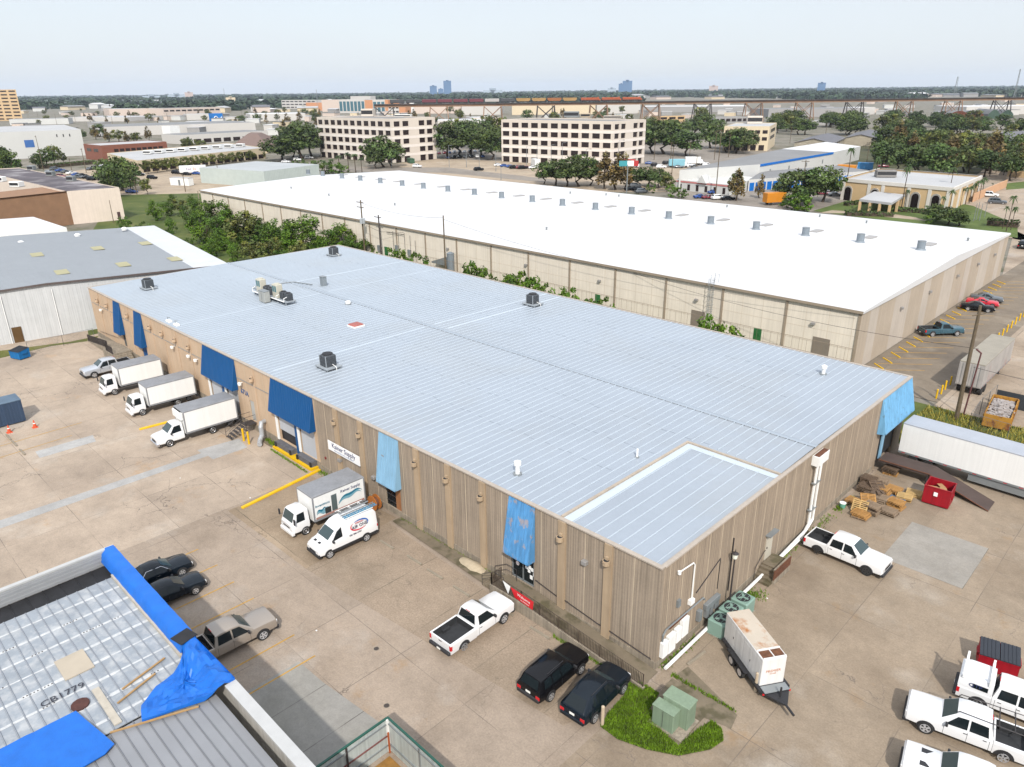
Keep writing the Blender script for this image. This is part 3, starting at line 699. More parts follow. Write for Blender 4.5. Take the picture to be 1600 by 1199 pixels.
def pickup(label, paint, loc, rz, crew=True, group=None, rim=m_rim, bumper=m_trim, liner=m_liner, cap=False, regular=False):
    t = thing('pickup_truck', label, 'pickup truck', loc, rz, group)
    cb = -1.02 if crew else -.45
    sts = [(2.93,.52,.95,1.07,.90,.80),(2.84,.40,1.07,1.16,.98,.87),(2.2,.38,1.12,1.21,1.0,.88),(1.30,.38,1.14,1.24,1.0,.88),(.52,.38,1.13,1.86,1.0,.74),(.1,.38,1.13,1.91,1.0,.74),(cb+.3,.38,1.13,1.91,1.0,.74),(cb,.38,1.13,1.85,1.0,.74),(cb-.20,.38,1.13,1.18,1.0,.88)]
    xw = (1.85, -1.80)
    if crew: wins = [(1.02,.0,.50,.0),(-.10,cb+.02,-.10,cb+.12)]
    else: wins = [(1.02,cb+.06,.50,cb+.14)]
    ws = [(xw[0], .40)]
    # body front part, bed separately
    car_parts(t, sts, paint, [(xw[0], .40)], wins, (1.30,.52), (cb-.20,cb), rim=rim, tail=False, bumper=None)
    bs = [(cb-.21,.40,1.13,1.14,1.0,.9),(-2.93,.42,1.13,1.14,1.0,.9)]
    q = MB(); x0, x1 = -2.93, cb-.215
    for s in (1, -1):
        def ring(x): 
            P = [(x,s*.99,.44),(x,s*1.005,.7),(x,s*1.0,1.05),(x,s*.97,1.16),(x,s*.86,1.16),(x,s*.84,.66),(x,s*.84,.44)]
            return P if s > 0 else P[::-1]
        q.loft([ring(x1), ring(x0)])
    q.box(x0, x0+.09, -.86, .86, .5, 1.14); q.box(x1-.06, x1, -.86, .86, .6, 1.14); q.box(x0+.09, x1-.06, -.84, .84, .55, .66)
    q.build('bed', paint, t)
    q = MB(); q.box(x0+.095, x1-.065, -.835, .835, .662, .68)
    for s in (-1, 1): q.box(x0+.095, x1-.065, min(s*.838,s*.812), max(s*.838,s*.812), .68, 1.168); q.box(-2.1, -1.5, min(s*.62,s*.811), max(s*.62,s*.811), .68, .88)
    q.box(x0+.092, x0+.11, -.80, .80, .68, 1.13); q.box(x1-.085, x1-.062, -.80, .80, .68, 1.13)
    q.build('bed_liner', liner, t)
    # rear wheels and details reuse the helper through a bare frame
    rear_bits(t, xw[1], rim, paint)
    MB().cbox(2.72, 3.02, -.95, .95, .34, .58, .06).build('front_bumper', bumper, t); MB().cbox(-3.1, -2.9, -.96, .96, .42, .62, .05).build('rear_bumper', bumper, t)
    for s in (1, -1): MB().box(-2.945, -2.8, min(s*.86,s*1.008), max(s*.86,s*1.008), .72, 1.06).build('taillight', m_tail, t)
    MB().box(-3.108, -3.098, -.16, .16, .46, .6).build('number_plate', m_plate, t); MB().box(-2.936, -2.93, -.14, .14, .98, 1.05).build('tailgate_handle', m_trim, t)
    MB().box(cb-.03, cb+.0, -.2, .2, 1.875, 1.905).build('brake_light', m_tail, t)
    handles(t, sts, (.05, -.85) if crew else (-.28,), 1.0, paint if paint is not p_white else m_trim); seams(t, sts, (1.05, -.05, cb-.05) if crew else (1.05, cb), .5, 1.08)
    if cap:
        q = MB(); rr = []
        for x, zt in ((x1-.02,1.92),(x1-.4,1.95),(-2.5,1.93),(-2.95,1.80)):
            rr.append([(x,-.96,1.17),(x,.96,1.17),(x,.93,zt-.4),(x,.80,zt-.05),(x,.5,zt),(x,-.5,zt),(x,-.80,zt-.05),(x,-.93,zt-.4)])
        c_ = MB().loft(rr).build('cargo_cap', paint, t, smooth=40)
        for s in (1, -1): MB().box(x1-1.0, x1-.25, min(s*.955,s*.962), max(s*.955,s*.962), 1.3, 1.6).build('cap_window', m_glass, c_)
    return t
def rear_bits(t, x, rim, paint):
    d = [(x+.1,.42,1.13,1.14,1.0,.9),(x-.1,.42,1.13,1.14,1.0,.9)]
    r_, tw = .40, .25
    for s in (1, -1):
        wh = bpy.data.objects.new('wheel', None); COL.objects.link(wh); wh.parent = t; wh.location = (x, s*(1.0-tw+.035), r_); wh.rotation_euler = (0, 0, 0 if s > 0 else PI)
        src = [o for o in bpy.data.objects if o.parent is not None and o.parent.parent == t and o.name.split('.')[0] in ('tyre', 'rim')][:2]
        for o in src: c = o.copy(); COL.objects.link(c); c.parent = wh
        R = r_+.085; th0 = math.asin((.44-r_)/R); y = s*1.011
        P = [(x+R*math.cos(th0+(PI-2*th0)*i/14), y, r_+R*math.sin(th0+(PI-2*th0)*i/14)) for i in range(15)]
        MB().poly(P if s < 0 else P[::-1]).build('wheel_arch', m_trim, t)

ND = PI/2
pickup('white two-door pickup with open black bed nosed up to the shop ramp', p_white, (-10.65,-5.3,0), ND+.02, crew=False, rim=m_srim)
o = pickup('white four-door pickup with black wheels backed against the end wall', p_white, (3.9,19.6,0), -.02, rim=m_brim)
pickup('pewter crew cab pickup tucked beside the blue tarp roof', p_pewter, (-20.95,-17.25,0), ND-.03, rim=m_srim)
pickup('silver crew cab pickup with black bed cover, farthest in the row of trucks', p_silver, (-80.8,-4.6,0), -ND, liner=m_trim)
lad = pickup('white crew cab pickup with black overhead rack rails beside the capped truck', p_white, (15.1,7.55,0), PI+.20, rim=m_srim)
q = MB()
for s in (1, -1): q.tube([(.6,s*.7,1.95),(.5,s*.7,2.06),(-3.0,s*.8,2.06),(-3.0,s*.8,1.2)], .03, 5)
for x in (-1.3, -2.0, -2.9): q.tube([(x,-.8,2.06),(x,.8,2.06)], .03, 5)
q.build('overhead_rack', m_steel, lad)
capt = pickup('white pickup with white bed cap and ladder bars, nearest the red bin', p_white, (16.7,11.35,0), .14, cap=True, rim=m_srim)
q = MB()
for x in (-1.45, -2.75): q.cbox(x-.07, x+.07, -.92, .92, 2.05, 2.12, .02); q.box(x-.06, x+.06, -.94, -.86, 1.75, 2.3); q.box(x-.06, x+.06, .86, .94, 1.75, 2.3)
q.build('ladder_rack', m_white, capt)
words('QTP', .34, navy, capt, (-2.1,-.965,1.46), (PI/2,0,0))
sc = pickup('white pickup with two dark hood scoops at the bottom right edge', p_white, (16.15,3.6,0), PI+.20)
for s in (1, -1): MB().box(1.5, 2.15, min(s*.3,s*.62), max(s*.3,s*.62), 1.215, 1.235).build('hood_scoop', m_trim, sc)

def suv(label, paint, loc, rz, boxy=True, L=4.75, H=1.74, group=None, rim=m_rim, cat='suv', name='suv'):
    t = thing(name, label, cat, loc, rz, group); h = L/2
    if boxy: sts = [(h,.48,.80,.92,.80,.68),(h-.12,.36,.92,1.02,.90,.78),(h-.7,.34,1.0,1.08,.94,.80),(h-1.35,.34,1.03,1.10,.95,.80),(h-2.0,.34,1.04,H-.06,.95,.68),(h-2.6,.34,1.04,H,.95,.69),(-h+.9,.34,1.06,H-.02,.95,.68),(-h+.35,.34,1.06,H-.08,.93,.66),(-h+.02,.38,1.02,1.08,.90,.78),(-h,.5,.9,.95,.86,.76)]
    else: sts = [(h,.46,.74,.82,.78,.62),(h-.15,.34,.86,.96,.90,.74),(h-.75,.32,.96,1.05,.93,.78),(h-1.3,.32,1.0,1.08,.94,.78),(h-2.15,.32,1.03,H-.05,.94,.64),(h-2.7,.32,1.04,H,.94,.65),(-h+1.3,.32,1.08,H-.04,.93,.63),(-h+.75,.32,1.10,H-.18,.92,.62),(-h+.10,.36,1.06,1.12,.90,.76),(-h,.5,.9,.95,.84,.74)]
    mid = .0
    rw = -h+.35 if boxy else -h+.75
    wins = [(h-1.62,h-2.72,h-2.05 if boxy else h-2.25,h-2.72),(h-2.8,-h+1.25,h-2.8,-h+1.3)]
    if boxy: wins.append((-h+1.15,-h+.5,-h+1.2,-h+.62))
    else: wins.append((-h+1.15,-h+.85,-h+1.2,-h+.98))
    car_parts(t, sts, paint, [(h-.92,.36),(-h+.95,.36)], wins, (h-1.32,h-2.0 if boxy else h-2.15), (-h+.04,rw), rim=rim, bumper=m_trim if boxy else paint)
    q = MB()
    for s in (1, -1): q.tube([(h-2.3,s*.6,H+.03),(-h+1.0,s*.6,H+.02)], .022, 5)
    q.build('roof_rails', m_trim, t)
    handles(t, sts, (h-2.62, h-3.5), .92, paint); seams(t, sts, (h-1.6, h-2.75, -h+1.2), .45, .98)
    return t
suv('black boxy suv nosed up to the ramp railing, nearer the white pickup', p_black, (-3.9,-4.95,0), ND+.03)
suv('black rounded crossover beside the grass island', p_navy, (-1.05,-4.45,0), ND+.05, boxy=False)
def sedan(label, paint, loc, rz, group=None, L=4.95, chrome=False, name='sedan', cat='car', H=1.46, coupe=False):
    t = thing(name, label, cat, loc, rz, group); h = L/2
    sts = [(h,.42,.66,.72,.74,.60),(h-.12,.30,.76,.84,.88,.74),(h-.7,.28,.86,.94,.92,.78),(h-1.35,.28,.90,.96,.93,.78),(h-2.15,.28,.93,H-.05,.93,.62),(h-2.6,.28,.94,H,.93,.62),(-h+1.75,.28,.95,H-.04,.93,.61),(-h+.95,.28,.96,1.02,.92,.74),(-h+.15,.30,.92,.99,.89,.74),(-h,.42,.78,.84,.82,.70)]
    wins = [(h-1.62,h-2.62,h-2.2,h-2.62),(h-2.7,-h+1.55,h-2.7,-h+1.85)]
    car_parts(t, sts, paint, [(h-.9,.33),(-h+1.02,.33)], wins, (h-1.37,h-2.15), (-h+.95,-h+1.75), bumper=paint)
    if chrome:
        q = MB()
        for s in (1, -1): q.tube([side_pt(sts, h-1.6, .03, s), side_pt(sts, h-2.15, .97, s), side_pt(sts, -h+1.75, .97, s), side_pt(sts, -h+1.3, .03, s)], .018, 4)
        q.build('window_trim', m_chrome, t)
    handles(t, sts, (h-2.5, h-3.4), .82, m_chrome if chrome else paint); seams(t, sts, (h-1.6, h-2.65, -h+1.5), .36, .88)
    return t
sedan('dark green-black sedan with chrome window trim, far side of the pair by the tarp', p_navy, (-31.6,-17.75,0), ND-.03, chrome=True)
sedan('dark navy sedan closer to the camera in the pair by the tarp', p_navy, (-28.75,-18.0,0), ND-.05)
sedan('bright red coupe in the narrow lot beside the white warehouse', p_red, (-8.1,105.2,0), .25, L=4.6, H=1.32)
sedan('black sedan nosed out beside the red coupe', p_black, (-7.9,101.6,0), .3, L=4.7)
sedan('dark grey sedan behind the red coupe', p_grey, (-8.3,108.6,0), .25, L=4.7)
suv('black suv parked by the far end of the white warehouse', p_black, (-14.4,163.5,0), ND+.1, H=1.8)
pickup('dark teal single pickup on the yellow wheel stops beside the white warehouse', p_teal, (-8.2,84.1,0), PI*.27, crew=False)
suv('white suv in the lot by the tan building', p_white, (-41.8,251.0,0), .2, L=5.1, H=1.85)
suv('dark suv in the lot by the tan building', p_grey, (-36.0,235.2,0), .2, L=5.0, H=1.8)

# cab-over box trucks, conventional box truck, van
def truck_wheels(t, specs, w_, r_=.42, rim=m_rim):
    sts = [(9,.5,1,1.1,w_,w_-.1),(-9,.5,1,1.1,w_,w_-.1)]
    for x in specs:
        for s in (1, -1):
            tw = .28
            wh = bpy.data.objects.new('wheel', None); COL.objects.link(wh); wh.parent = t; wh.location = (x, s*(w_-tw), r_); wh.rotation_euler = (0,0,0 if s > 0 else PI)
            q = MB(); q.loft([[(r_*rr*math.cos(2*PI*i/18), yy, r_*rr*math.sin(2*PI*i/18)) for i in range(18)] for yy, rr in ((0,.6),(0,.96),(.05,1),(tw-.05,1),(tw,.95),(tw,.62))]).build('tyre', m_tyre, wh, smooth=40)
            q = MB(); q.loft([[(r_*rr*math.cos(2*PI*i/16), yy, r_*rr*math.sin(2*PI*i/16)) for i in range(16)] for yy, rr in ((tw,.64),(tw+.012,.6),(tw-.05,.45),(tw-.04,.22),(tw+.02,.2),(tw+.02,.05))]).build('rim', rim, wh, smooth=30)
def cargo_box(t, x0, x1, w_=1.22, z0=.95, z1=3.2, ribs=True, nose=True):
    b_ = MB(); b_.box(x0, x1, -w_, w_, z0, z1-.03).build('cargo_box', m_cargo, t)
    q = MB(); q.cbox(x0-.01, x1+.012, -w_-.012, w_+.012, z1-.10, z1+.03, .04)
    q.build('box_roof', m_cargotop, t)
    q = MB()
    for s in (1, -1):
        q.box(x0-.008, x1+.008, min(s*w_,s*(w_+.014)), max(s*w_,s*(w_+.014)), z0-.02, z0+.16)
        for xx in (x0-.01, x1-.10): q.box(xx, xx+.115, min(s*(w_-.06),s*(w_+.016)), max(s*(w_-.06),s*(w_+.016)), z0, z1-.1)
    q.build('box_rail', m_cargotop, t)
    MB().box(x0+.1, x1+1.6, -.45, .45, .55, z0-.03).build('chassis', m_trim, t)
    MB().box(x0-.03, x0-.01, -w_+.1, w_-.1, z0+.1, z1-.15).build('rear_door', m_cargotop, t)
    MB().box(x0-.25, x0, -w_+.1, w_-.1, z0-.35, z0-.15).build('step_bumper', m_trim, t)
    q = MB()
    for s in (1, -1): q.box(x0+.6, x0+1.1, min(s*.6,s*1.1), max(s*.6,s*1.1), .4, .75)
    q.build('mud_guard', m_trim, t)
def cabover(label, loc, rz, art=False, group=None, wbx=3.9, boxL=4.9):
    t = thing('box_truck', label, 'box truck', loc, rz, group)
    f = wbx/2+1.12
    sts = [(f,.55,1.05,1.2,.86,.80),(f-.05,.42,1.12,1.25,.93,.86),(f-.12,.42,1.20,1.35,.95,.87),(f-.42,.42,1.28,2.12,.98,.82),(f-.62,.42,1.28,2.22,.98,.82),(f-1.35,.45,1.28,2.24,.98,.82),(f-1.55,.6,1.28,2.18,.96,.80)]
    car_parts(t, sts, p_white, [], [(f-.42,f-1.18,f-.55,f-1.18)], (f-.10,f-.44), None, lamps=True, tail=False, mirror=False, bumper=None, head_z=.80, grille=False)
    MB().cbox(f-.2, f+.10, -.98, .98, .38, .66, .06).build('front_bumper', p_white, t); MB().box(f-.02, f+.012, -.5, .5, .86, .98).build('grille', m_trim, t)
    for s in (1, -1):
        q = MB(); q.tube([(f-.3,s*.95,1.5),(f-.1,s*1.2,1.55)], .02, 4); q.cbox(f-.16, f-.06, min(s*1.12,s*1.3), max(s*1.12,s*1.3), 1.45, 1.95, .02); q.build('mirror', m_trim, t)
    truck_wheels(t, (wbx/2, -wbx/2), 1.0, .40)
    x1 = f-1.85; x0 = x1-boxL
    cargo_box(t, x0, x1)
    MB().box(-wbx/2+.9, x1-.4, -.98, -.5, .5, .85).build('fuel_tank', m_trim, t)
    if art:
        for s in (1, -1):
            y = s*1.236
            def pol(pts, m, nm, k=0):
                P = [(x, y+s*.001*k, z) for x, z in pts]
                # reading direction follows the side
                area = sum(P[i][0]*P[(i+1)%len(P)][2]-P[(i+1)%len(P)][0]*P[i][2] for i in range(len(P)))
                MB().poly(P if (area > 0) == (s < 0) else P[::-1]).build(nm, m, t)
            fr = lambda a: (x1-.15-(x1-x0-.3)*a)          # a runs from the cab to the tail
            wm1 = mat('wave_teal', S(40,140,170,.5), .5, var=0); wm2 = mat('wave_pale', S(150,204,222,.5), .5, var=0); rd = mat('faded_red_band', S(214,160,146,.5), .5, var=.1)
            top = [(a/20, 2.05+.50*math.sin((a/20-.40)*2.4)**1.0*1.1) for a in range(10, 20)]
            def wave_band(a0, a1, base, amp, th, m, nm, k):
                n = 14; up = []; dn = []
                for i in range(n+1):
                    u = i/n; a = a0+(a1-a0)*u
                    zc_ = base+amp*math.sin(u*2.6)+.12*math.sin(u*9)
                    hw = th*math.sin(PI*min(1, u*1.02))+.02
                    up.append((fr(a), zc_+hw)); dn.append((fr(a), zc_-hw))
                pol(up+dn[::-1], m, nm, k)
            wave_band(.46, .95, 1.62, .62, .20, wm2, 'wave_graphic', 1); wave_band(.47, .97, 1.78, .58, .09, wm1, 'wave_graphic', 2)
            wave_band(.02, .30, 1.50, .22, .20, wm2, 'wave_graphic', 1); wave_band(.02, .22, 1.62, .25, .07, wm1, 'wave_graphic', 2)
            pol([(fr(.33),1.3),(fr(.44),1.3),(fr(.44),2.75),(fr(.33),2.75)], mat('appliance_grey', S(110,124,124,.5), .4, var=0), 'appliance_graphic', 3)
            pol([(fr(.19),1.3),(fr(.31),1.3),(fr(.31),1.85),(fr(.19),1.85)], mat('appliance_dark', (.03,.035,.035), .4, var=0), 'appliance_graphic', 3)
            pol([(fr(.0),1.12),(fr(1),1.12),(fr(1),1.28),(fr(0),1.28)], rd, 'red_band', 4)
            r_ = (PI/2,0,PI) if s > 0 else (PI/2,0,0)
            words('Kainer Supply', .34, navy, t, (fr(.73), y+s*.004, 2.72), r_)
            words('Inventions', .32, wm1, t, (fr(.15), y+s*.004, 2.28), r_)
    return t
cabover('white cab-over truck with grey roof and wave pictures on its side, beside the van', (-29.75,-4.95,0), -ND-.02, art=True)
cabover('plain white cab-over truck, the middle one of the three white trucks', (-64.1,-4.8,0), -ND-.03, boxL=5.3)
cabover('plain white cab-over truck beside the silver pickup', (-72.8,-4.75,0), -ND-.03, boxL=5.0)
# conventional cab
t = thing('box_truck', 'white long-nosed truck by the black stairs and yellow posts', 'box truck', (-53.95,-5.6,0), -ND-.03)
sts = [(3.45,.5,.95,1.1,.86,.72),(3.32,.42,1.08,1.2,.94,.80),(2.8,.42,1.18,1.28,.98,.82),(2.35,.42,1.24,1.34,1.0,.84),(1.62,.42,1.28,2.1,1.0,.80),(1.3,.42,1.28,2.16,1.0,.80),(.75,.45,1.28,2.12,1.0,.80)]
car_parts(t, sts, p_white, [], [(2.1,.95,1.6,1.0)], (2.35,1.62), None, tail=False, bumper=None)
MB().cbox(3.2, 3.55, -.98, .98, .38, .66, .06).build('front_bumper', m_chrome, t)
truck_wheels(t, (2.3, -2.15), 1.02, .42)
cargo_box(t, -4.9, .62, z1=3.35)
MB().cbox(.55, .9, -1.1, 1.1, 2.5, 3.3, .12).build('attic', m_cargo, t)
# van with ladder rack
t = thing('cargo_van', 'white cargo van with red and blue oval lettering and a rack on its roof', 'van', (-25.55,-5.6,0), -ND-.03)
sts = [(2.62,.45,.80,.90,.80,.66),(2.52,.36,.95,1.06,.92,.78),(2.1,.34,1.12,1.24,.98,.82),(1.75,.34,1.2,1.36,1.0,.84),(.95,.34,1.28,2.02,1.02,.80),(.55,.34,1.3,2.3,1.02,.80),(.1,.34,1.3,2.42,1.02,.80),(-2.2,.34,1.3,2.42,1.02,.80),(-2.55,.36,1.3,2.38,1.0,.80),(-2.68,.42,1.2,2.2,.98,.8)]
car_parts(t, sts, p_white, [(1.75,.36),(-1.55,.36)], [(1.45,.5,.9,.5)], (1.75,.95), None, rim=m_srim, bumper=None, tail=True)
q = MB()
for s in (1, -1): q.box(-2.6, 2.0, min(s*.99,s*1.03), max(s*.99,s*1.03), .38, .62)
q.build('side_trim', m_trim, t); MB().cbox(2.35, 2.68, -.92, .92, .32, .62, .08).build('front_bumper', m_trim, t); MB().cbox(-2.78, -2.6, -.95, .95, .35, .55, .05).build('rear_bumper', m_trim, t)
for s in (.3, -.3): MB().box(1.98, 2.25, s-.14, s+.14, 1.262, 1.275).build('bonnet_vent', m_trim, t)
q = MB()
for x in (-.3, -1.2, -2.1): q.tube([(x,-.78,2.44),(x,-.78,2.62),(x,.78,2.62),(x,.78,2.44)], .025, 5)
for s in (.78, -.78): q.tube([(0,s,2.62),(-2.5,s,2.62)], .025, 5)
rk = q.build('roof_rack', m_white, t)
lb = mat('ladder_blue', S(90,170,210,.5), .5, var=0)
for y in (.35, .62):
    q = MB()
    for s in (-.12, .12): q.box(-2.9, .1, y+s-.02, y+s+.02, 2.66, 2.73)
    for k in range(10): q.box(-2.8+k*.3, -2.76+k*.3, y-.1, y+.1, 2.68, 2.71)
    q.build('ladder', lb if y > .5 else m_galv, rk)
q = MB(); q.tube([(-2.7,-.2,2.68),(.0,-.2,2.68)], .06, 6); q.build('pipe', m_galv, rk)
red_l = mat('red_lettering', (.5,.02,.04), .5, var=0); blue_l = mat('blue_lettering', (.02,.10,.35), .5, var=0)
for s in (1, -1):
    rot = (PI/2, 0, PI) if s > 0 else (PI/2, 0, 0)
    def arc(a0, a1, m, k):
        n = 16; up = []; dn = []
        for i in range(n+1):
            a = a0+(a1-a0)*i/n; w_ = .05*math.sin(PI*i/n)+.008
            ex, ez = math.cos(a), math.sin(a)
            up.append((-1.05+(.78+w_)*ex, 1.78+(.38+w_)*ez)); dn.append((-1.05+(.78-w_)*ex, 1.78+(.38-w_)*ez))
        def Y(z): return s*(.985-.04+(.80-.98)*(z-1.3)/(1.06)+.048)
        P = [(x, s*(1.035+(.84-.98)*max(0,(z-1.3))/1.06), z) for x, z in up+dn[::-1]]
        ar = sum(P[i][0]*P[(i+1)%len(P)][2]-P[(i+1)%len(P)][0]*P[i][2] for i in range(len(P)))
        MB().poly(P if (ar > 0) == (s < 0) else P[::-1]).build('swoosh', m, t)
    fw = 1 if s > 0 else 1
    arc(PI*.25 if True else 0, PI*-.75, red_l, 0); arc(PI*.3, PI*1.2, blue_l, 0)
    tl = math.atan2(.18, 1.06)
    rr = (PI/2-tl*.9, 0, PI) if s > 0 else (PI/2-tl*.9, 0, 0)
    words('AIR ONE', .36, mat('dark_lettering', (.03,.03,.06), .5, var=0), t, (-1.05, s*1.01, 1.72), rr); words('AMERICAN', .15, red_l, t, (-1.05, s*.97, 2.0), rr)
    words('585 888 6787', .20, mat('dark_lettering'), t, (-.6, s*1.035, 1.18), rot)
# ------------------------------------------------------------------ low building with the blue tarpaulins, bottom left
LH = 6.0; LY = -20.8; LX = -28.2
m_galvroof = mat('patched_galvanised', S(188,196,204,.50), .5, metal=.1, var=.10, scale=.7, streak=0, alt=S(218,221,223,.52), altscale=1.3, altlo=.46, althi=.66, fine=.06)
m_greyroof = mat('grey_rib_roof', S(172,174,178,.5), .55, var=.08, scale=.5); m_tarp = mat('blue_tarp', S(26,120,226,.58), .5, var=.14, scale=1.3, fine=.06, bump=.3)
m_parw = mat('white_parapet', S(228,228,226,.5), .6, var=.08, scale=1); m_bitumen = mat('black_bitumen', (.014,.014,.016), .7, var=.4, scale=1.5)
t = thing('tarped_shop', 'low metal shop with patched galvanised roof and blue tarpaulins nailed over it', 'building', (LX, LY, 0))
b = MB(); b.box(LX-.0, 6, LY-.25, LY, 0, LH-.02); b.box(LX, LX+.25, -48, LY-.25, 0, LH-.02); b.box(LX+.3, 6, -48, LY-.3, 0, .1)
b.build('wall', mat('shop_wall', S(200,196,188,.6), .8, var=.15, streak=.2), t, world=True)
zr_ = lambda x: LH-.85+.12*math.cos(x*.05)
def roofpart(x0, x1, y0, y1, z, m, name, ribs=.30, mr_=None, h=.04):
    q = MB(); q.box(x0, x1, y0, y1, z-.05, z); y = y0+ribs*.5
    while y < y1:
        q.add([(x0,y-.035,z),(x0,y+.035,z),(x0,y+.02,z+h),(x0,y-.02,z+h),(x1,y-.035,z),(x1,y+.035,z),(x1,y+.02,z+h),(x1,y-.02,z+h)], [(0,1,2,3),(7,6,5,4),(0,3,7,4),(1,5,6,2),(3,2,6,7)], 1); y += ribs
    return q.build(name, [m, mr_ or m], t, world=True)
roofpart(-25.9, -13.2, -40, LY-.9, LH-.75, m_galvroof, 'patched_roof', .55, mat('patched_rib', S(176,182,190,.48), .6, var=.15, scale=2))
roofpart(-13.1, 5.9, -40, LY-.8, LH-.80, m_greyroof, 'grey_roof', .52, mat('grey_rib', S(146,148,152,.5), .55, var=.08))
roofpart(-27.9, -25.95, -40, LY-.3, LH-1.0, m_bitumen, 'bitumen_strip', .9)
q = MB(); q.box(LX-.02, LX+.28, -48, LY+.02, LH-.02, LH+.10); q.build('parapet_cap', m_parw, t, world=True)
q = MB()
for k in range(7): q.box(LX+.25, LX+.31+.03*(k % 2), -48, LY-.3, LH-.95+k*.13, LH-.95+k*.13+.11)
q.build('parapet_lining', mat('lining_sheet', S(196,198,200,.5), .5, var=.1), t, world=True)
q = MB(); q.box(-11.2, 6, LY-.55, LY+.03, LH-.02, LH+.06); q.build('parapet_cap', m_parw, t, world=True)
q = MB(); q.box(-25.9, -15.6, LY-1.0, LY-.36, LH-.74, LH-.55); q.build('cream_flashing', mat('cream_flash', S(226,216,198,.5), .7, var=.15, scale=2), t, world=True)
q = MB(); q.box(-20.2, -18.3, -26.6, -25.2, LH-.742, LH-.68); q.build('beige_patch', mat('beige_patch', S(220,206,184,.5), .7, var=.1), t, world=True)
q = MB(); q.box(-16.6, -13.4, -25.9, -25.55, LH-.742, LH-.675); q.build('cream_flashing', mat('cream_flash'), t, world=True)
rn = random.Random(5); q2 = MB()
for k in range(8):
    xx = -24.6+k*1.5; q = MB(); y = LY-1.0
    while y > -38:
        l = rn.uniform(1.2,3.4); w_ = rn.uniform(.10,.24); q.box(xx-w_/2+rn.uniform(-.03,.03), xx+w_/2, y-l, y, LH-.748, LH-.742+.004*rn.random()); y -= l
        if rn.random() < .4:
            for j in range(rn.randint(3,9)): q2.box(xx-.04, xx+.03, y+j*.16, y+j*.16+.06, LH-.74, LH-.725)
    q.build('sheet_lap', mat('lap_white', S(236,238,238,.54), .6, var=.2, scale=3), t, world=True)
q2.build('roof_screws', mat('screw_rust', S(90,80,76,.4), .8, var=.2), t, world=True)
MB().cyl((-16.0,-26.6,LH-.74), .42, .09, 12).build('rust_hole', mat('rust_brown', S(110,70,62,.45), .9, var=.3, scale=4), t, world=True)
MB().cyl((-26.2,-28.9,LH-1.0), .14, .4, 8).cyl((-26.2,-28.9,LH-.6), .3, .1, 10).build('roof_vent', m_white, t, world=True)
lum = mat('lumber', S(206,166,112,.5), .8, var=.15, scale=3)
for i, (x0, y0, x1, y1) in enumerate(((-16.2,-22.4,-15.5,-24.8),(-15.4,-23.2,-14.7,-25.3),(-13.05,-26.2,-11.6,-22.6))):
    q = MB(); L_ = math.hypot(x1-x0, y1-y0); q.obox((x0+x1)/2, (y0+y1)/2, LH-.68, L_, .09, .06, math.atan2(y1-y0, x1-x0)); q.build('batten', lum, t, world=True)
_p = G(98, 1086, LH-.68)
words('CB1779', .62, mat('stencil_black', (.03,.03,.04), .8, var=0), t, (_p.x-LX,_p.y-LY,LH-.665), (0,0,PI/2), name='stencil', extrude=.004)
# tarpaulins
def tarp(label, outline, z, bumps, thick=.04, seed=1, draped=None):
    rn = random.Random(seed)
    o = thing('tarpaulin', label, 'tarpaulin', (outline[0][0], outline[0][1], z))
    xs = [p[0] for p in outline]; ys = [p[1] for p in outline]
    nx = 34; ny = 34; q = MB(); idx = {}
    def inside(x, y):
        c = False; n = len(outline)
        for i in range(n):
            (x1,y1),(x2,y2) = outline[i], outline[(i+1)%n]
            if (y1 > y) != (y2 > y) and x < (x2-x1)*(y-y1)/(y2-y1)+x1: c = not c
        return c
    # fan of rings from the outline to the centre keeps the edge exact
    cx = sum(xs)/len(xs); cy = sum(ys)/len(ys)
    dense = []
    for i in range(len(outline)):
        a = Vector(outline[i]); b_ = Vector(outline[(i+1)%len(outline)]); n = max(2, int((b_-a).length/.35))
        dense += [a+(b_-a)*k/n for k in range(n)]
    ph = [rn.uniform(0, 6) for _ in range(6)]
    def zf(x, y, r_):
        v = bumps*(math.sin(x*1.9+y*1.1+ph[0])*.5+math.sin(x*3.7-y*2.9+ph[1])*.35+math.sin(y*5.3+x*.9+ph[2])*.25)
        if draped: v += draped(x, y)
        return z+thick+abs(bumps)*.9+v*(.4+.6*r_)+rn.gauss(0,.28)*bumps
    rings = []
    for k in range(9):
        f = 1-k/8.0*.985
        rings.append([(cx+(p.x-cx)*f, cy+(p.y-cy)*f, zf(cx+(p.x-cx)*f, cy+(p.y-cy)*f, 1-f*.6)) for p in dense])
    n = len(dense)
    rings.insert(0, [(p.x, p.y, (draped(p.x,p.y) if draped else 0)+z+.004) for p in dense])
    vs = [p for r_ in rings for p in r_]
    fs = []
    for k in range(len(rings)-1):
        for j in range(n): fs.append((k*n+j, k*n+(j+1)%n, (k+1)*n+(j+1)%n, (k+1)*n+j))
    fs.append(tuple((len(rings)-1)*n+j for j in range(n)))
    q.add(vs, fs); q.build('sheet', m_tarp, o, world=True, smooth=14)
    return o
zt_ = LH-.66
tarp('large flat blue tarpaulin at the left of the patched roof', [(-15.6,-26.9),(-12.2,-26.3),(-11.9,-26.8),(-11.4,-40),(-15.9,-40)], zt_, .025, seed=2)
def drape(x, y): return .86*max(0.0, min(1.0, (y-(LY-1.25))/.6))
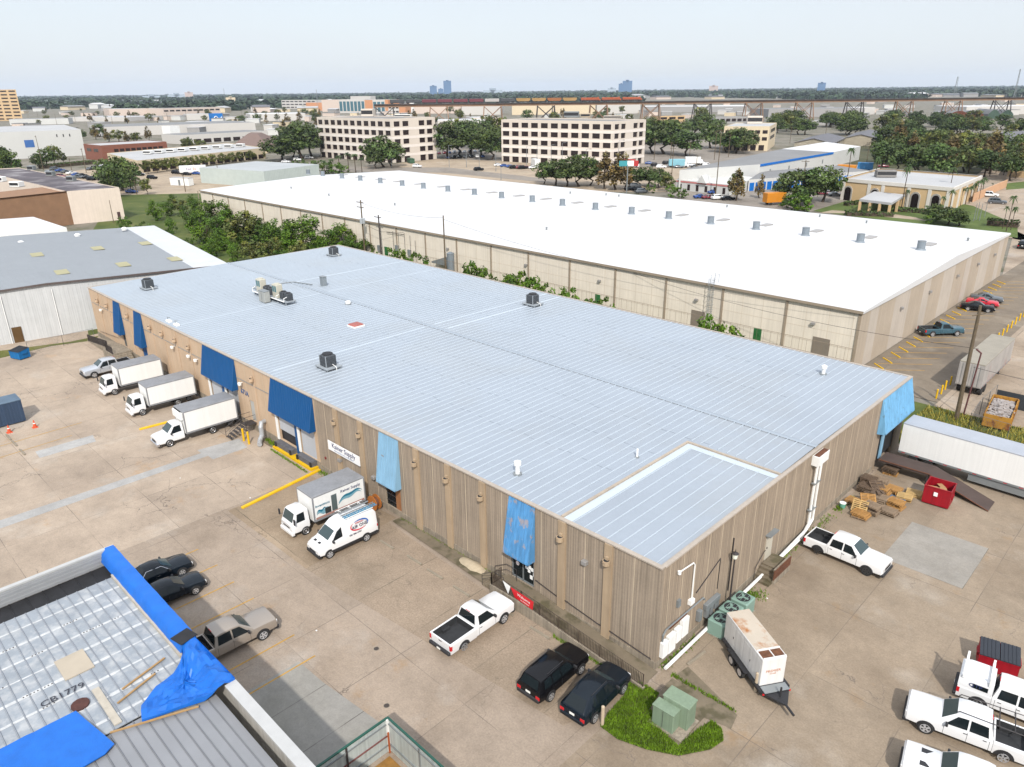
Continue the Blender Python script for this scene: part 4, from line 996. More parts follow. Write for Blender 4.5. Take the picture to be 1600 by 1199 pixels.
tarp('crumpled blue tarpaulin hanging over the wall top near the middle', [(-15.9,LY-.1),(-15.9,LY-.7),(-15.2,LY-1.0),(-14.5,-22.6),(-14.2,-23.6),(-13.4,-24.6),(-12.6,-24.9),(-12.2,-23.6),(-11.6,-21.9),(-11.2,LY-.55),(-11.2,LY+.0)], zt_, .17, seed=5, draped=drape)
o = thing('tarpaulin', 'narrow blue tarpaulin wrapped along the parapet beside the dark sedans', 'tarpaulin', (-28, LY, LH))
q = MB(); n = 40; rings = []
for i in range(n+1):
    x = -28.1+12.3*i/n; w_ = .018*math.sin(i*1.7)+.015*math.sin(i*.6)
    rings.append([(x, LY+.06+w_, LH-1.1),(x, LY+.09+w_, LH-.3),(x, LY+.04, LH+.12+w_),(x, LY-.45, LH+.14+w_*2),(x, LY-.75-w_*2, LH-.1),(x, LY-.92, LH-.62),(x, LY-.4, LH-.9)])
q.loft(rings); q.build('sheet', m_tarp, o, world=True, smooth=50)
t2 = thing('black_patch', 'small black rubber patch between the two tarpaulins on the wall top', 'patch', (-16.0, LY-.4, LH+.15))
MB().obox(-16.0, LY-.5, LH+.19, .95, 1.0, .03, .2).build('patch', m_bitumen, t2, world=True)

# ------------------------------------------------------------------ sheet metal pen at the bottom edge
t = thing('sheet_metal_pen', 'corner of a pale corrugated fence pen with green top rail and orange floor', 'fence', (-6.9,-14.9,0))
m_pen = mat('pen_sheet', S(206,214,210,.62), .5, var=.12, streak=.2, wave=('X', 6, .12)); m_green = mat('green_rail', S(40,104,88,.5), .5, var=.1)
FX, FY, FH = -6.9, -14.95, 2.25
MB().box(FX, 6, FY-.03, FY, .02, FH).build('panel', m_pen, t, world=True)
MB().box(FX-.03, FX, -26, FY, .02, FH).build('panel', mat('pen_sheet_side', S(206,214,210,.62), .5, var=.12, streak=.2, wave=('Y', 6, .12)), t, world=True)
MB().box(FX-.05, 6, FY-.05, FY+.06, FH, FH+.07).build('top_rail', m_green, t, world=True); MB().box(FX-.08, FX+.04, -26, FY-.05, FH, FH+.07).build('top_rail', m_green, t, world=True)
for z, m in ((1.95, m_galv), (1.15, mat('red_rail', S(150,96,92,.5), .7, var=.2)), (.5, m_galv)):
    MB().box(FX+.06, 6, FY-.10, FY-.035, z, z+.07).build('rail', m, t, world=True) if m is m_galv else None
    MB().box(FX+.002, FX+.06, -26, FY-.12, z-.05, z+.02).build('rail', m, t, world=True)
MB().box(FX+.004, FX+.10, FY-.16, FY-.034, .02, FH+.02).build('post', m_white, t, world=True)
MB().box(FX+.102, FX+.17, FY-.2, FY-.11, .02, 1.45).build('post', mat('orange_post', S(206,110,60,.55), .7, var=.2), t, world=True)
for p in (-17.6, -20.4): MB().box(FX+.004, FX+.08, p-.04, p+.04, .02, FH).build('post', m_steel, t, world=True)
for p in (-4.2, -1.6): MB().box(p-.04, p+.04, FY-.10, FY-.034, .02, FH).build('post', m_galv, t, world=True)
MB().box(FX+.3, 6, -26, FY-.3, .012, .03).build('orange_floor', mat('orange_mulch', S(190,140,70,.5), .9, var=.3, scale=2, fine=.2), t, world=True)

# ------------------------------------------------------------------ shop front ramp, kerbs, signs
m_ramp = mat('ramp_concrete', S(150,136,114,.5), .9, var=.2, scale=.8, fine=.1, alt=S(112,104,78,.5), altscale=.7)
t = thing('entrance_ramp', 'long stained concrete ramp and landing along the front wall below the shop door', 'ramp', (-11,-1,0))
q = MB(); q.add([(-12.6,-1.75,0),(-9.6,-1.75,0),(.3,-1.75,0),(-12.6,-.06,0),(-9.6,-.06,0),(.3,-.06,0),(-12.6,-1.75,.72),(-9.6,-1.75,.72),(.3,-1.75,.03),(-12.6,-.06,.72),(-9.6,-.06,.72),(.3,-.06,.03)],
    [(6,7,10,9),(7,8,11,10),(0,1,7,6),(1,2,8,7),(0,6,9,3)]); q.build('slope', m_ramp, t, world=True)
q = MB(); q.prism([(-12.6,-1.95),(-9.6,-1.95),(-9.6,-1.752),(-12.6,-1.752)], 0, .86); q.prism([(-9.6,-1.95),(.5,-1.95),(.5,-1.752),(-9.6,-1.752)], 0, [.86,.18,.18,.86]); q.build('kerb_wall', m_base, t, world=True)
q = MB()
for k in range(4): q.box(-12.6-.3*(k+1), -12.6-.3*k, -1.6, -.1, 0, .72-.18*(k+1)+.02)
q.build('steps', m_ramp, t, world=True)
q = MB()
def fence_run(q, P0, P1, h, gap=.12, r_=.012):
    P0 = Vector(P0); P1 = Vector(P1); n = int((P1-P0).length/gap)
    for i in range(n+1):
        p = P0.lerp(P1, i/n); w_ = r_*(2.2 if i % 14 == 0 or i == n else 1)
        q.box(p.x-w_, p.x+w_, p.y-w_, p.y+w_, p.z, p.z+h)
    for z in (.08, h-.02): q.tube([P0+Vector((0,0,z)), P1+Vector((0,0,z))], .022, 4)
t = thing('ramp_railing', 'rusty brown steel picket railing running down the ramp to the corner', 'railing', (-10,-1.85,.8))
q = MB(); fence_run(q, (-12.5,-1.85,.86), (-9.6,-1.85,.86), .95); fence_run(q, (-9.6,-1.85,.86), (.4,-1.85,.18), .95); fence_run(q, (-12.5,-1.85,.86), (-12.5,-.9,.86), .95)
q.build('pickets', mat('brown_steel', S(92,76,64,.45), .7, var=.25, scale=3), t, world=True)
t = thing('arrow_sign', 'red arrow banner with white head and small white writing hung on the ramp railing', 'sign', (-9.7,-2.0,1.3))
y = -1.93; rdm = mat('sign_red', S(232,40,50,.62), .5, var=0)
xl, xr, z0, z1 = -11.3, -8.4, .98, 1.72
P = [(-10.55,z1-.02),(xr,z1-.12),(xr-.08,z0-.08),(-10.15,z0+.05)]
MB().poly([(x,y,z) for x, z in P][::-1]).poly([(x,y+.015,z) for x, z in P]).build('banner', rdm, t, world=True)
P = [(xl,z1+.12),(-10.56,z1+.0),(-10.78,z0+.02)]
MB().poly([(x,y-.004,z) for x, z in P][::-1]).poly([(x,y+.012,z) for x, z in P]).build('arrow_head', m_white, t, world=True)
words('Welcome', .30, m_white, t, (-9.3+9.7,y+2.0-.01,1.38-1.3), (PI/2,rad(4),0), extrude=.002); words('to entrance', .17, m_white, t, (-9.2+9.7,y+2.0-.01,1.11-1.3), (PI/2,rad(4),0), extrude=.002)
t = thing('hand_rail', 'black pipe handrail at the steps of the shop landing', 'railing', (-13,-1.2,0))
q = MB()
for yy in (-1.55, -.25): q.tube([(-13.8,yy,0),(-13.8,yy,.95),(-12.6,yy,1.7),(-11.6,yy,1.7),(-11.6,yy,.72)], .025, 5); q.tube([(-13.8,yy,.5),(-12.6,yy,1.25),(-11.6,yy,1.25)], .02, 4)
q.build('rail', m_steel, t, world=True)
sheet('front_walk', [(-25.3,-.06),(-25.3,-.95),(-13.8,-1.5),(-13.8,-.06)], .10, m_ramp); 
sheet('dock_gutter', [(-48,-.95),(-45.4,-.95),(-45.4,-.06),(-48,-.06)], .012, m_ramp)
# concrete wheel stops along the front and yellow ones in the side lot
m_stop = mat('stop_concrete', S(178,166,146,.5), .9, var=.15, scale=3)
def stop(lab, x, y, rz, m, group, L_=1.7, first=[]):
    q = MB(); a = L_/2
    q.loft([[(-a,-.09,0),(-a,.09,0),(-a,.06,.11),(-a,-.06,.11)],[(a,-.09,0),(a,.09,0),(a,.06,.11),(a,-.06,.11)]])
    o = q.build('wheel_stop', m); o.location = (x, y, .006); o.rotation_euler = (0,0,rz); tag(o, lab, 'wheel stop', group)
for i, (x, y) in enumerate(((-22.9,-3.3),(-19.7,-3.1),(-17.2,-3.15),(-14.3,-3.15),(-10.6,-2.5),(-7.3,-2.5),(-4.0,-2.45))):
    stop(['grey concrete wheel stop right behind the white van','grey concrete wheel stop second along from the van','grey concrete wheel stop third along from the van','grey concrete wheel stop just left of the white front pickup','grey concrete wheel stop at the nose of the white front pickup','grey concrete wheel stop between the white pickup and the black suv','grey concrete wheel stop at the nose of the boxy black suv'][i], x, y, .02, m_stop, 'concrete wheel stops along the front wall')
for k in range(22):
    y = 61.5+k*3.0
    if 26 < k: continue
    stop('yellow wheel stop in the slanted row against the white warehouse end wall', -9.7, y, -.72, m_yel, 'yellow wheel stops beside the white warehouse', 2.1)
# bollards
def bollard(lab, x, y, h=1.1, r_=.10, m=m_yel, group=None):
    t = thing('bollard', lab, 'bollard', (x, y, 0), 0, group)
    MB().cyl((0,0,0), r_, h, 10).cyl((0,0,h), r_, .05, 10, r2=r_*.4).build('post', m, t)
for x, y in ((-1.1,58.1),(-1.1,59.9),(-1.2,61.7),(-1.2,63.7)): bollard('yellow steel bollard in the short row behind the old trailer doors', x, y, group='yellow bollards by the old trailer')
for k in range(9): bollard('yellow steel bollard in the long row dividing the far side lot', -1.5-.02*k, 84+k*2.6, group='yellow bollards in the far lot')
bollard('yellow post beside the black dock stairs, the left one of the pair', -48.9, -2.1, 1.35, .11, group='dock posts'); bollard('yellow post beside the silver duct, the right one of the pair', -47.8, -2.1, 1.35, .11, group='dock posts')
bollard('cream bollard at the left tip of the grass island', *XY(941,1133), 1.35, .10, m_tan, 'cream bollards'); bollard('cream bollard in front of the green transformer', *XY(1180,1080), 1.35, .10, m_tan, 'cream bollards')
# yellow painted kerbs in the yard
def kerb(lab, a, b_, w_=.32, h=.16, m=m_yel):
    a = Vector(a); b_ = Vector(b_); c_ = (a+b_)/2
    o = MB().cbox(-(b_-a).length/2, (b_-a).length/2, -w_/2, w_/2, 0, h, .04).build('kerb', m); o.location = (c_.x, c_.y, 0); o.rotation_euler = (0,0,math.atan2((b_-a).y,(b_-a).x))
    tag(o, lab, 'kerb', 'yellow kerbs in the yard')
kerb('long yellow painted kerb between the dock bay and the art truck', XY(378,795), XY(500,735)); kerb('short yellow painted kerb behind the long-nosed white truck', XY(218,672), XY(272,658))
t = thing('silver_duct', 'bent shiny galvanised duct by the dock stairs', 'duct', (-47.6,-.7,0))
q = MB(); q.tube([(-47.9,-.05,1.85),(-47.7,-.55,1.9),(-47.5,-.75,1.5),(-47.4,-.8,.7),(-47.0,-1.3,.35),(-46.3,-1.7,.3)], .24, 10); q.build('pipe', mat('bright_duct', S(214,218,222,.5), .35, metal=.2, var=.1), t, world=True)
t = thing('dock_stairs', 'black open steel stairs up to the dock door behind the long-nosed truck', 'stairs', (-50.4,-1.2,0))
q = MB()
for k in range(5): q.box(-50.9, -49.9, -3.0+k*.35, -2.72+k*.35, .2*(k+1)-.04, .2*(k+1))
q.box(-51.0, -49.8, -1.25, -.05, 1.02, 1.07); q.build('treads', m_steel, t, world=True)
q = MB()
for xx in (-50.95, -49.85):
    q.tube([(xx,-3.0,.1),(xx,-3.0,1.1),(xx,-1.25,2.0),(xx,-.1,2.0)], .025, 5); q.tube([(xx,-3.0,.6),(xx,-1.25,1.5),(xx,-.1,1.5)], .02, 4); q.tube([(xx,-1.25,0),(xx,-1.25,2.0)], .025, 5); q.tube([(xx,-3.0,.1),(xx,-1.25,1.04)], .04, 4)
q.build('handrail', m_steel, t, world=True)
# ramp with iron fence at the far left end of the front wall
t = thing('fenced_ramp', 'concrete ramp with black iron fence at the far left doors', 'ramp', (-91,-2,0))
q = MB(); q.prism([(-97,-2.0),(-88.2,-2.0),(-88.2,-.05),(-97,-.05)], 0, [.05,1.0,1.0,.05]); q.box(-88.2,-84.5,-2.6,-.05,0,1.0)
for k in range(4): q.box(-84.5, -84.5+.3*(k+1), -2.4, -.3, 0, .8-.2*k) if k == 0 else q.box(-84.5+.3*k, -84.5+.3*(k+1), -2.4, -.3, 0, .8-.2*k)
q.build('slope', m_base, t, world=True)
q = MB(); fence_run(q, (-96.5,-1.95,.1), (-88.2,-1.95,1.0), 1.0, .16, .016); fence_run(q, (-88.2,-2.0,1.0), (-87,-2.5,1.0), 1.0, .16, .016); fence_run(q, (-87,-2.5,1.0), (-84.6,-2.5,1.0), 1.0, .16, .016); q.tube([(-96.5,-.2,1.2),(-88.5,-.2,1.9)], .03, 4)
q.build('iron_fence', m_steel, t, world=True)

# ------------------------------------------------------------------ grass island, transformer, generator, condensers, lamp, stairs on the right
isl = [XY(938,1136), XY(950,1115), XY(975,1088), XY(985,1064), XY(1010,1072), XY(1030,1084), XY(1016,1108), XY(1030,1140), XY(1060,1166), XY(1085,1144), XY(1112,1126), XY(1128,1140), XY(1130,1158), XY(1110,1172), XY(1060,1182), XY(1010,1172), XY(965,1156)]
sheet('island_soil', isl, .03, grassm)
sheet('transformer_pad', [XY(1005,1112), XY(1050,1060), XY(1150,1120), XY(1140,1138), XY(1100,1122), XY(1058,1168)], .016, m_ramp)
sheet('kerb_slab', [XY(1052,1058), XY(1075,1042), XY(1152,1118), XY(1142,1140)], .02, m_ramp)
def in_poly(x, y, P):
    c = False
    for i in range(len(P)):
        (x1,y1),(x2,y2) = P[i], P[(i+1)%len(P)]
        if (y1 > y) != (y2 > y) and x < (x2-x1)*(y-y1)/(y2-y1)+x1: c = not c
    return c
def blades(name, spots, n, h, m, seed=1, w_=.03):
    rn = random.Random(seed); q = MB()
    for _ in range(n):
        x, y, z = spots(rn)
        a = rn.uniform(0, 6.28); hh = h*rn.uniform(.5, 1.2); l = rn.uniform(-.6,.6)*hh; l2 = rn.uniform(-.6,.6)*hh
        dx, dy = math.cos(a)*w_, math.sin(a)*w_
        q.add([(x-dx,y-dy,z),(x+dx,y+dy,z),(x+l,y+l2,z+hh)], [(0,1,2)])
    o = q.build(name, m); tag(o, kind='stuff'); return o
gm = mat('grass_blade', S(104,136,16,.75), .7, var=.45, scale=1.5); gdry = mat('dry_grass', S(170,160,70,.6), .8, var=.35, scale=1.5)
bx = (min(p[0] for p in isl), max(p[0] for p in isl), min(p[1] for p in isl), max(p[1] for p in isl))
def spot_isl(rn):
    while True:
        x, y = rn.uniform(bx[0],bx[1]), rn.uniform(bx[2],bx[3])
        if in_poly(x, y, isl): return x, y, .03
tag(blades('grass', spot_isl, 9000, .16, gm, 2), 'bright green grass on the island round the transformer', 'grass')
edges = [((-6.5,-2.1),(-1.5,-2.0),.15),((.25,.4),(.35,4.2),.3),((.3,9.8),(1.2,11.2),.6),((.2,15.5),(.6,25.0),.45),((.5,26),(.8,29),.3),((-47.5,-.3),(-45.5,-.5),.3),((-37.6,-.4),(-33.5,-.3),.35),((-45,-1.2),(-38,-1.3),.12),((1.0,.3),(5.2,.4),.12),((-25,-.2),(-14,-.2),.08)]
def spot_edge(rn):
    (a, b_, s) = rn.choice(edges); f = rn.random()
    return a[0]+(b_[0]-a[0])*f+rn.gauss(0,s*.5), a[1]+(b_[1]-a[1])*f+rn.gauss(0,s*.5), .0
tag(blades('weeds', spot_edge, 3600, .2, gm, 4, .04), 'green weeds along the foot of the walls and kerbs', 'weeds')
def spot_strip(rn):
    return (rn.uniform(-1, 30), rn.uniform(43.4,55.2), 0.0)
tag(blades('dry_weeds', spot_strip, 9000, .45, gdry, 6, .06), 'yellow green weeds on the strip behind the long white trailer', 'weeds')
t = thing('transformer', 'large pale green transformer box on a concrete pad in the grass island', 'transformer', (3.05,-2.75,0), rad(2)); t.scale = (.86,.86,.9)
tg = mat('transformer_green', S(146,166,140,.60), .5, var=.08, scale=1, streak=.12)
MB().cbox(-.75,1.1,-.1,1.0,.08,1.75,.04).build('tank', tg, t); q = MB(); q.cbox(-1.0,.55,-.95,-.1,.08,1.45,.04); q.build('cabinet', tg, t)
MB().cbox(-.80,1.15,-.12,1.04,1.75,1.83,.03).build('lid', tg, t); MB().box(-1.03,.58,-.98,-.12,1.45,1.51).build('lid', tg, t); MB().box(-.23,-.21,-.962,-.95,.2,1.4).build('door_gap', m_steel, t); MB().box(-1.2,1.3,-1.1,1.2,.0,.08).build('plinth', m_base, t)
for i, (x, y, lab) in enumerate(((1.15,5.75,'pale green square air conditioner nearest the trailer wheels'),(1.1,7.2,'pale green square air conditioner behind the white generator'),(1.15,8.7,'pale green square air conditioner farthest from the corner'))):
    t = thing('ground_condenser', lab, 'air conditioner', (x,y,0), 0, 'green air conditioners by the end wall')
    gcm = mat('condenser_green', S(150,182,168,.60), .5, var=.06, wave=('Z', 12, .12))
    MB().cbox(-.62,.62,-.62,.62,.06,1.15,.07).build('casing', gcm, t); MB().cyl((0,0,1.152), .48, .02, 18).build('fan_opening', m_dark, t); MB().box(-.7,.7,-.7,.7,0,.06).build('plinth', m_base, t)
    q = MB()
    for k in range(5): q.box(-.5+.25*k-.01,-.5+.25*k+.01,-.42,.42,1.174,1.186)
    for k in range(3):
        a = k*2.09; q.obox(.2*math.cos(a), .2*math.sin(a), 1.173, .36, .16, .004, a)
    q.build('fan_guard', gcm, t)
t = thing('lamp_post', 'black lamp post with round white globe beside the green air conditioners', 'lamp post', (.55,8.0,0))
MB().cyl((0,0,0), .14, .3, 10).cyl((0,0,.3), .07, 4.0, 8, r2=.05).build('post', m_steel, t); MB().cyl((0,0,4.3), .09, .08, 10, r2=.16).cyl((0,0,4.38), .16, .34, 10, r2=.2).build('globe', mat('globe_white', (.65,.68,.6), .3, var=0), t); MB().cyl((0,0,4.72), .25, .12, 10, r2=.05).cyl((0,0,4.84), .05, .25, 6, r2=.01).build('cap', m_steel, t)
t = thing('end_stairs', 'stained concrete steps with brown side wall up to the pale end wall door', 'stairs', (.8,13.2,0))
q = MB(); q.box(.05,1.25,13.6,15.3,0,.9)
for k in range(4): q.box(.05, 1.25, 12.4+.3*k, 12.7+.3*k if k < 3 else 13.599, 0, .2+.2*k)
q.build('steps', m_ramp, t, world=True); MB().box(1.26,1.42,12.9,15.4,0,1.25).build('side_wall', m_base, t, world=True); MB().box(1.425,1.47,12.6,15.3,.55,1.3).build('rusty_panel', m_rust, t, world=True)
q = MB(); q.tube([(.12,12.4,.2),(.12,12.4,1.1),(.12,13.6,1.9),(.12,13.8,1.9)], .025, 5); q.build('handrail', m_steel, t, world=True)
stop('low concrete kerb block near the meters on the end wall', 1.35, 2.6, ND-.1, m_stop, None, 1.8)
# generator on its trailer
gx, gy = (Vector(XY(1134,1022))+Vector(XY(1197,1098)))/2
gdir = math.atan2(-.50, .866)
gp = Vector((4.6,4.05))
t = thing('generator_trailer', 'rust stained white generator housing on a black double axle trailer', 'generator', (gp.x, gp.y, 0), rad(-33))
q = MB(); q.box(-2.6,2.0,-.98,.98,.48,.66); q.prism([(2.0,-.98),(2.0,.98),(3.2,.12),(3.2,-.12)], .50, .62); q.tube([(3.0,0,.56),(4.0,0,.56)], .08, 6)
for s in (1, -1): q.box(-1.5,.7,min(s*.99,s*1.22),max(s*.99,s*1.22),.74,.80)
q.build('frame', m_trim, t)
for x in (-.95, .1):
    for s in (1, -1):
        wh = bpy.data.objects.new('wheel', None); COL.objects.link(wh); wh.parent = t; wh.location = (x, s*1.0, .36); wh.rotation_euler = (0,0,0 if s > 0 else PI)
        MB().loft([[(.36*rr*math.cos(2*PI*i/18), yy, .36*rr*math.sin(2*PI*i/18)) for i in range(18)] for yy, rr in ((0,.6),(0,1),(.2,1),(.2,.6))]).build('tyre', m_tyre, wh); MB().cyl((0,.19,0), .22, .02, 14, 'y').build('rim', m_rim, wh)
gw = mat('generator_white', (.62,.61,.59), .45, var=.06, streak=.10, scale=.7)
grs = mat('generator_top', S(240,226,206,.5), .6, var=.08, alt=S(206,140,84,.5), altscale=1.1, altlo=.50, althi=.68)
MB().cbox(-2.7,1.65,-.78,.78,.66,2.55,.03).build('housing', gw, t)
MB().box(-2.66,.85,-.74,.74,2.552,2.57).build('housing_top', grs, t)
MB().box(.95,1.6,-.7,.7,2.552,2.562).build('radiator_opening', mat('rust_dark', S(150,100,70,.4), .9, var=.4, scale=4), t)
q = MB(); q.box(.85,.93,-.74,.74,2.552,2.62); q.box(1.58,1.64,-.74,.74,2.552,2.62); q.box(.93,1.58,-.03,.03,2.563,2.60); q.build('rim_bars', gw, t)
for s in (1, -1):
    for x in (-2.4,-1.4,-.4,.6): MB().box(x,x+.9,min(s*.781,s*.788),max(s*.781,s*.788),.9,2.3).build('side_door', gw, t); 
    for x in (-1.6,.4): MB().box(x,x+.05,min(s*.789,s*.80),max(s*.789,s*.80),1.4,1.55).build('latch', m_trim, t)
words('PREMIER', .26, mat('orange_lettering', S(226,130,60,.5), .5, var=0), t, (1.655,0,1.62), (PI/2,0,PI/2), extrude=.004); words('POWER', .12, mat('orange_lettering'), t, (1.655,0,1.42), (PI/2,0,PI/2), extrude=.004)
q = MB(); q.tube([(2.6,0,.6),(2.6,0,1.25)], .06, 8); q.build('jack', m_trim, t); q = MB(); q.box(1.75,2.3,-.8,.8,.662,.70); q.build('battery_tray', m_galv, t)
for s in (1,-1): MB().box(2.2,2.26,min(s*.7,s*.9),max(s*.7,s*.9),.5,.6).build('marker_lamp', m_tail, t)

# ------------------------------------------------------------------ bins, pallets, loading ramp, trailers
def dumpster(label, m, loc, rz, sx=2.0, sy=1.5, h=1.35, lid=True, fill=None):
    t = thing('dumpster', label, 'dumpster', loc, rz)
    a, c_ = sx/2, sy/2; w_ = .05
    q = MB()
    for s in (1, -1):
        q.prism([(-a,min(s*c_,s*(c_-w_))),(a,min(s*c_,s*(c_-w_))),(a,max(s*c_,s*(c_-w_))),(-a,max(s*c_,s*(c_-w_)))], .12, h if s > 0 or not lid else h-.25)
    for s in (1, -1):
        q.prism([(min(s*a,s*(a-w_)),-c_+w_),(max(s*a,s*(a-w_)),-c_+w_),(max(s*a,s*(a-w_)),c_-w_),(min(s*a,s*(a-w_)),c_-w_)], .12, [h-.25 if lid else h,h-.25 if lid else h,h,h])
    q.box(-a+w_,a-w_,-c_+w_,c_-w_,.12,.18)
    q.build('bin_body', m, t)
    q = MB()
    for s in (1, -1): q.box(min(s*a,s*(a+.10)),max(s*a,s*(a+.10)),-.35,.35,.75,.98)
    for s in (1,-1): q.box(-a-.03,a+.03,min(s*c_,s*(c_+.04)),max(s*c_,s*(c_+.04)),h-.09 if s > 0 or not lid else h-.34,h-.0 if s > 0 or not lid else h-.25)
    q.build('lift_pocket', m, t)
    if lid:
        for s in (-1, 1):
            q = MB(); x0, x1 = (-a,-.02) if s < 0 else (.02,a)
            q.add([(x0,-c_-.05,h-.22),(x1,-c_-.05,h-.22),(x1,c_+.03,h+.04),(x0,c_+.03,h+.04),(x0,-c_-.05,h-.17),(x1,-c_-.05,h-.17),(x1,c_+.03,h+.09),(x0,c_+.03,h+.09)], [(0,3,2,1),(4,5,6,7),(0,1,5,4),(1,2,6,5),(2,3,7,6),(3,0,4,7)])
            for k in range(1,5):
                xx = x0+(x1-x0)*k/5; q.add([(xx-.02,-c_-.04,h-.16),(xx+.02,-c_-.04,h-.16),(xx+.02,c_+.02,h+.10),(xx-.02,c_+.02,h+.10),(xx-.02,-c_-.04,h-.14),(xx+.02,-c_-.04,h-.14),(xx+.02,c_+.02,h+.125),(xx-.02,c_+.02,h+.125)], [(4,5,6,7),(0,1,5,4),(1,2,6,5),(2,3,7,6),(3,0,4,7)])
            q.build('lid', mat('black_lid', (.022,.026,.034), .6, var=.15), t)
    if fill:
        rn = random.Random(9)
        for k in range(7):
            q = MB(); q.obox(rn.uniform(-a+.4,a-.4), rn.uniform(-c_+.35,c_-.35), h-.55+rn.uniform(0,.2), rn.uniform(.5,.8), rn.uniform(.35,.55), .06, rn.uniform(0,3)); q.build('cardboard', mat('cardboard', S(206,160,112,.5), .9, var=.15), t)
    return t
dred = mat('dumpster_red', S(176,10,34,.60), .55, var=.14, scale=1.5, streak=.2); dblue = mat('dumpster_blue', S(0,120,190,.6), .55, var=.15, streak=.2)
dumpster('open red bin full of cardboard next to the pallets and steel ramp', dred, (6.2,33.4,0), rad(4), 2.05, 1.9, 1.75, False, True)
_w = MB().box(6.05,6.35,32.33,32.36,1.0,1.35).build('notice', pa, bpy.data.objects['dumpster'], world=True)
dumpster('red bin with black ribbed lids near the white capped pickup', dred, (15.0,14.6,0), rad(14), 2.1, 1.4, 1.35)
dumpster('small blue bin against the white metal wall at far left', dblue, (-95.6,-10.8,0), rad(20), 2.0, 1.5, 1.35)
# pallets: boards and blocks
woods = {k: mat(k, S(*c_, .56), .85, var=.2, scale=3) for k, c_ in (('new_pine',(226,190,128)),('orange_pine',(206,156,92)),('grey_wood',(168,146,122)),('dark_wood',(120,100,82)),('blue_wood',(96,136,170)))}
pal_me = None
def pallet(lab, x, y, z, rz, wood, tilt=0.0, group='wooden pallets'):
    global pal_me
    if pal_me is None:
        q = MB()
        for k in range(7): q.box(-.61,.61,-.51+k*.157,-.51+k*.157+.085,.122,.142)
        for k in range(3): q.box(-.60+k*.555,-.60+k*.555+.09,-.5,.51,.03,.12)
        for k in range(4): q.box(-.61,.61,-.51+k*.305,-.51+k*.305+.1,.0,.022)
        pal_me = q.build('wooden_pallet', woods['new_pine']).data; bpy.data.objects.remove(bpy.data.objects['wooden_pallet'])
    o = bpy.data.objects.new('wooden_pallet', pal_me); COL.objects.link(o); o.location = (x,y,z); o.rotation_euler = (tilt,0,rz)
    o.material_slots[0].link = 'OBJECT'; o.material_slots[0].material = woods[wood]
    tag(o, lab, 'pallet', group)
rn = random.Random(11)
stacks = [(2.75,27.7,6,'grey_wood','weathered pallet in the tall stack nearest the camera'),(2.6,29.9,4,'grey_wood','weathered pallet in the flat stack just behind the tall one'),(1.1,28.2,3,'orange_pine','orange pine pallet in the low stack against the wall, left end'),(1.2,30.9,5,'dark_wood','dark old pallet in the ragged stack against the wall'),(1.4,33.2,4,'grey_wood','grey pallet in the middle stack near the wall'),(2.9,32.7,3,'orange_pine','orange pallet in the short stack at the middle of the heap'),(4.0,31.9,3,'new_pine','fresh pale pallet in the stack nearest the red bin'),(3.6,30.9,2,'blue_wood','blue painted pallet half under the fresh pale stack'),(2.4,26.4,3,'orange_pine','orange pallet in the loose stack at the near foot of the heap'),(3.9,28.6,3,'grey_wood','grey pallet in the outer stack facing the yard'),(3.9,30.2,4,'orange_pine','orange pallet in the outer stack beside the blue ones'),(.85,32.2,6,'dark_wood','dark pallet in the tallest stack against the wall'),(2.3,31.4,5,'orange_pine','orange pallet in the stack at the centre of the heap'),(4.4,33.3,2,'new_pine','fresh pale pallet in the low stack behind the blue ones'),(1.5,36.0,5,'dark_wood','grey pallet in the neat stack closest to the steel ramp')]
for (x, y, n, wd, lab) in stacks:
    for k in range(n):
        w2 = wd
        if k < n-1 and rn.random() < .45: w2 = rn.choice(['grey_wood','orange_pine','dark_wood'])
        pallet(lab, x+rn.uniform(-.10,.10), y+rn.uniform(-.10,.10), .005+k*.147, rn.uniform(-.14,.14)+(.25 if wd == 'new_pine' else 0), w2 if k < n-1 else wd, 0, 'pallets: '+lab.split(' in the ')[-1])
pallet('fresh pine pallet leaning up on its edge between two stacks', 2.0,27.2,.55, .1, 'new_pine', 1.1)
pallet('orange pallet lying tilted on the low stack at the wall', 2.0,29.0,.45, .5, 'orange_pine', .35); pallet('dark pallet leaning askew on the ragged stack', 1.9,31.2,.75, .8, 'dark_wood', .45)
t = thing('junk_heap', 'heap of grey sheeting and broken boards among the pallet stacks', 'scrap', (2.1,30.4,.5))
rn = random.Random(2)
q = MB()
for k in range(12): q.obox(2.0+rn.uniform(-.5,.5), 30.5+rn.uniform(-.6,.6), .35+rn.uniform(0,.4), rn.uniform(.5,1.1), rn.uniform(.08,.3), .04, rn.uniform(0,3))
q.build('boards', woods['dark_wood'], t, world=True)
t = thing('teal_bucket', 'small mint green bucket by the pallets at the wall', 'bucket', (.7,26.9,0)); MB().cyl((0,0,0), .22, .45, 12, r2=.27).build('bucket_side', mat('mint', S(130,206,180,.5), .5, var=.05), t); MB().cyl((0,0,.45), .28, .03, 12).build('rim', m_white, t)
t = thing('loading_ramp', 'long dark rusty steel ramp sloping down beside the white trailer', 'ramp', (5,36.9,0))
rs = mat('ramp_steel', S(98,82,76,.5), .8, var=.22, scale=.8, fine=.1)
q = MB(); q.add([(.4,35.6,1.25),(.4,37.6,1.25),(4.6,37.9,1.15),(4.6,35.9,1.15),(9.8,36.7,.05),(9.8,34.6,.05)],[(0,3,2,1),(3,5,4,2)]); 
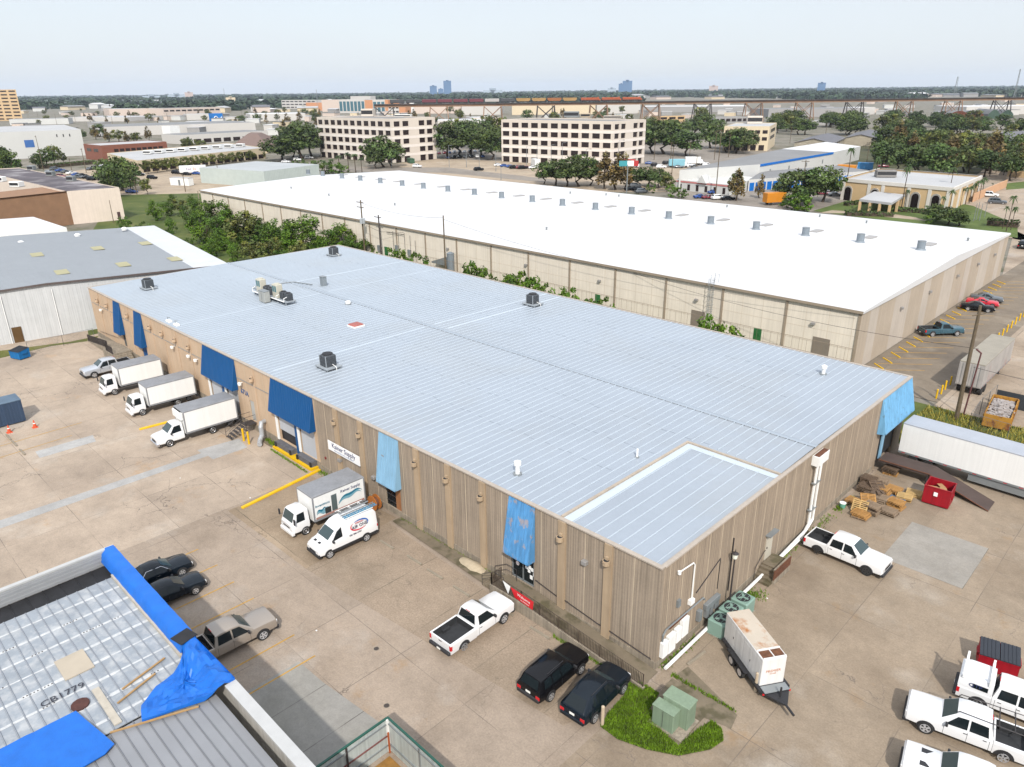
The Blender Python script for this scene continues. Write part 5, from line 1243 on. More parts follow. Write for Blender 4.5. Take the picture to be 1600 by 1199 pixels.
q.add([(.4,35.6,1.05),(.4,35.6,1.24),(4.6,35.9,1.14),(4.6,35.9,.9),(9.8,34.6,.0),(9.8,34.6,.045)],[(0,3,2,1),(3,4,5,2)]); q.add([(.4,37.6,1.05),(.4,37.6,1.24),(4.6,37.9,1.14),(4.6,37.9,.9),(9.8,36.7,.0),(9.8,36.7,.045)],[(0,1,2,3),(3,2,5,4)])
q.build('deck', rs, t, world=True)
q = MB(); q.tube([(.4,35.58,1.22),(4.6,35.88,1.12),(9.8,34.58,.05)], .05, 4); q.build('edge_beam', m_rust, t, world=True); q = MB(); q.tube([(4.5,36.0,0),(4.5,36.0,1.0)], .1, 6); q.tube([(4.5,37.7,0),(4.5,37.7,1.0)], .1, 6); q.build('leg', m_steel, t, world=True)
def semi(label, loc, rz, L_=16.0, H=4.05, wall=None, top=None, doors=False):
    t = thing('semi_trailer', label, 'trailer', loc, rz)
    wall = wall or m_cargo
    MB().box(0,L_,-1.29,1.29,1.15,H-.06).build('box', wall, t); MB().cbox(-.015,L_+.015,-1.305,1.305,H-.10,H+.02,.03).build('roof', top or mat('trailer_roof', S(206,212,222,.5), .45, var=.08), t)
    q = MB()
    for s in (1, -1): q.box(-.01,L_+.01,min(s*1.291,s*1.305),max(s*1.291,s*1.305),1.08,1.26)
    q.box(.3,L_-.3,-.45,.45,.92,1.14); q.build('side_rail', m_galv, t)
    q = MB()
    for k in range(26):
        if k % 2 == 0:
            for s in (1,-1): q.box(.3+k*.6,.3+k*.6+.3,min(s*1.306,s*1.309),max(s*1.306,s*1.309),1.13,1.19)
    q.build('reflector_tape', m_tail, t)
    for x in (1.3, 2.6):
        for s in (1, -1):
            wh = bpy.data.objects.new('wheel', None); COL.objects.link(wh); wh.parent = t; wh.location = (x, s*.72, .52); wh.rotation_euler = (0,0,0 if s > 0 else PI)
            MB().loft([[(.52*rr*math.cos(2*PI*i/20), yy, .52*rr*math.sin(2*PI*i/20)) for i in range(20)] for yy, rr in ((0,.6),(0,.97),(.05,1),(.5,1),(.55,.96),(.55,.6))]).build('tyre', m_tyre, wh, smooth=40); MB().cyl((0,.45,0), .33, .06, 16, 'y', r2=.2).build('rim', m_rim, wh)
    q = MB()
    for s in (.9,-.9): q.box(L_-3.2,L_-3.05,s-.08,s+.08,0.05,1.1); q.box(L_-3.3,L_-2.9,s-.15,s+.15,.0,.05)
    q.build('landing_gear', m_steel, t)
    q = MB(); q.box(-.03,-.005,-1.2,1.2,1.25,H-.2); q.build('rear_door', wall, t)
    q = MB()
    for y in (-.9,-.3,.3,.9): q.tube([(-.06,y,1.3),(-.06,y,H-.25)], .02, 4)
    q.box(-.05,-.03,-.01,.01,1.25,H-.2); q.build('lock_rods', m_galv, t)
    if not doors:
        for s in (1,-1): MB().box(6.0,L_-4,min(s*1.15,s*1.18),max(s*1.15,s*1.18),.35,1.07).build('side_skirt', m_galv, t)
    return t
semi('long clean white trailer backed to the blue canopy dock', (1.1,40.0,0), rad(-1.0), 17.0, 4.1)
semi('old weathered trailer with closed rear doors beside the leaning utility pole', (.55,61.4,0), ND+rad(0), 13.5, 4.0, wall=mat('old_trailer_side', S(206,200,194,.56), .6, var=.15, streak=.2, alt=S(196,150,140,.5), altscale=.3, altlo=.56, althi=.7), top=mat('old_trailer_roof', S(188,180,164,.5), .8, var=.12), doors=True).location.x = 1.05
# roll-off container of rubble behind a chain-link corner
t = thing('skip', 'yellow roll-off skip heaped with broken plaster behind the chain-link corner', 'skip', (5.6,56.3,0), ND+rad(6))
my = mat('skip_yellow', S(206,150,56,.55), .7, var=.2, scale=1.4, alt=S(140,84,54,.5), altscale=1.2)
q = MB()
for s in (1,-1): q.box(-3.3,3.3,min(s*1.2,s*1.12),max(s*1.2,s*1.12),.25,1.6); 
q.box(-3.3,-3.22,-1.12,1.12,.25,1.6); q.box(3.22,3.3,-1.12,1.12,.25,1.6); q.box(-3.22,3.22,-1.12,1.12,.2,.3)
for k in range(8):
    for s in (1,-1): q.box(-3.2+k*.88,-3.1+k*.88,min(s*1.2,s*1.28),max(s*1.2,s*1.28),.3,1.55)
q.build('skip_body', my, t)
q = MB(); rn = random.Random(8)
for k in range(150):
    x, y = rn.uniform(-2.9,2.9), rn.uniform(-.95,.95); z = 1.1+.55*(1-(x/3.1)**2)*(1-(y/1.3)**2)*rn.uniform(.7,1.1)
    q.obox(x, y, z-.1, rn.uniform(.2,.7), rn.uniform(.15,.5), rn.uniform(.08,.25), rn.uniform(0,3))
o = q.build('rubble', mat('plaster_rubble', S(200,190,184,.5), .9, var=.3, scale=2), t); o['kind'] = 'stuff'
m_link = mat('chain_link', S(150,154,156,.5), .5, metal=.4, var=.1)
def chainlink(label, P, h=2.0, gap=.22, post=2.6, group='chain-link fences', rr=.03, wire=.007):
    t = thing('chain_link_fence', label, 'fence', (*P[0],0), 0, group)
    q = MB(); pp = MB()
    for a, b_ in zip(P, P[1:]):
        a = Vector((*a,0)); b_ = Vector((*b_,0)); n = max(1, int((b_-a).length/post))
        for i in range(n+1):
            p = a.lerp(b_, i/n); pp.cyl(p, rr, h, 6)
        q.tube([a+Vector((0,0,h)), b_+Vector((0,0,h))], .02, 4)
        m_ = int((b_-a).length/gap); up = Vector((0,0,1)); d = (b_-a).normalized()
        for i in range(m_):
            p = a+d*gap*i
            for sg in (1, -1):
                e = p+d*sg*h*.5; 
                if 0 < (e-a).dot(d) < (b_-a).length:
                    n_ = Vector((-d.y, d.x, 0))*wire
                    q.add([p+Vector((0,0,.05))-d*wire, p+Vector((0,0,.05))+d*wire, e+Vector((0,0,h))+d*wire, e+Vector((0,0,h))-d*wire], [(0,1,2,3)])
    pp.build('posts', m_link, t, world=True); o = q.build('mesh', m_link, t, world=True)
    return t
chainlink('chain-link fence corner round the yellow skip', [XY(1512,672),XY(1530,618+30),XY(1553,627)], 2.0); chainlink('low chain-link run in front of the yellow skip', [XY(1512,672),XY(1572,690)], 1.9)
t = thing('screen_fence', 'dark green windscreen fence behind the yellow skip', 'fence', (*XY(1553,627),0))
a = Vector(G(1553,632)); b_ = Vector(G(1640,652)); q = MB(); q.add([a,b_,b_+Vector((0,0,1.8)),a+Vector((0,0,1.8))], [(0,1,2,3)]); q.add([a+Vector((.02,.03,0)),b_+Vector((.02,.03,0)),b_+Vector((.02,.03,1.8)),a+Vector((.02,.03,1.8))], [(3,2,1,0)]); q.build('screen', mat('screen_dark', (.03,.035,.04), .9, var=.2), t, world=True)
chainlink('thin chain-link fence at the foot of the white metal wall', [XY(45,552),XY(100,541),XY(148,530)], 1.6, group=None)
# container, cones
t = thing('shipping_container', 'blue grey corrugated shipping container at the left edge', 'container', (-70.75-.3,-16.3,0), rad(-91))
mcont = mat('container_blue', S(62,84,112,.6), .6, var=.12, streak=.2); q = MB()
q.box(0,6.1,-2.44,0,.12,2.55)
for k in range(20):
    x = .15+k*.3; q.box(x,x+.15,-2.47,-2.441,.25,2.45); q.box(x,x+.15,.001,.03,.25,2.45)
for k in range(9):
    y = -2.3+k*.26; q.box(-.03,-.001,y,y+.13,.25,2.45)
q.build('box', mcont, t); q = MB(); q.box(-.04,6.14,-2.48,.04,2.55,2.62); q.build('roof', mat('container_roof', S(110,134,156,.5), .6, var=.2, scale=1), t)
words('MSCU 2209', .3, m_white, t, (-.035,-.75,1.5), (PI/2,PI/2,-PI/2), extrude=.003)
oc = mat('cone_orange', S(240,96,56,.6), .6, var=.05)
for (u, v, lab) in ((55,668,'orange traffic cone to the right of the blue container'),(15,676,'orange traffic cone in front of the blue container')):
    t = thing('traffic_cone', lab, 'cone', (*XY(u,v),0), 0, 'orange cones'); MB().cyl((0,0,.05), .2, .8, 12, r2=.04).build('cone', oc, t); MB().cbox(-.27,.27,-.27,.27,0,.05,.02).build('base', oc, t); MB().cyl((0,0,.45), .125, .12, 12, r2=.095).build('band', m_white, t)
for (u, v, u2, v2, lab) in ((10,680,17,688,'white parking block nearest the left edge cone'),(19,690,26,697,'white parking block middle of three by the container'),(31,703,39,711,'white parking block farthest from the container')):
    a = Vector(XY(u,v)); b_ = Vector(XY(u2,v2)); stop(lab, *(a+b_)/2, math.atan2((b_-a).y,(b_-a).x), m_stop, None, 1.8)
t = thing('hose_reel', 'big orange reel standing against the wall behind the wave picture truck', 'reel', (-28.0,-.75,.7))
om = mat('reel_orange', S(206,128,60,.58), .7, var=.2, scale=3)
for y in (-.25, .2): MB().cyl((0,y,0), .68, .05, 20, 'y').build('flange', om, t)
MB().cyl((0,-.2,0), .42, .4, 16, 'y').build('drum', m_rust, t)
t = thing('sand_heap', 'small pale sand heap spilled at the foot of the front wall', 'heap', (-15.9,-.55,.1)); rn = random.Random(3); q = MB()
q.loft([[(r_*math.cos(a)*rn.uniform(.85,1.15)*1.5, r_*math.sin(a)*rn.uniform(.85,1.15)*.6, z) for a in [6.283*i/14 for i in range(14)]] for r_, z in ((.9,0),(.6,.16),(.3,.27),(.06,.31))]); q.build('sand', mat('pale_sand', S(222,204,174,.5), .95, var=.15, scale=4), t, smooth=60)
for (u, v, lab) in ((588,1014,'small dark drain cover in the yard near the white front pickup'),(604,1103,'small dark drain cover in the yard by the metal pen corner')):
    t = thing('drain_cover', lab, 'drain cover', (*XY(u,v),.006)); MB().cyl((0,0,0), .16, .012, 14).build('lid', mat('iron_lid', (.05,.04,.035), .8, var=.2), t); MB().cyl((0,0,.0), .2, .006, 14).build('rim', m_base, t)
rn = random.Random(14); lm = mat('litter_white', (.7,.7,.68), .8, var=0)
for k in range(7):
    x, y = rn.choice([(rn.uniform(2,12), rn.uniform(3,33)), (rn.uniform(-60,-14), rn.uniform(-16,-3)), (rn.uniform(.6,2.2), rn.uniform(9,28))]); o = MB().obox(0,0,0,rn.uniform(.07,.14),rn.uniform(.06,.1),.02,rn.uniform(0,3)).build('paper_scrap', lm); o.location = (x,y,.012); tag(o, 'scrap of white paper lying on the concrete yard', 'scrap', 'paper scraps on the yard')
# utility pole and steel mast at the right
m_wood = mat('pole_wood', S(128,112,90,.5), .9, var=.2, scale=3)
t = thing('utility_pole', 'tall grey wooden utility pole by the old trailer', 'utility pole', (*XY(1494,655),0)); b0 = G(1494,655); MB().tube([(b0.x,b0.y,0),(b0.x-.15,b0.y-.1,12.6)], [.24,.15], 8).build('pole', m_wood, t, world=True)
q = MB(); q.tube([(b0.x-.5,b0.y-.8,11.6),(b0.x+.3,b0.y+.7,11.7)], .06, 4); q.build('cross_arm', m_wood, t, world=True)
t = thing('service_mast', 'thin dark red steel mast beside the leaning pole', 'mast', (*XY(1505,650),0)); b1 = G(1505,650); MB().tube([(b1.x,b1.y,0),(b1.x+.25,b1.y+.2,7.2),(b1.x-.3,b1.y+.3,7.5)], .09, 6).build('mast_pipe', mat('mast_red', S(120,72,70,.5), .7, var=.2), t, world=True)
def wire(lab, a, b_, sag, r_=.022, group='overhead wires'):
    a = Vector(a); b_ = Vector(b_); P = []
    for i in range(13):
        f = i/12; p = a.lerp(b_, f); p.z -= sag*4*f*(1-f); P.append(p)
    tag(MB().tube(P, r_, 4).build('overhead_wire', m_steel), lab, 'wire', group)
wire('dark wire dropping from the leaning pole across the white trailer roof', (b0.x+.4,b0.y+.2,6.0), (40,62,7), 1.5)
wire('dark wire from the leaning pole towards the white warehouse corner', (b0.x+.5,b0.y+.3,8), (-45,59.8,7.5), 1.2)
# ------------------------------------------------------------------ white roofed warehouse behind
m_cream = mat('cream_panels', S(238,227,210,.72), .85, var=.06, scale=.4, streak=.10); m_beige = mat('beige_panels', S(206,194,180,.66), .85, var=.08, scale=.3, streak=.12)
m_beige2 = mat('beige_panels_dark', S(202,186,166,.62), .85, var=.08, scale=.3, streak=.12); m_wroof = mat('white_roof_membrane', (.52,.52,.52), .6, var=.06, scale=.07, fine=.02); m_eave = mat('tan_gutter', S(176,160,140,.6), .6, var=.1)
WX0, WX1, WY0, WY1, WH, WRZ = -195.0, -11.3, 60.0, 130.5, 8.0, 9.1
WRY = 96.5
ww = thing('white_roof_warehouse', 'huge warehouse with bright white flat roof and cream concrete walls', 'warehouse', (WX1, WY0, 0))
def wz(y): return WH+(WRZ-WH)*((y-WY0)/(WRY-WY0) if y < WRY else (WY1-y)/(WY1-WRY))
q = MB(); q.box(WX0, WX1-.3, WY0, WY0+.3, 0, WH-.05); q.box(WX0, WX0+.3, WY0+.3, WY1-.3, 0, WH-.1); q.box(WX0, WX1-.3, WY1-.3, WY1, 0, WH-.05)
q.build('long_wall', m_cream, ww, world=True)
n = 24
q = MB(); q2 = MB()
for k in range(n):
    y0 = WY0+(WY1-WY0)*k/n; y1 = WY0+(WY1-WY0)*(k+1)/n
    mi = 0 if k in (1,4,5,8,11,12,15,18,19,22) else 1
    q.prism([(WX1-.3,y0),(WX1,y0),(WX1,y1),(WX1-.3,y1)], 0, [wz(y0)-.03,wz(y0)-.03,wz(y1)-.03,wz(y1)-.03], mi)
q.build('end_wall', [m_beige, m_beige2], ww, world=True)
q = MB(); A, B, C_, D = (WX0,WY0-.25,WH), (WX1+.2,WY0-.25,WH), (WX1+.2,WRY,WRZ), (WX0,WRY,WRZ)
q.poly([A,B,C_,D]); q.poly([D,C_,(WX1+.2,WY1+.2,WH),(WX0,WY1+.2,WH)]); q.build('roof', m_wroof, ww, world=True)
q = MB(); q.box(WX0, WX1+.2, WY0-.36, WY0-.251, WH-.32, WH+.02); q.build('gutter', m_eave, ww, world=True)
q = MB(); q.prism([(WX1+.002,WY0-.25),(WX1+.22,WY0-.25),(WX1+.22,WRY),(WX1+.002,WRY)], WH-.3, [WH+.01,WH+.01,WRZ+.01,WRZ+.01]); q.prism([(WX1+.002,WRY),(WX1+.22,WRY),(WX1+.22,WY1),(WX1+.002,WY1)], WH-.3, [WRZ+.01,WRZ+.01,WH+.01,WH+.01])
q.build('rake_trim', m_wroof, ww, world=True)
for k in range(21):
    x = -11.5-9.25*k
    MB().box(x-.16, x+.16, WY0-.12, WY0-.002, 0, WH-.33).build('pilaster', m_eave, ww, world=True)
q = MB()
for k in range(62):
    x = -12.2-2.95*k; q.box(x-.03, x+.03, WY0-.012, WY0-.001, 0, WH-.35)
q.box(WX0, WX1, WY0-.014, WY0-.002, 4.6, 4.65); q.box(WX0, WX1, WY0-.03, WY0-.0145, 2.9, 2.94); q.build('panel_joint', mat('joint_tan', S(222,208,188,.70), .8, var=.1), ww, world=True)
for (u, v) in ((483,272.5),(509,275),(536,279),(565,282.5),(595,286.5),(627,291),(661,295),(697,300),(736,305.5),(777,311),(821.75,317.5),(868.5,323.5),(920,330),(975,337.5),(1034.5,344.5),(1099.5,353),(1171,362),(1249.5,371.5),(1335,382.5),(1429.5,395)):
    p = G(u, v, WRZ-.1); x = p.x
    vt = MB(); vt.cyl((x,WRY+1.5,wz(WRY+1.5)), .8, .25, 14, r2=.62).cyl((x,WRY+1.5,wz(WRY+1.5)+.25), .62, 1.15, 14); o = vt.build('roof_vent', mat('vent_grey', S(160,172,182,.5), .5, var=.05, wave=('Z', 6, .12)), ww, world=True)
    MB().cyl((x,WRY+1.5,wz(WRY+1.5)+1.4), .66, .05, 14).build('vent_cap', m_galv, o).matrix_parent_inverse
    o.children[0].data.transform(Matrix.Translation((-WX1,-WY0,0)))
q = MB()
for k in range(40): q.box(WX0+2+k*4.6, WX0+2.05+k*4.6, WY0, WRY-.3, WH-.2, WH-.19) if False else q.add([(WX0+2+k*4.6,WY0,WH+.012),(WX0+2.08+k*4.6,WY0,WH+.012),(WX0+2.08+k*4.6,WRY,WRZ+.012),(WX0+2+k*4.6,WRY,WRZ+.012)],[(0,1,2,3)])
q.build('roof_seam', mat('seam_grey', (.43,.43,.43), .7, var=.3, scale=.3), ww, world=True)
for (u, v) in ((533,274),(562,277),(592,281),(622,284),(654,288),(688,292.5),(724,297),(762.5,302),(805,307),(848,312),(896,318),(947,324.3),(1001.5,330.5),(1060.5,337.5),(1125,345.2),(1192.5,353.2),(1272,362.5),(1356,372.5),(1448,384.2)):
    x = G(u, v, WRZ-.2).x; yy = WRY+8.0
    q = MB(); q.box(x-.7, x+.7, yy-1.5, yy+1.5, wz(yy)-.1, wz(yy)+.18); q.build('skylight', mat('skylight_grey', S(198,194,190,.5), .5, var=.05), ww, world=True)
for (u, v) in ((1107,302),(455,295),(514,306),(617,321),(891,302),(947,304),(967,306),(1136,322),(1281,337),(1354,347),(1512,377),(854,359)):
    p = G(u, v, WH+.5); z0 = wz(p.y)
    MB().cyl((p.x,p.y,z0), .16, .45, 8).cyl((p.x,p.y,z0+.45), .28, .15, 8, r2=.05).build('roof_pipe', m_galv, ww, world=True)
gd = mat('green_door', S(50,116,62,.62), .6, var=.1); gg = mat('grille_door', S(150,138,124,.6), .7, var=.1)
MB().box(-24.9,-23.8,WY0-.06,WY0-.003,.8,3.0).build('green_door', gd, ww, world=True); MB().box(-52.3,-51.3,WY0-.06,WY0-.003,.3,2.9).build('green_door', gd, ww, world=True)
MB().box(-108.5,-107.3,WY0-.06,WY0-.003,.8,3.2).build('green_door', gd, ww, world=True); MB().box(-34.7,-32.5,WY0-.06,WY0-.003,.4,3.7).build('grey_door', gg, ww, world=True); MB().box(-16.8,-14.6,WY0-.06,WY0-.003,.4,3.6).build('grey_door', gg, ww, world=True)
for x, z in ((-34,5.3),(-17,5.3),(-51.5,5.2),(-67.5,5.4),(-88,5.5)): MB().cbox(x-.25,x+.25,WY0-.4,WY0-.003,z-.15,z+.15,.04).build('wall_light', mat('grey_box'), ww, world=True)
for y in (74.5, 86.5, 100.0, 111.5, 122): MB().cbox(WX1+.003,WX1+.35,y-.25,y+.25,5.2,5.55,.04).build('wall_light', mat('grey_box'), ww, world=True)
t = thing('caged_ladder', 'tall caged white steel ladder climbing over the white roof edge', 'ladder', (-31.6, WY0-.5, 0))
q = MB()
for dx in (-.3,.3): q.tube([(-31.6+dx,WY0-.35,2.2),(-31.6+dx,WY0-.35,9.2),(-31.6+dx,WY0+.8,9.3),(-31.6+dx,WY0+.8,8.1)], .03, 4)
for k in range(24): q.box(-31.9,-31.3,WY0-.36,WY0-.33,2.4+k*.28,2.43+k*.28)
q.build('rungs', m_galv, t, world=True)
q = MB()
for k in range(9):
    z = 3.0+k*.72; P = [(-31.6+.45*math.cos(a),WY0-.35-.75*math.sin(a),z) for a in [PI*i/8 for i in range(9)]]; q.tube(P, .025, 4)
for a in (.5,1.57,2.6): q.tube([(-31.6+.45*math.cos(a),WY0-.35-.75*math.sin(a),3.0),(-31.6+.45*math.cos(a),WY0-.35-.75*math.sin(a),8.8)], .02, 4)
q.build('cage', m_galv, t, world=True)
t = thing('dust_collector', 'grey cylinder and sloping hood attached to the cream wall', 'machine', (-87, 58.6, 0))
MB().cyl((-86.2,58.9,0), .7, 5.0, 14).cyl((-86.2,58.9,5.0), .75, .25, 14, r2=.2).build('tank', mat('tank_grey', S(150,160,168,.5), .5, var=.1), t, world=True)
MB().add([(-91,58.2,2.9),(-87,58.2,4.2),(-87,59.6,4.2),(-91,59.6,2.9),(-91,58.2,2.6),(-87,58.2,2.6),(-87,59.6,2.6),(-91,59.6,2.6)], [(0,1,2,3),(0,4,5,1),(3,2,6,7),(1,5,6,2),(0,3,7,4)]).build('hood', m_galv, t, world=True)
t = thing('wire_fence', 'tall thin wire mesh fence on dark rails in the alley before the cream wall', 'fence', (-60, 56.5, 0))
q = MB()
for k in range(90): q.box(-95+.95*k-.012, -95+.95*k+.012, 56.49, 56.51, 0, 4.2)
for z in (2.6, 4.2): q.tube([(-95,56.5,z),(-10.5,56.5,z)], .028, 4)
q.build('mesh', mat('wire_brown', S(150,132,112,.6), .7), t, world=True)
# poles in the alley with transformers and arms
def upole(lab, u, v, vt, arms=1, lean=(0,0), r_=.16, cans=0, group='wooden utility poles', z=None, wood=None):
    p = G(u, v) if z is None else Vector((*z,0)); h = hgt(u, v, vt) if z is None else vt
    t = thing('utility_pole', lab, 'utility pole', (p.x,p.y,0), 0, group)
    MB().tube([(0,0,0),(lean[0],lean[1],h)], [r_*1.25,r_*.8], 7).build('pole', wood or m_wood, t)
    for k in range(arms): MB().box(lean[0]-1.2,lean[0]+1.2,lean[1]-.26,lean[1]-.16,h-.5-k*1.0,h-.36-k*1.0).build('cross_arm', wood or m_wood, t)
    for k in range(cans): MB().cyl((lean[0]*.8+.35,lean[1]*.8-.5+.55*k,h*.62), .32, 1.0, 10).cyl((lean[0]*.8+.35,lean[1]*.8-.5+.55*k,h*.62+1.0), .32, .12, 10, r2=.15).build('transformer_can', mat('can_grey', S(206,212,216,.5), .5, var=.05), t)
    return t
upole('alley utility pole with pale transformer cans', 0,0,12.5, arms=2, cans=2, z=(-113.2,58.2)); upole('dark pole standing close to the alley transformer pole', 0,0,10, arms=1, z=(-107.6,58.4), wood=mat('dark_pole', (.06,.05,.045), .9)); upole('bare thin utility pole in front of the cream wall', 0,0,12.2, arms=0, z=(-86.0,57.4), r_=.14)
q = thing('conduit_bank', 'tangle of dark pipes and meter boxes on the cream wall behind the poles', 'pipes', (-105, 59.6, 0))
b = MB()
for x, z0, z1 in ((-109.5,1,7.2),(-105,1,6.8),(-103.2,1.5,6.5),(-101.2,.5,6.9),(-99.4,2,6.6),(-97.8,1,5.8)): b.tube([(x,59.8,z0),(x,59.8,z1)], .05, 4)
b.tube([(-113,58.4,7.5),(-107.6,58.5,6.6),(-101.2,59.7,7.0)], .03, 4); b.tube([(-107,59.7,6.4),(-101.2,59.7,6.6)], .06, 4)
b.build('pipes', m_steel, q, world=True)
for x, z in ((-110.5,2.2),(-104.3,3.0),(-100.2,2.6)): MB().box(x,x+.8,59.55,59.9,z,z+1.1).build('meter_box', m_galv, q, world=True)
wire('thin wire along the alley poles', (-113.2,58.2,12), (-86,57.4,11.8), .8); wire('thin wire from the bare alley pole along the cream wall', (-86,57.4,11.5), (-11.5,59.5,7.6), 1.6)

# ------------------------------------------------------------------ grey roofed metal building at the left
aS, aE = math.cos(rad(8.0)), math.sin(rad(8.0))
ox, oy = -99.6, 2.0
def gl(a, b_): return (ox - a*aS - b_*aE*-0 + 0*aE - 0, 0)
ux = Vector((-math.cos(rad(7)), -math.sin(rad(7)))); uy = Vector((-math.sin(rad(7))*-1*-1, -math.cos(rad(7))*-1*-1))
ux = Vector((-math.cos(rad(7.5)), math.sin(rad(7.5)))); uy = Vector((math.sin(rad(7.5)), math.cos(rad(7.5))))
GH = 7.1
pR = Vector(XY(350, 410, GH)); pF = Vector(XY(240, 353, GH)); dirA = (pF-pR).normalized(); dirB = Vector((-dirA.y, dirA.x))
if dirB.y > 0: dirB = -dirB
near = pR - dirA*((pR-Vector((-99.4,0))).dot(dirA)) if True else pR
# right eave line runs along dirA; near end starts at the main warehouse's left wall
s0 = (-99.3-pR.x)/dirA.x; e0 = pR+dirA*s0; Lg = (pF-e0).length
t = thing('grey_roof_building', 'wide metal building with low grey ribbed roof and white ribbed wall at left', 'building', (e0.x,e0.y,0))
def gp(a, b_, z): p = e0+dirA*a+dirB*b_; return (p.x,p.y,z)
WD = 75; rb = 26.0; GZ = GH+.9
m_wribx = mat('white_rib_wall', S(232,234,234,.58), .6, var=.06, streak=.10)
q = MB(); q.poly([gp(0,WD,0),gp(0,0,0),gp(0,0,GH),gp(0,rb,GZ),gp(0,WD,GZ-1.0)]); q.poly([gp(0,0,0),gp(Lg,0,0),gp(Lg,0,GH),gp(0,0,GH)]); q.poly([gp(Lg,0,0),gp(Lg,WD,0),gp(Lg,WD,GZ-1.0),gp(Lg,rb,GZ),gp(Lg,0,GH)])
for k in range(84):
    b0_ = .3+k*.55; b1_ = b0_+.12
    if b1_ > WD: break
    zt0 = GH+(GZ-GH)*min(1, b0_/rb)-.1; p0 = gp(-.06,b0_,0); p1 = gp(-.06,b1_,0)
    q.add([gp(-.001,b0_,0),gp(-.02,b0_+.02,0),gp(-.02,b1_-.02,0),gp(-.001,b1_,0),gp(-.001,b0_,zt0),gp(-.02,b0_+.02,zt0),gp(-.02,b1_-.02,zt0),gp(-.001,b1_,zt0)], [(0,4,5,1),(1,5,6,2),(2,6,7,3)])
q.build('wall', m_wribx, t, world=True)
gr = mat('grey_roof', S(172,178,184,.54), .55, var=.05, scale=.15)
q = MB(); q.poly([gp(-.3,5.5,GH+.19),gp(Lg+.3,5.5,GH+.19),gp(Lg+.3,rb,GZ),gp(-.3,rb,GZ)][::-1]); q.poly([gp(-.3,rb,GZ),gp(Lg+.3,rb,GZ),gp(Lg+.3,WD+.3,GZ-1.0),gp(-.3,WD+.3,GZ-1.0)][::-1])
k = 0; a = .2
while a < Lg:
    for (b0_, z0, b1_, z1) in ((5.5,GH+.19,rb,GZ),(rb,GZ,WD,GZ-1.0)):
        A1, A2, B1, B2 = gp(a,b0_,z0), gp(a+.10,b0_,z0), gp(a,b1_,z1), gp(a+.10,b1_,z1)
        q.add([(A1[0],A1[1],z0+.05),(A2[0],A2[1],z0+.05),(B2[0],B2[1],z1+.05),(B1[0],B1[1],z1+.05),A1,A2,B2,B1], [(0,3,2,1),(4,7,3,0),(1,2,6,5)], 1)
    a += .9
q.build('roof', [gr, mat('grey_roof_rib', S(182,188,194,.54), .55, var=.05)], t, world=True)
q = MB(); q.poly([gp(-.3,-.2,GH),gp(Lg+.3,-.2,GH),gp(Lg+.3,5.5,GH+.2),gp(-.3,5.5,GH+.2)][::-1]); q.build('white_roof_edge', mat('white_edge', S(236,238,240,.55), .5, var=.06, scale=.3), t, world=True)
q = MB(); q.poly([gp(-.33,-.2,GH-.25),gp(-.33,rb,GZ-.25),gp(-.33,rb,GZ+.03),gp(-.33,-.2,GH+.03)]); q.poly([gp(-.33,rb,GZ-.25),gp(-.33,WD,GZ-1.25),gp(-.33,WD,GZ-.97),gp(-.33,rb,GZ+.03)]); q.build('rake_trim', mat('rake_brown', (.09,.07,.065), .6, var=.1), t, world=True)
def onroof(u, v, z=GH+.7):
    p = G(u, v, z); return p
for (u, v) in ((32.5,379.5),(121,368),(194,358),(92,376)):
    if (u, v) == (92,376): continue
    p = onroof(u, v); MB().cyl((p.x,p.y,GZ-.45), .5, .35, 12).cyl((p.x,p.y,GZ-.1), .6, .25, 12, r2=.3).build('roof_vent', m_white, t, world=True)
m_skyl = mat('skylight_yellow', S(206,198,150,.5), .5, var=.1)
for (u, v) in ((58,400),(152,387),(226,377),(97,427),(192,412),(272,401)):
    p = onroof(u, v); d = (p.xy-e0).dot(dirA); bb = (p.xy-e0).dot(dirB); zz = (GH+(GZ-GH)*min(1,bb/rb) if bb < rb else GZ-(bb-rb)/(WD-rb))
    P = [gp(d-1.9,bb-.9,zz+.10),gp(d+1.9,bb-.9,zz+.10),gp(d+1.9,bb+.9,zz+.10),gp(d-1.9,bb+.9,zz+.10)]
    q = MB(); q.poly(P[::-1])
    for off in (.5,): q.poly([(x,y,z-.09) for x,y,z in P])
    q.build('skylight', m_skyl, t, world=True)
p = G(34,541); d0 = MB(); bb = (p.xy-e0).dot(dirB)
P0, P1 = gp(-.10,bb-.6,0), gp(-.10,bb+.6,0); d0.add([P0,P1,(P1[0],P1[1],2.3),(P0[0],P0[1],2.3)], [(0,3,2,1),(0,1,2,3)]); d0.build('brown_door', mat('brown_door', S(150,116,74,.6), .7), t, world=True)
for (u, v0, v1) in ((24,546,474),(102,530,457)):
    p = G(u, v0); bb = (p.xy-e0).dot(dirB); P = gp(-.12,bb,0); MB().tube([(P[0],P[1],0),(P[0],P[1],GH-.1)], .07, 5).build('downpipe', m_white, t, world=True)

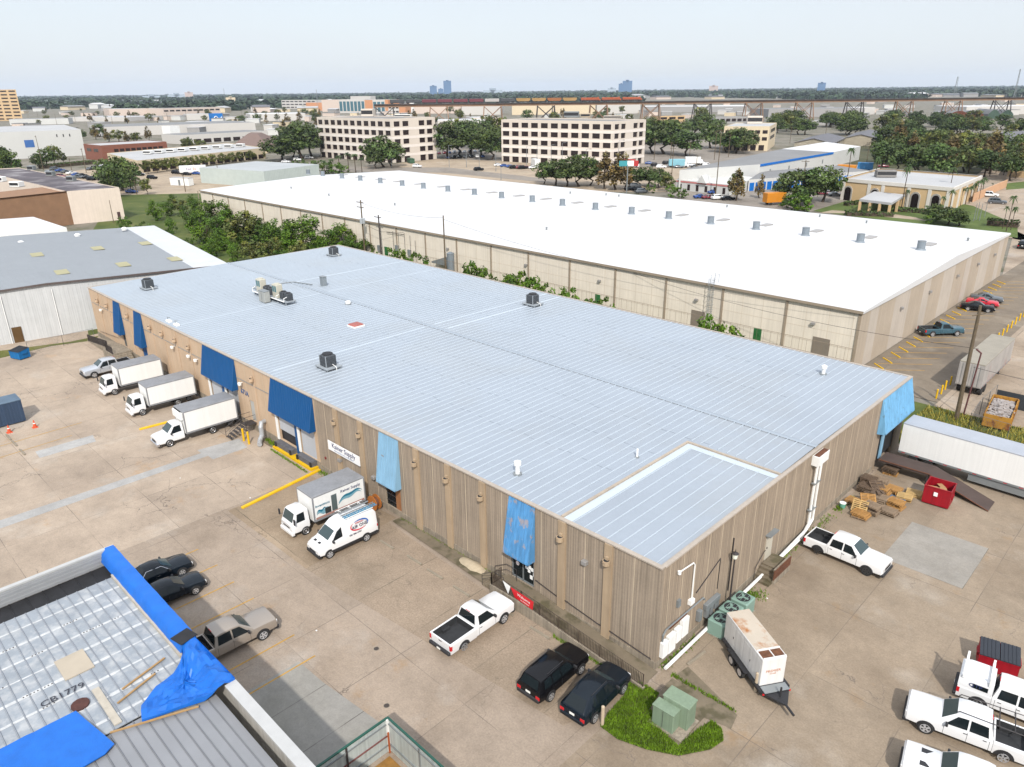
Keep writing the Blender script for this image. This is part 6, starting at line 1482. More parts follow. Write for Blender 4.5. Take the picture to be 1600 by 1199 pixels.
# ------------------------------------------------------------------ generic buildings built from surveyed corners
def block(name, label, cat, roof, h, wallm, roofm, par=.0, group=None, z0=0.0):
    P = [Vector(XY(u, v, h)) for u, v in roof]
    if len(P) == 3: P.append(P[0]+P[2]-P[1])
    cx = sum((p for p in P), Vector((0,0)))/len(P)
    t = thing(name, label, cat, (cx.x,cx.y,0), 0, group)
    q = MB(); q.prism([(p.x,p.y) for p in P], z0, h, top=False); q.build('wall', wallm, t, world=True)
    Q = [(p.x,p.y) for p in P]
    ar = sum(Q[i][0]*Q[(i+1)%len(Q)][1]-Q[(i+1)%len(Q)][0]*Q[i][1] for i in range(len(Q)))
    if ar < 0: Q = Q[::-1]
    q = MB(); q.poly([(x,y,h-par) for x,y in Q])
    q.build('roof', roofm, t, world=True)
    t['_n'] = 0; del t['_n']
    return t, P
def facade_pt(P, i, s, z, off=0.0):
    a, b_ = P[i], P[(i+1)%len(P)]
    d = (b_-a); n = Vector((d.y,-d.x)).normalized(); c = sum((p for p in P), Vector((0,0)))/len(P)
    if (a-c).dot(n) < 0: n = -n
    p = a+d*s+n*off
    return (p.x,p.y,z)
def panel(t, P, i, s0, s1, z0, z1, m, name='window', off=.05, depth=.05):
    A, B_ = facade_pt(P,i,s0,z0,off), facade_pt(P,i,s1,z0,off); A2, B2 = facade_pt(P,i,s0,z0,off-depth), facade_pt(P,i,s1,z0,off-depth)
    q = MB(); q.add([A,B_,(B_[0],B_[1],z1),(A[0],A[1],z1),A2,B2,(B2[0],B2[1],z1),(A2[0],A2[1],z1)], [(0,1,2,3),(3,2,6,7),(0,4,5,1),(0,3,7,4),(1,5,6,2)])
    return q.build(name, m, t, world=True)
m_win = mat('window_dark', (.022,.014,.014), .25, var=0); m_winb = mat('window_blue', (.05,.12,.15), .2, var=0)
m_office = mat('office_cream', S(222,211,198,.72), .85, var=.05, scale=.15); m_spand = mat('office_spandrel', S(236,227,218,.76), .85, var=.05); m_fgrey = mat('flat_grey_roof', S(168,164,160,.5), .9, var=.15, scale=.1)
def office(label, corner_b, corner_t, left_t, right_t, ncl, ground_l):
    h = hgt(corner_b[0], corner_b[1], corner_t[1])
    C0 = Vector(XY(*corner_b)); Lp = Vector(XY(*left_t)); Rp = Vector(XY(*right_t))
    P = [Lp, C0, Rp, Lp+Rp-C0]
    c = sum((p for p in P), Vector((0,0)))/4
    t = thing('office_block', label, 'office building', (c.x,c.y,0))
    # recessed core, then a lattice of piers and spandrels
    core = [p+(c-p)*(.6/((c-p).length)) for p in P]
    q = MB(); q.prism([(p.x,p.y) for p in core], 0, h-.9); q.build('core', m_win, t, world=True)
    Q = [(p.x,p.y) for p in P]; ar = sum(Q[i][0]*Q[(i+1)%4][1]-Q[(i+1)%4][0]*Q[i][1] for i in range(4)); Q = Q if ar > 0 else Q[::-1]
    MB().poly([(x,y,h-.3) for x,y in Q]).build('roof', m_fgrey, t, world=True)
    fh = h/5.0
    def bar(i, s0, s1, z0, z1, mi, d=.7, off=0.0):
        A, B_ = facade_pt(P,i,s0,z0,off), facade_pt(P,i,s1,z0,off); A2, B2 = facade_pt(P,i,s0,z0,off-d), facade_pt(P,i,s1,z0,off-d)
        return ([A,B_,(B_[0],B_[1],z1),(A[0],A[1],z1),A2,B2,(B2[0],B2[1],z1),(A2[0],A2[1],z1)], [(0,1,2,3),(3,2,6,7),(0,4,5,1),(0,3,7,4),(1,5,6,2),(4,7,6,5)], mi)
    lat = MB()
    def face(i, cols):            # cols: list of (s0, s1) window openings
        edges_ = [0.0]
        for a, b_ in cols: edges_ += [a, b_]
        edges_.append(1.0)
        for k in range(0, len(edges_), 2): lat.add(*bar(i, edges_[k], edges_[k+1], 0, h-1.3, 0))
        for f in range(5):
            z1 = f*fh+ (fh*.20 if f else 0.0)
            if f:
                lat.add(*bar(i, 0, 1, f*fh-fh*.32, f*fh-fh*.02, 1, d=.64, off=.06))
                lat.add(*bar(i, 0, 1, f*fh-fh*.02, f*fh+fh*.10, 0, d=.66, off=.03))
        lat.add(*bar(i, 0, 1, h-1.3, h+.05, 0))
        for f in range(1, 5):
            for (a, b_) in cols: panel(t, P, i, a, b_, f*fh+fh*.10, (f+1)*fh-fh*.32, m_win, 'window', off=-.4)
    face(0, [((k+.15)/ncl, (k+.85)/ncl) for k in range(ncl)])
    face(1, [(.06,.19),(.25,.385),(.615,.75),(.80,.93)])
    face(2, [((k+.25)/8, (k+.8)/8) for k in range(8)]) if False else None
    lat.build('facade', [m_office, m_spand], t, world=True)
    q = MB()
    for i in (2, 3): q.add(*bar(i, 0, 1, 0, h+.05, 0))
    q.build('rear_wall', m_office, t, world=True)
    return t, P, h
oa, PA, hA = office('cream five storey office block at left with blue entrance canopy', (615,255), (611.5,186), (501,245.5), (682.5,248.7), 11, 0)
ob, PB, hB = office('cream five storey office block at right with grey units on its roof', (955,262), (950.5,190), (784,252.5), (1006,255), 11, 0)
def onblock(label, name, u, v, h, sx, sy, sz, m, cat='rooftop unit', rz=.6, top=None):
    p = G(u, v, h-.3); t = thing(name, label, cat, (p.x,p.y,h-.3), rz)
    MB().cbox(-sx/2,sx/2,-sy/2,sy/2,.15,sz,.08).build('casing', m, t); MB().box(-sx/2-.1,sx/2+.1,-sy/2-.1,sy/2+.1,0,.15).build('plinth', m_fgrey, t); MB().box(-sx/2+.15,sx/2-.15,-sy/2-.02,-sy/2-.001,sz*.3,sz*.8).build('grille', m_trim, t); return t
onblock('grey louvred cooling unit on the right office roof', 'rooftop_unit', 893,183.5,hB,8,4,3.0,m_galv); onblock('tan boxed unit on the right office roof', 'rooftop_unit', 915,184,hB,5,3.5,2.2,m_tan); onblock('long tan parapet box at the right end of the right office roof', 'rooftop_unit', 957,185.5,hB,9,3,1.4,m_office)
onblock('yellowish stair box on the left office roof', 'rooftop_unit', 576,182,hA,7,5,4.0,m_office); onblock('low white unit cluster on the left office roof', 'rooftop_unit', 630,183,hA,9,3,1.3,m_white)
t = thing('entrance_canopy', 'round navy blue entrance canopy at the left office block', 'canopy', (*XY(551,247),0)); p = G(551,247)
q = MB()
for k in range(2): pass
q.loft([[(p.x+2.6*math.cos(a)*.8-yy*.35, p.y+2.6*math.cos(a)*.6+yy*.9-3, 2.6+1.4*math.sin(a)) for a in [PI*i/10 for i in range(11)]] for yy in (0,5)]); q.build('canvas', mat('canopy_navy', (.01,.02,.07), .6), t, world=True)
q = MB(); q.tube([(p.x-2,p.y-4.5,0),(p.x-2,p.y-4.5,2.7)], .12, 5); q.tube([(p.x+2,p.y-1.5,0),(p.x+2,p.y-1.5,2.7)], .12, 5); q.build('post', m_white, t, world=True)

# brick building with pale end wall
m_brick = mat('brown_brick', S(166,128,98,.62), .9, var=.12, scale=.5, wave=('Z', 5, .12)); m_pink = mat('pale_stucco', S(240,224,208,.66), .85, var=.05, streak=.06); m_droof = mat('dark_membrane', S(112,104,110,.5), .9, var=.25, scale=.15, alt=S(176,170,172,.5), altscale=.1)
hb = 9.0
t, P = block('brick_building', 'brown brick building with pale pink end wall and dark flat roof', 'building', [(104,299),(186,293),(30,262)], hb, m_pink, m_droof, .25)
C0 = Vector(XY(104,299,hb)); W0 = Vector(XY(-150,326,hb)); d = (W0-C0)
q = MB(); q.prism([(C0.x,C0.y),(W0.x,W0.y),(W0.x-18,W0.y+3),(C0.x-25,C0.y+12)], 0, hb-.5); q.build('brick_wing', m_brick, t, world=True)
q = MB(); n_ = Vector((d.y,-d.x)).normalized(); 
if n_.y > 0: n_ = -n_
a, b_ = C0+n_*.15, W0+n_*.15
q.add([(a.x,a.y,0),(b_.x,b_.y,0),(b_.x,b_.y,hb+.05),(a.x,a.y,hb+.05),(a.x-n_.x*.3,a.y-n_.y*.3,hb+.05),(b_.x-n_.x*.3,b_.y-n_.y*.3,hb+.05)], [(0,1,2,3),(3,2,5,4),(3,2,1,0)]); q.build('brick_wall', m_brick, t, world=True)
panel(t, P, 0, .86, .92, 0, 2.3, mat('brown_door2', (.06,.03,.03), .6), 'door'); p_ = G(106,347)
MB().obox(a.x-1.5+n_.x*.1, a.y-.5+n_.y*.1, 0, 1.1, .2, 2.3, math.atan2(d.y,d.x)).build('door', mat('brown_door2'), t, world=True)
for (u, v, lab, s) in ((27,292,'white rooftop unit nearest the camera on the brick building',3.2),(2,284,'white rooftop unit at the left edge on the brick building',2.6),(112,283,'grey rooftop unit near the pale wall on the brick building',2.4),(80,275,'grey rooftop unit in the middle of the dark roof',2.4),(50,266,'grey rooftop unit at the far end of the dark roof',2.4)):
    onblock(lab, 'rooftop_unit', u, v, hb+.1, s, s*.7, 1.5, m_white if 'white' in lab else m_galv)
upole('thin utility pole at the pale wall of the brick building', 178, 349, 313, 0, r_=.09)
# white low roof between
t, P = block('white_shed', 'low shed with plain white hipped roof behind the grey roof', 'shed', [(-60,375),(104,356),(52,339),(-60,347)], 6.0, m_white, m_wroof)
# others: (label, roof corners, base pixel, top row, wall, roof)
m_wht = mat('white_metal', S(226,226,222,.62), .6, var=.05, scale=.1); m_pgreen = mat('pale_green_metal', S(214,224,218,.62), .6, var=.06, wave=('X', 1.2, .06)); m_redbrick = mat('red_brick', S(150,96,78,.62), .9, var=.1); m_sandw = mat('sand_stucco', S(234,216,184,.64), .85, var=.06); m_sand2 = mat('yellow_stucco', S(226,194,148,.62), .85, var=.06)
m_lroof = mat('light_roof', S(214,214,214,.52), .8, var=.1, scale=.08); m_mroof = mat('mid_grey_roof', S(160,160,160,.5), .8, var=.12, scale=.08)
t, P = block('metal_shed', 'pale green ribbed metal shed left of the white roof', 'shed', [(311,262),(412,268),(498,257)], 6.0, m_pgreen, mat('metal_shed_roof', S(206,210,210,.52), .6, var=.1, scale=.1))
t, P = block('sand_arcade', 'long sand coloured two storey building with white roof units and a row of trees', 'building', [(167,239.5),(214,251),(414,231)], hgt(215,271,251), m_sandw, m_lroof, .3)
hz = hgt(215,271,251)
for k in range(16): panel(t, P, 1, .03+k*.06, .03+k*.06+.045, .2, hz*.42, m_win, 'window', .03)
for k in range(4): panel(t, P, 1, .03+k*.06, .03+k*.06+.045, hz*.52, hz*.78, m_win, 'window', .03)
panel(t, P, 1, .80, .86, hz*.45, hz*.8, m_win, 'window', .03)
for k in range(9):
    u = 232+k*18; onblock(['white roof unit at the left end of the sand building','second white roof unit along the sand building','third white roof unit along the sand building','fourth white roof unit along the sand building','fifth white roof unit along the sand building','sixth white roof unit along the sand building','seventh white roof unit along the sand building','eighth white roof unit along the sand building','last white roof unit on the sand building'][k], 'rooftop_unit', u, 240.5-k*1.4, hz+.2, 4.2, 3, 1.6, m_white)
t, P = block('brick_offices', 'dark red brick office with pale flat roof', 'building', [(130,225),(157,227.5),(260,221.5)], hgt(130,250,226), m_redbrick, m_lroof, .2)
hz = hgt(130,250,226)
for k in range(9): panel(t, P, 1, .18+k*.085, .18+k*.085+.065, hz*.45, hz*.72, m_win, 'window', .05)
for k in range(2): panel(t, P, 0, .15+k*.4, .15+k*.4+.26, hz*.55, hz*.75, m_win, 'window', .05)
t, P = block('white_warehouse', 'large plain white warehouse at left with a blue logo patch', 'warehouse', [(-90,210),(126,202.5),(100,195)], hgt(125,243,202.5), m_wht, m_lroof)
panel(t, P, 0, .55, .62, 6, 10, mat('logo_blue', S(70,120,190,.6), .6), 'logo_patch', .1)
for k in range(3): panel(t, P, 0, .80+k*.05, .808+k*.05, 11, 12.5, m_trim, 'vent', .1)
t, P = block('tan_wing', 'tan block wall at the right edge beside the lot', 'building', [(1577,258),(1640,262),(1640,255)], hgt(1580,276,258), m_sand2, m_lroof)
# tan chapel-like building with arches and porch
hz = hgt(1484,331,294)
t, P = block('arched_hall', 'tan hall with white pilasters, arched windows and white parapet', 'building', [(1317,279),(1490,294),(1534,275)], hz, m_sand2, m_lroof, .5)
m_wtrim = mat('white_trim', S(238,232,222,.62), .7, var=.05)
for (a, b_) in ((0,1),): 
    q = MB()
for i in (0,1,2,3):
    panel(t, P, i, -.003, 1.003, hz-.9, hz+.12, m_wtrim, 'parapet', .25, .5)
for s in (.005,.255,.385,.62,.80,.955): panel(t, P, 0, s, s+.03, 0, hz-.9, m_wtrim, 'pilaster', .18, .18)
for s in (.01,.22,.45,.70,.93): panel(t, P, 1, s, s+.05, 0, hz-.9, m_wtrim, 'pilaster', .18, .18)
def arch(t, P, i, s, w_, h):
    for (ww_, hh, m, nm, off) in ((w_,h,m_wtrim,'arch_frame',.12),(w_*.68,h*.90,m_win,'arch_window',.16)):
        a = Vector(P[i]); b_ = Vector(P[(i+1)%len(P)]); L_ = (b_-a).length
        pts = []
        for k in range(13):
            an = PI*k/12; pts.append((s+ww_/2*math.cos(an)/L_, h-w_/2+(hh-(h-w_/2))*math.sin(an)))
        pts = [(s+ww_/2/L_, 0)]+pts+[(s-ww_/2/L_, 0)]
        V = [facade_pt(P,i,ss,z,off) for ss, z in pts]; V2 = [facade_pt(P,i,ss,z,.0) for ss, z in pts]; n = len(V)
        q = MB(); q.add(V+V2, [tuple(range(n))[::-1], tuple(range(n))]+[(k,(k+1)%n,(k+1)%n+n,k+n) for k in range(n)]); q.build(nm, m, t, world=True)
for s in (.07,.50-.17,.70,.875): arch(t, P, 0, s, 3.0, 4.6)
onblock('grey unit on the flat roof of the tan hall', 'rooftop_unit', 1383,276,hz,6,3,2.0,m_fgrey)
pt = thing('porch', 'white flat porch roof on pillars before the tan hall', 'porch', (*XY(1380,325),0))
C1 = [Vector(XY(u,v,3.6)) for u, v in ((1343,312),(1393,318),(1414,305),(1366,300))]
q = MB(); q.prism([(p.x,p.y) for p in C1], 3.1, 3.75); q.build('roof', m_lroof, pt, world=True)
for f, (i, j) in ((.03,(0,1)),(.35,(0,1)),(.66,(0,1)),(.97,(0,1)),(.5,(1,2)),(.95,(1,2)),(.95,(0,3))):
    p = C1[i].lerp(C1[j], f)*.985+sum(C1, Vector((0,0)))/4*.015; MB().box(p.x-.3,p.x+.3,p.y-.3,p.y+.3,0,3.09).build('pillar', m_sand2, pt, world=True)
t, P = block('garden_wall', 'long peach garden wall along the far lot', 'wall', [(1522,303),(1575,281),(1574.5,280.5),(1521.5,302.5)], 2.6, mat('peach_wall', S(228,180,140,.62), .85, var=.05), mat('peach_wall'))
# storage yard with blue trim
m_blued = mat('storage_blue', S(0,120,215,.62), .5, var=.1)
hz = hgt(1058,297,281)
t, P = block('storage_office', 'low white office with red eave stripe in front of the storage sheds', 'building', [(1057,281),(1140,289),(1190,278)], hz, m_wht, m_wht)
panel(t, P, 0, 0, 1.0, hz-.7, hz-.2, mat('red_stripe', S(220,140,136,.6), .7), 'stripe', .12, .1)
for k in range(6): panel(t, P, 0, .06+k*.165, .11+k*.165, .3, hz-1.2, m_win, 'window', .05)
gq = MB(); A = facade_pt(P,0,.42,hz-.2,.9); B_ = facade_pt(P,0,.60,hz-.2,.9); M_ = facade_pt(P,0,.51,hz+2.4,.9); A2 = facade_pt(P,0,.42,hz-.2,-3); B2 = facade_pt(P,0,.60,hz-.2,-3); M2 = facade_pt(P,0,.51,hz+2.4,-3)
gq.add([A,B_,M_,A2,B2,M2], [(0,1,2),(0,2,5,3),(1,4,5,2)]); gq.build('gable', m_wht, t, world=True)
t, P = block('storage_hall', 'long white storage hall with a blue eave line and grey roof', 'warehouse', [(1188,257),(1302,238),(1222,233),(1062,266)], 7.0, m_wht, m_mroof)
panel(t, P, 0, 0, 1.0, 6.2, 7.05, m_blued, 'eave_stripe', .2, .2)
for k in range(4): panel(t, P, 0, .12+k*.24, .135+k*.24, 3.0, 4.6, m_galv, 'vent', .05)
t, P = block('storage_annex', 'white storage annex behind the blue line hall', 'warehouse', [(1222,233),(1302,238),(1345,229),(1290,222)], 6.4, m_wht, m_wroof)
t, P = block('storage_units', 'grey roofed row of storage units with bright blue doors', 'storage units', [(1170,281),(1360,267),(1310,259),(1190,268)], 4.0, m_wht, m_mroof)
for k in range(22): panel(t, P, 0, .01+k*.045, .045+k*.045, .1, 2.9, m_blued, 'blue_door', .05)
panel(t, P, 3, .2, .8, .1, 3.6, m_blued, 'blue_door', .05)
# three storey yellow office, others
hz = hgt(1213,238,192)*.86
t, P = block('yellow_offices', 'yellow three storey office among the oaks right of the cream blocks', 'building', [(1132,197.5),(1203,197.5),(1214,192)], hz, m_sandw, m_lroof, .3)
for f in range(2):
    for k in range(6): panel(t, P, 0, .03+k*.165, .14+k*.165, hz*(.42+.28*f), hz*(.56+.28*f), m_win, 'window', .05)
for k in range(5): panel(t, P, 0, .08+k*.18, .2+k*.18, .2, hz*.24, m_win, 'window', .05)
for f in range(2): panel(t, P, 1, .2, .8, hz*(.42+.28*f), hz*(.56+.28*f), m_win, 'window', .05)
onblock('pale stair box on the yellow office roof', 'rooftop_unit', 1178,193.5,hz,9,7,4.5,m_office)
# gabled apartments
def gable(label, A, B_, far, he, hr, wallm, roofm, name='apartment_house'):
    a = Vector(XY(*A)); b_ = Vector(XY(*B_)); d = (Vector(XY(*far))-a)
    d = d.normalized()*min(d.length, 160)
    t = thing(name, label, 'house', (a.x,a.y,0))
    m_ = (a+b_)/2
    q = MB(); q.add([(a.x,a.y,0),(b_.x,b_.y,0),(b_.x,b_.y,he),(m_.x,m_.y,hr),(a.x,a.y,he)], [(0,1,2,3,4),(4,3,2,1,0)])
    a2, b2, m2 = a+d, b_+d, m_+d
    q.add([(a.x,a.y,0),(a2.x,a2.y,0),(a2.x,a2.y,he),(a.x,a.y,he),(b_.x,b_.y,0),(b2.x,b2.y,0),(b2.x,b2.y,he),(b_.x,b_.y,he)], [(0,1,2,3),(3,2,1,0),(4,5,6,7),(7,6,5,4)])
    q.build('wall', wallm, t, world=True)
    e = (b_-a).normalized()*.6; o = -d.normalized()*.5
    R_ = [(a-e+o,he-.25),(m_+o,hr+.05),(b_+e+o,he-.25)]; R2 = [(a-e+d,he-.25),(m_+d,hr+.05),(b_+e+d,he-.25)]
    q = MB(); V = [(p.x,p.y,z) for p, z in R_]+[(p.x,p.y,z) for p, z in R2]; V += [(x,y,z-.2) for x,y,z in V]
    q.add(V, [(0,1,4,3),(1,2,5,4),(6,9,10,7),(7,10,11,8),(0,3,9,6),(2,8,11,5),(0,6,7,1),(1,7,8,2)]); q.build('roof', roofm, t, world=True)
    for k in range(6):
        s = .08+k*.15; p = b_.lerp(b2, s); n_ = (b_-a).normalized()*.05; w_ = d.normalized()*1.6
        q = MB(); q.add([(p.x+n_.x,p.y+n_.y,he*.45),(p.x+n_.x+w_.x,p.y+n_.y+w_.y,he*.45),(p.x+n_.x+w_.x,p.y+n_.y+w_.y,he*.8),(p.x+n_.x,p.y+n_.y,he*.8)], [(0,1,2,3),(3,2,1,0)]); q.build('window', m_win, t, world=True)
    return t
m_shing = mat('grey_shingle', S(132,132,138,.5), .9, var=.12, scale=.5); m_creamw = mat('cream_siding', S(240,228,204,.66), .85, var=.04)
hh = hgt(1240,236,222)
gable('cream apartment house with grey gable roof behind the storage hall', (1240,236), (1299,238), (1265,226), hh, hh*1.45, m_creamw, m_shing)
gable('second cream apartment house with grey gable roof, farther back', (1318,228), (1368,229), (1335,219), hh, hh*1.4, m_creamw, m_shing)
gable('white apartment house with grey roof among the trees at the right edge', (1537,247), (1572,252), (1620,238), 9, 12.5, m_wht, m_shing)
# trucks with lettering, rentals and bits
def parcel(label, u, v, rz, body_m, cab=p_white, L_=8.0, text=None, group=None):
    p = G(u, v); t = thing('delivery_truck', label, 'truck', (p.x,p.y,0), rz, group)
    MB().cbox(-L_/2, L_/2-1.9, -1.25, 1.25, .9, 3.7, .05).build('cargo_box', body_m, t)
    MB().loft([[(x,-1.05,.5),(x,1.05,.5),(x,1.05,zt-.3),(x,.85,zt),(x,-.85,zt),(x,-1.05,zt-.3)] for x, zt in ((L_/2-1.88,2.5),(L_/2-1.0,2.45),(L_/2-.5,1.5),(L_/2,1.35))]).build('cab', cab, t)
    MB().box(L_/2-1.0,L_/2-.55,-.8,.8,1.55,2.2).build('windscreen', m_glass, t)
    for x in (L_/2-1.2, -L_/2+1.6):
        for s in (1,-1): MB().cyl((x,s*1.0-.14,.48), .48, .28, 12, 'y').build('wheel', m_tyre, t)
    if text:
        for s in (1,-1):
            words(text[0], 1.5, text[1], t, (-L_*.12-1.1*s*-1, s*1.27, 2.3), (PI/2,0,PI if s > 0 else 0), sx=.9); words(text[2], 1.5, text[3], t, (-L_*.12+1.35*s*-1, s*1.27, 2.3), (PI/2,0,PI if s > 0 else 0), sx=.9)
    return t
pur = mat('purple_lettering', (.10,.03,.22), .5, var=0); ora = mat('orange_red_lettering', (.75,.12,.04), .5, var=0)
parcel('white delivery truck with purple and orange letters by the pale green shed', 306, 272, rad(64), m_cargo, L_=13, text=('Fed', pur, 'Ex', ora))
parcel('white and orange rental truck beside the oak at the storage entrance', 1213, 320, rad(60), mat('rental_orange', S(232,150,40,.6), .5, var=.1), L_=8.5)
parcel('orange rental truck in front of the blue storage doors', 1318, 272, rad(190), mat('rental_orange'), L_=9)
parcel('blue and white rental truck in front of the blue storage doors', 1347, 268, rad(200), mat('rental_blue', S(60,140,200,.6), .5, var=.1), L_=8)
parcel('pale blue rental truck in the yard beyond the bald oaks', 1060, 262, rad(40), mat('rental_pale', S(150,210,226,.6), .5, var=.1), L_=9); parcel('white rental truck in the yard beyond the bald oaks', 1085, 258, rad(40), m_cargo, L_=9)
parcel('white box truck parked before the right cream office', 836, 261, rad(150), m_cargo, L_=8)
parcel('red and white rental truck by the storage office trees', 985, 262, rad(30), mat('rental_red', S(200,80,80,.6), .5, var=.1), L_=8)
t = thing('site_container', 'small white office container in the sand building lot', 'container', (*XY(285,290),0), rad(25)); MB().cbox(-4.5,4.5,-1.4,1.4,.1,3.0,.05).build('box', m_white, t); MB().box(-4.6,4.6,-1.5,1.5,3.0,3.08).build('roof', m_lroof, t); MB().box(-.5,.5,-1.42,-1.4,.2,2.3).build('door', m_galv, t)
t = thing('green_dumpster', 'long dark green skip in front of the left office block', 'skip', (*XY(642,255),0), rad(-25)); MB().prism([(-3.5,-1.2),(3.5,-1.2),(3.5,1.2),(-3.5,1.2)], .2, 2.2).build('skip_body', mat('skip_green', (.03,.08,.045), .6), t); MB().box(-3.6,3.6,-1.3,1.3,2.2,2.3).build('rim', mat('skip_green'), t)
t = thing('lot_sign', 'small white sign board on posts beside the office oak', 'sign', (*XY(587,262),0), rad(-45)); MB().box(-1.6,1.6,-.06,.06,1.0,3.0).build('board', m_white, t); MB().box(-1.4,-1.25,-.05,.05,0,1.0).build('post', m_galv, t); MB().box(1.25,1.4,-.05,.05,0,1.0).build('post', m_galv, t)
t = thing('flag_sign', 'tall pole sign with blue and red flag panels by the white roof', 'sign', (*XY(979,302),0), rad(45)); MB().cyl((0,0,0), .2, 9.5, 8).build('pole', m_galv, t); MB().box(-3,-.2,-.1,.1,9.0,10.8).build('panel', mat('sign_teal', S(70,170,180,.6), .5), t); MB().box(-.2,2,-.1,.1,9.0,10.8).build('panel', m_white, t); MB().box(2,3.6,-.1,.1,9.0,10.8).build('panel', mat('sign_red2', S(200,60,60,.6), .5), t)
# paved ground of the middle distance
pk = ground_mat('lot_tan', S(212,192,166), S(190,170,146), S(222,208,190), joint=(.16,.14,.11), jw=.05, cell=(7,7), grain=.06)
rdm_ = ground_mat('road_grey', S(176,166,154), S(160,150,138), S(190,180,168), grain=.06)
lawn = ground_mat('lawn', S(116,136,66,.45), S(96,116,50,.45), S(140,150,84,.45), grain=.2)
sheet('office_parking', [XY(640,300), XY(1040,300), XY(1075,262), XY(1000,262), XY(690,248), XY(560,262), XY(600,280)], .02, pk)
sheet('storage_parking', [XY(1040,300), XY(1075,262), XY(1330,262), XY(1420,280), XY(1320,320), XY(1250,335), XY(1100,330)], .03, rdm_)
sheet('oak_parking', [XY(690,256), XY(700,215), XY(1180,205), XY(1210,240), XY(1080,262)], .01, rdm_)
sheet('left_parking', [XY(130,306), XY(70,275), XY(150,262), XY(420,272), XY(330,302)], .02, pk)
sheet('far_lot', [XY(1440,345), XY(1545,258), XY(1660,258), XY(1660,400), XY(1585,360), (-11,131), (-11,170)], .024, lane)
sheet('hall_lawn', [XY(1270,330), XY(1330,312), XY(1480,330), XY(1500,318), XY(1520,322), XY(1590,352), XY(1590,372), XY(1440,352)], .034, lawn)
sheet('hall_drive', [XY(1300,329), XY(1390,334), XY(1430,340), XY(1450,346), XY(1400,341), XY(1330,334), XY(1280,333)], .044, pk)
sheet('lot_lawn', [XY(1572,287), XY(1640,280), XY(1640,292), XY(1572,297)], .05, lawn)
sheet('wood_floor', [XY(1330,290), XY(1330,215), XY(1640,205), XY(1640,258), XY(1540,285)], .01, ground_mat('leaf_floor', S(110,110,76,.4), S(90,96,62,.4), S(150,140,110,.4), grain=.2))
sheet('office_road', [XY(420,262), XY(700,262), XY(900,285), XY(900,290), XY(690,270), XY(420,268)], .04, rdm_)
# ------------------------------------------------------------------ trees
def tint_mat(key, base, dry=None, sat=1.0):
    m = bpy.data.materials.new(key); m.use_nodes = True; nt = m.node_tree; N = nt.nodes; L = nt.links; b = N['Principled BSDF']
    b.inputs['Roughness'].default_value = .6; b.inputs['Specular IOR Level'].default_value = .25
    at = N.new('ShaderNodeAttribute'); at.attribute_name = 'tint'
    hs = N.new('ShaderNodeMix'); hs.data_type = 'RGBA'; hs.blend_type = 'MULTIPLY'; hs.inputs[0].default_value = 1.0; hs.inputs[6].default_value = (*base, 1); L.new(at.outputs['Color'], hs.inputs[7])
    oi = N.new('ShaderNodeObjectInfo'); mr = N.new('ShaderNodeMapRange'); mr.inputs[3].default_value = .72; mr.inputs[4].default_value = 1.22; L.new(oi.outputs['Random'], mr.inputs[0])
    cc = N.new('ShaderNodeCombineColor'); 
    for i in range(3): L.new(mr.outputs[0], cc.inputs[i])
    m2 = N.new('ShaderNodeMix'); m2.data_type = 'RGBA'; m2.blend_type = 'MULTIPLY'; m2.inputs[0].default_value = 1.0; L.new(hs.outputs[2], m2.inputs[6]); L.new(cc.outputs[0], m2.inputs[7])
    L.new(m2.outputs[2], b.inputs['Base Color']); _M[key] = m; return m
lf_green = tint_mat('leaf_bright', S(98,132,34,.46)); lf_oak = tint_mat('leaf_oak', S(88,108,54,.52)); lf_mix = tint_mat('leaf_olive', S(118,126,60,.50)); lf_rust = tint_mat('leaf_rust', S(146,126,76,.44)); lf_palm = tint_mat('leaf_palm', S(96,124,66,.38)); lf_far = tint_mat('leaf_far', S(74,98,66,.34)); m_bark = mat('bark', S(112,96,80,.4), .95, var=.2, scale=3)
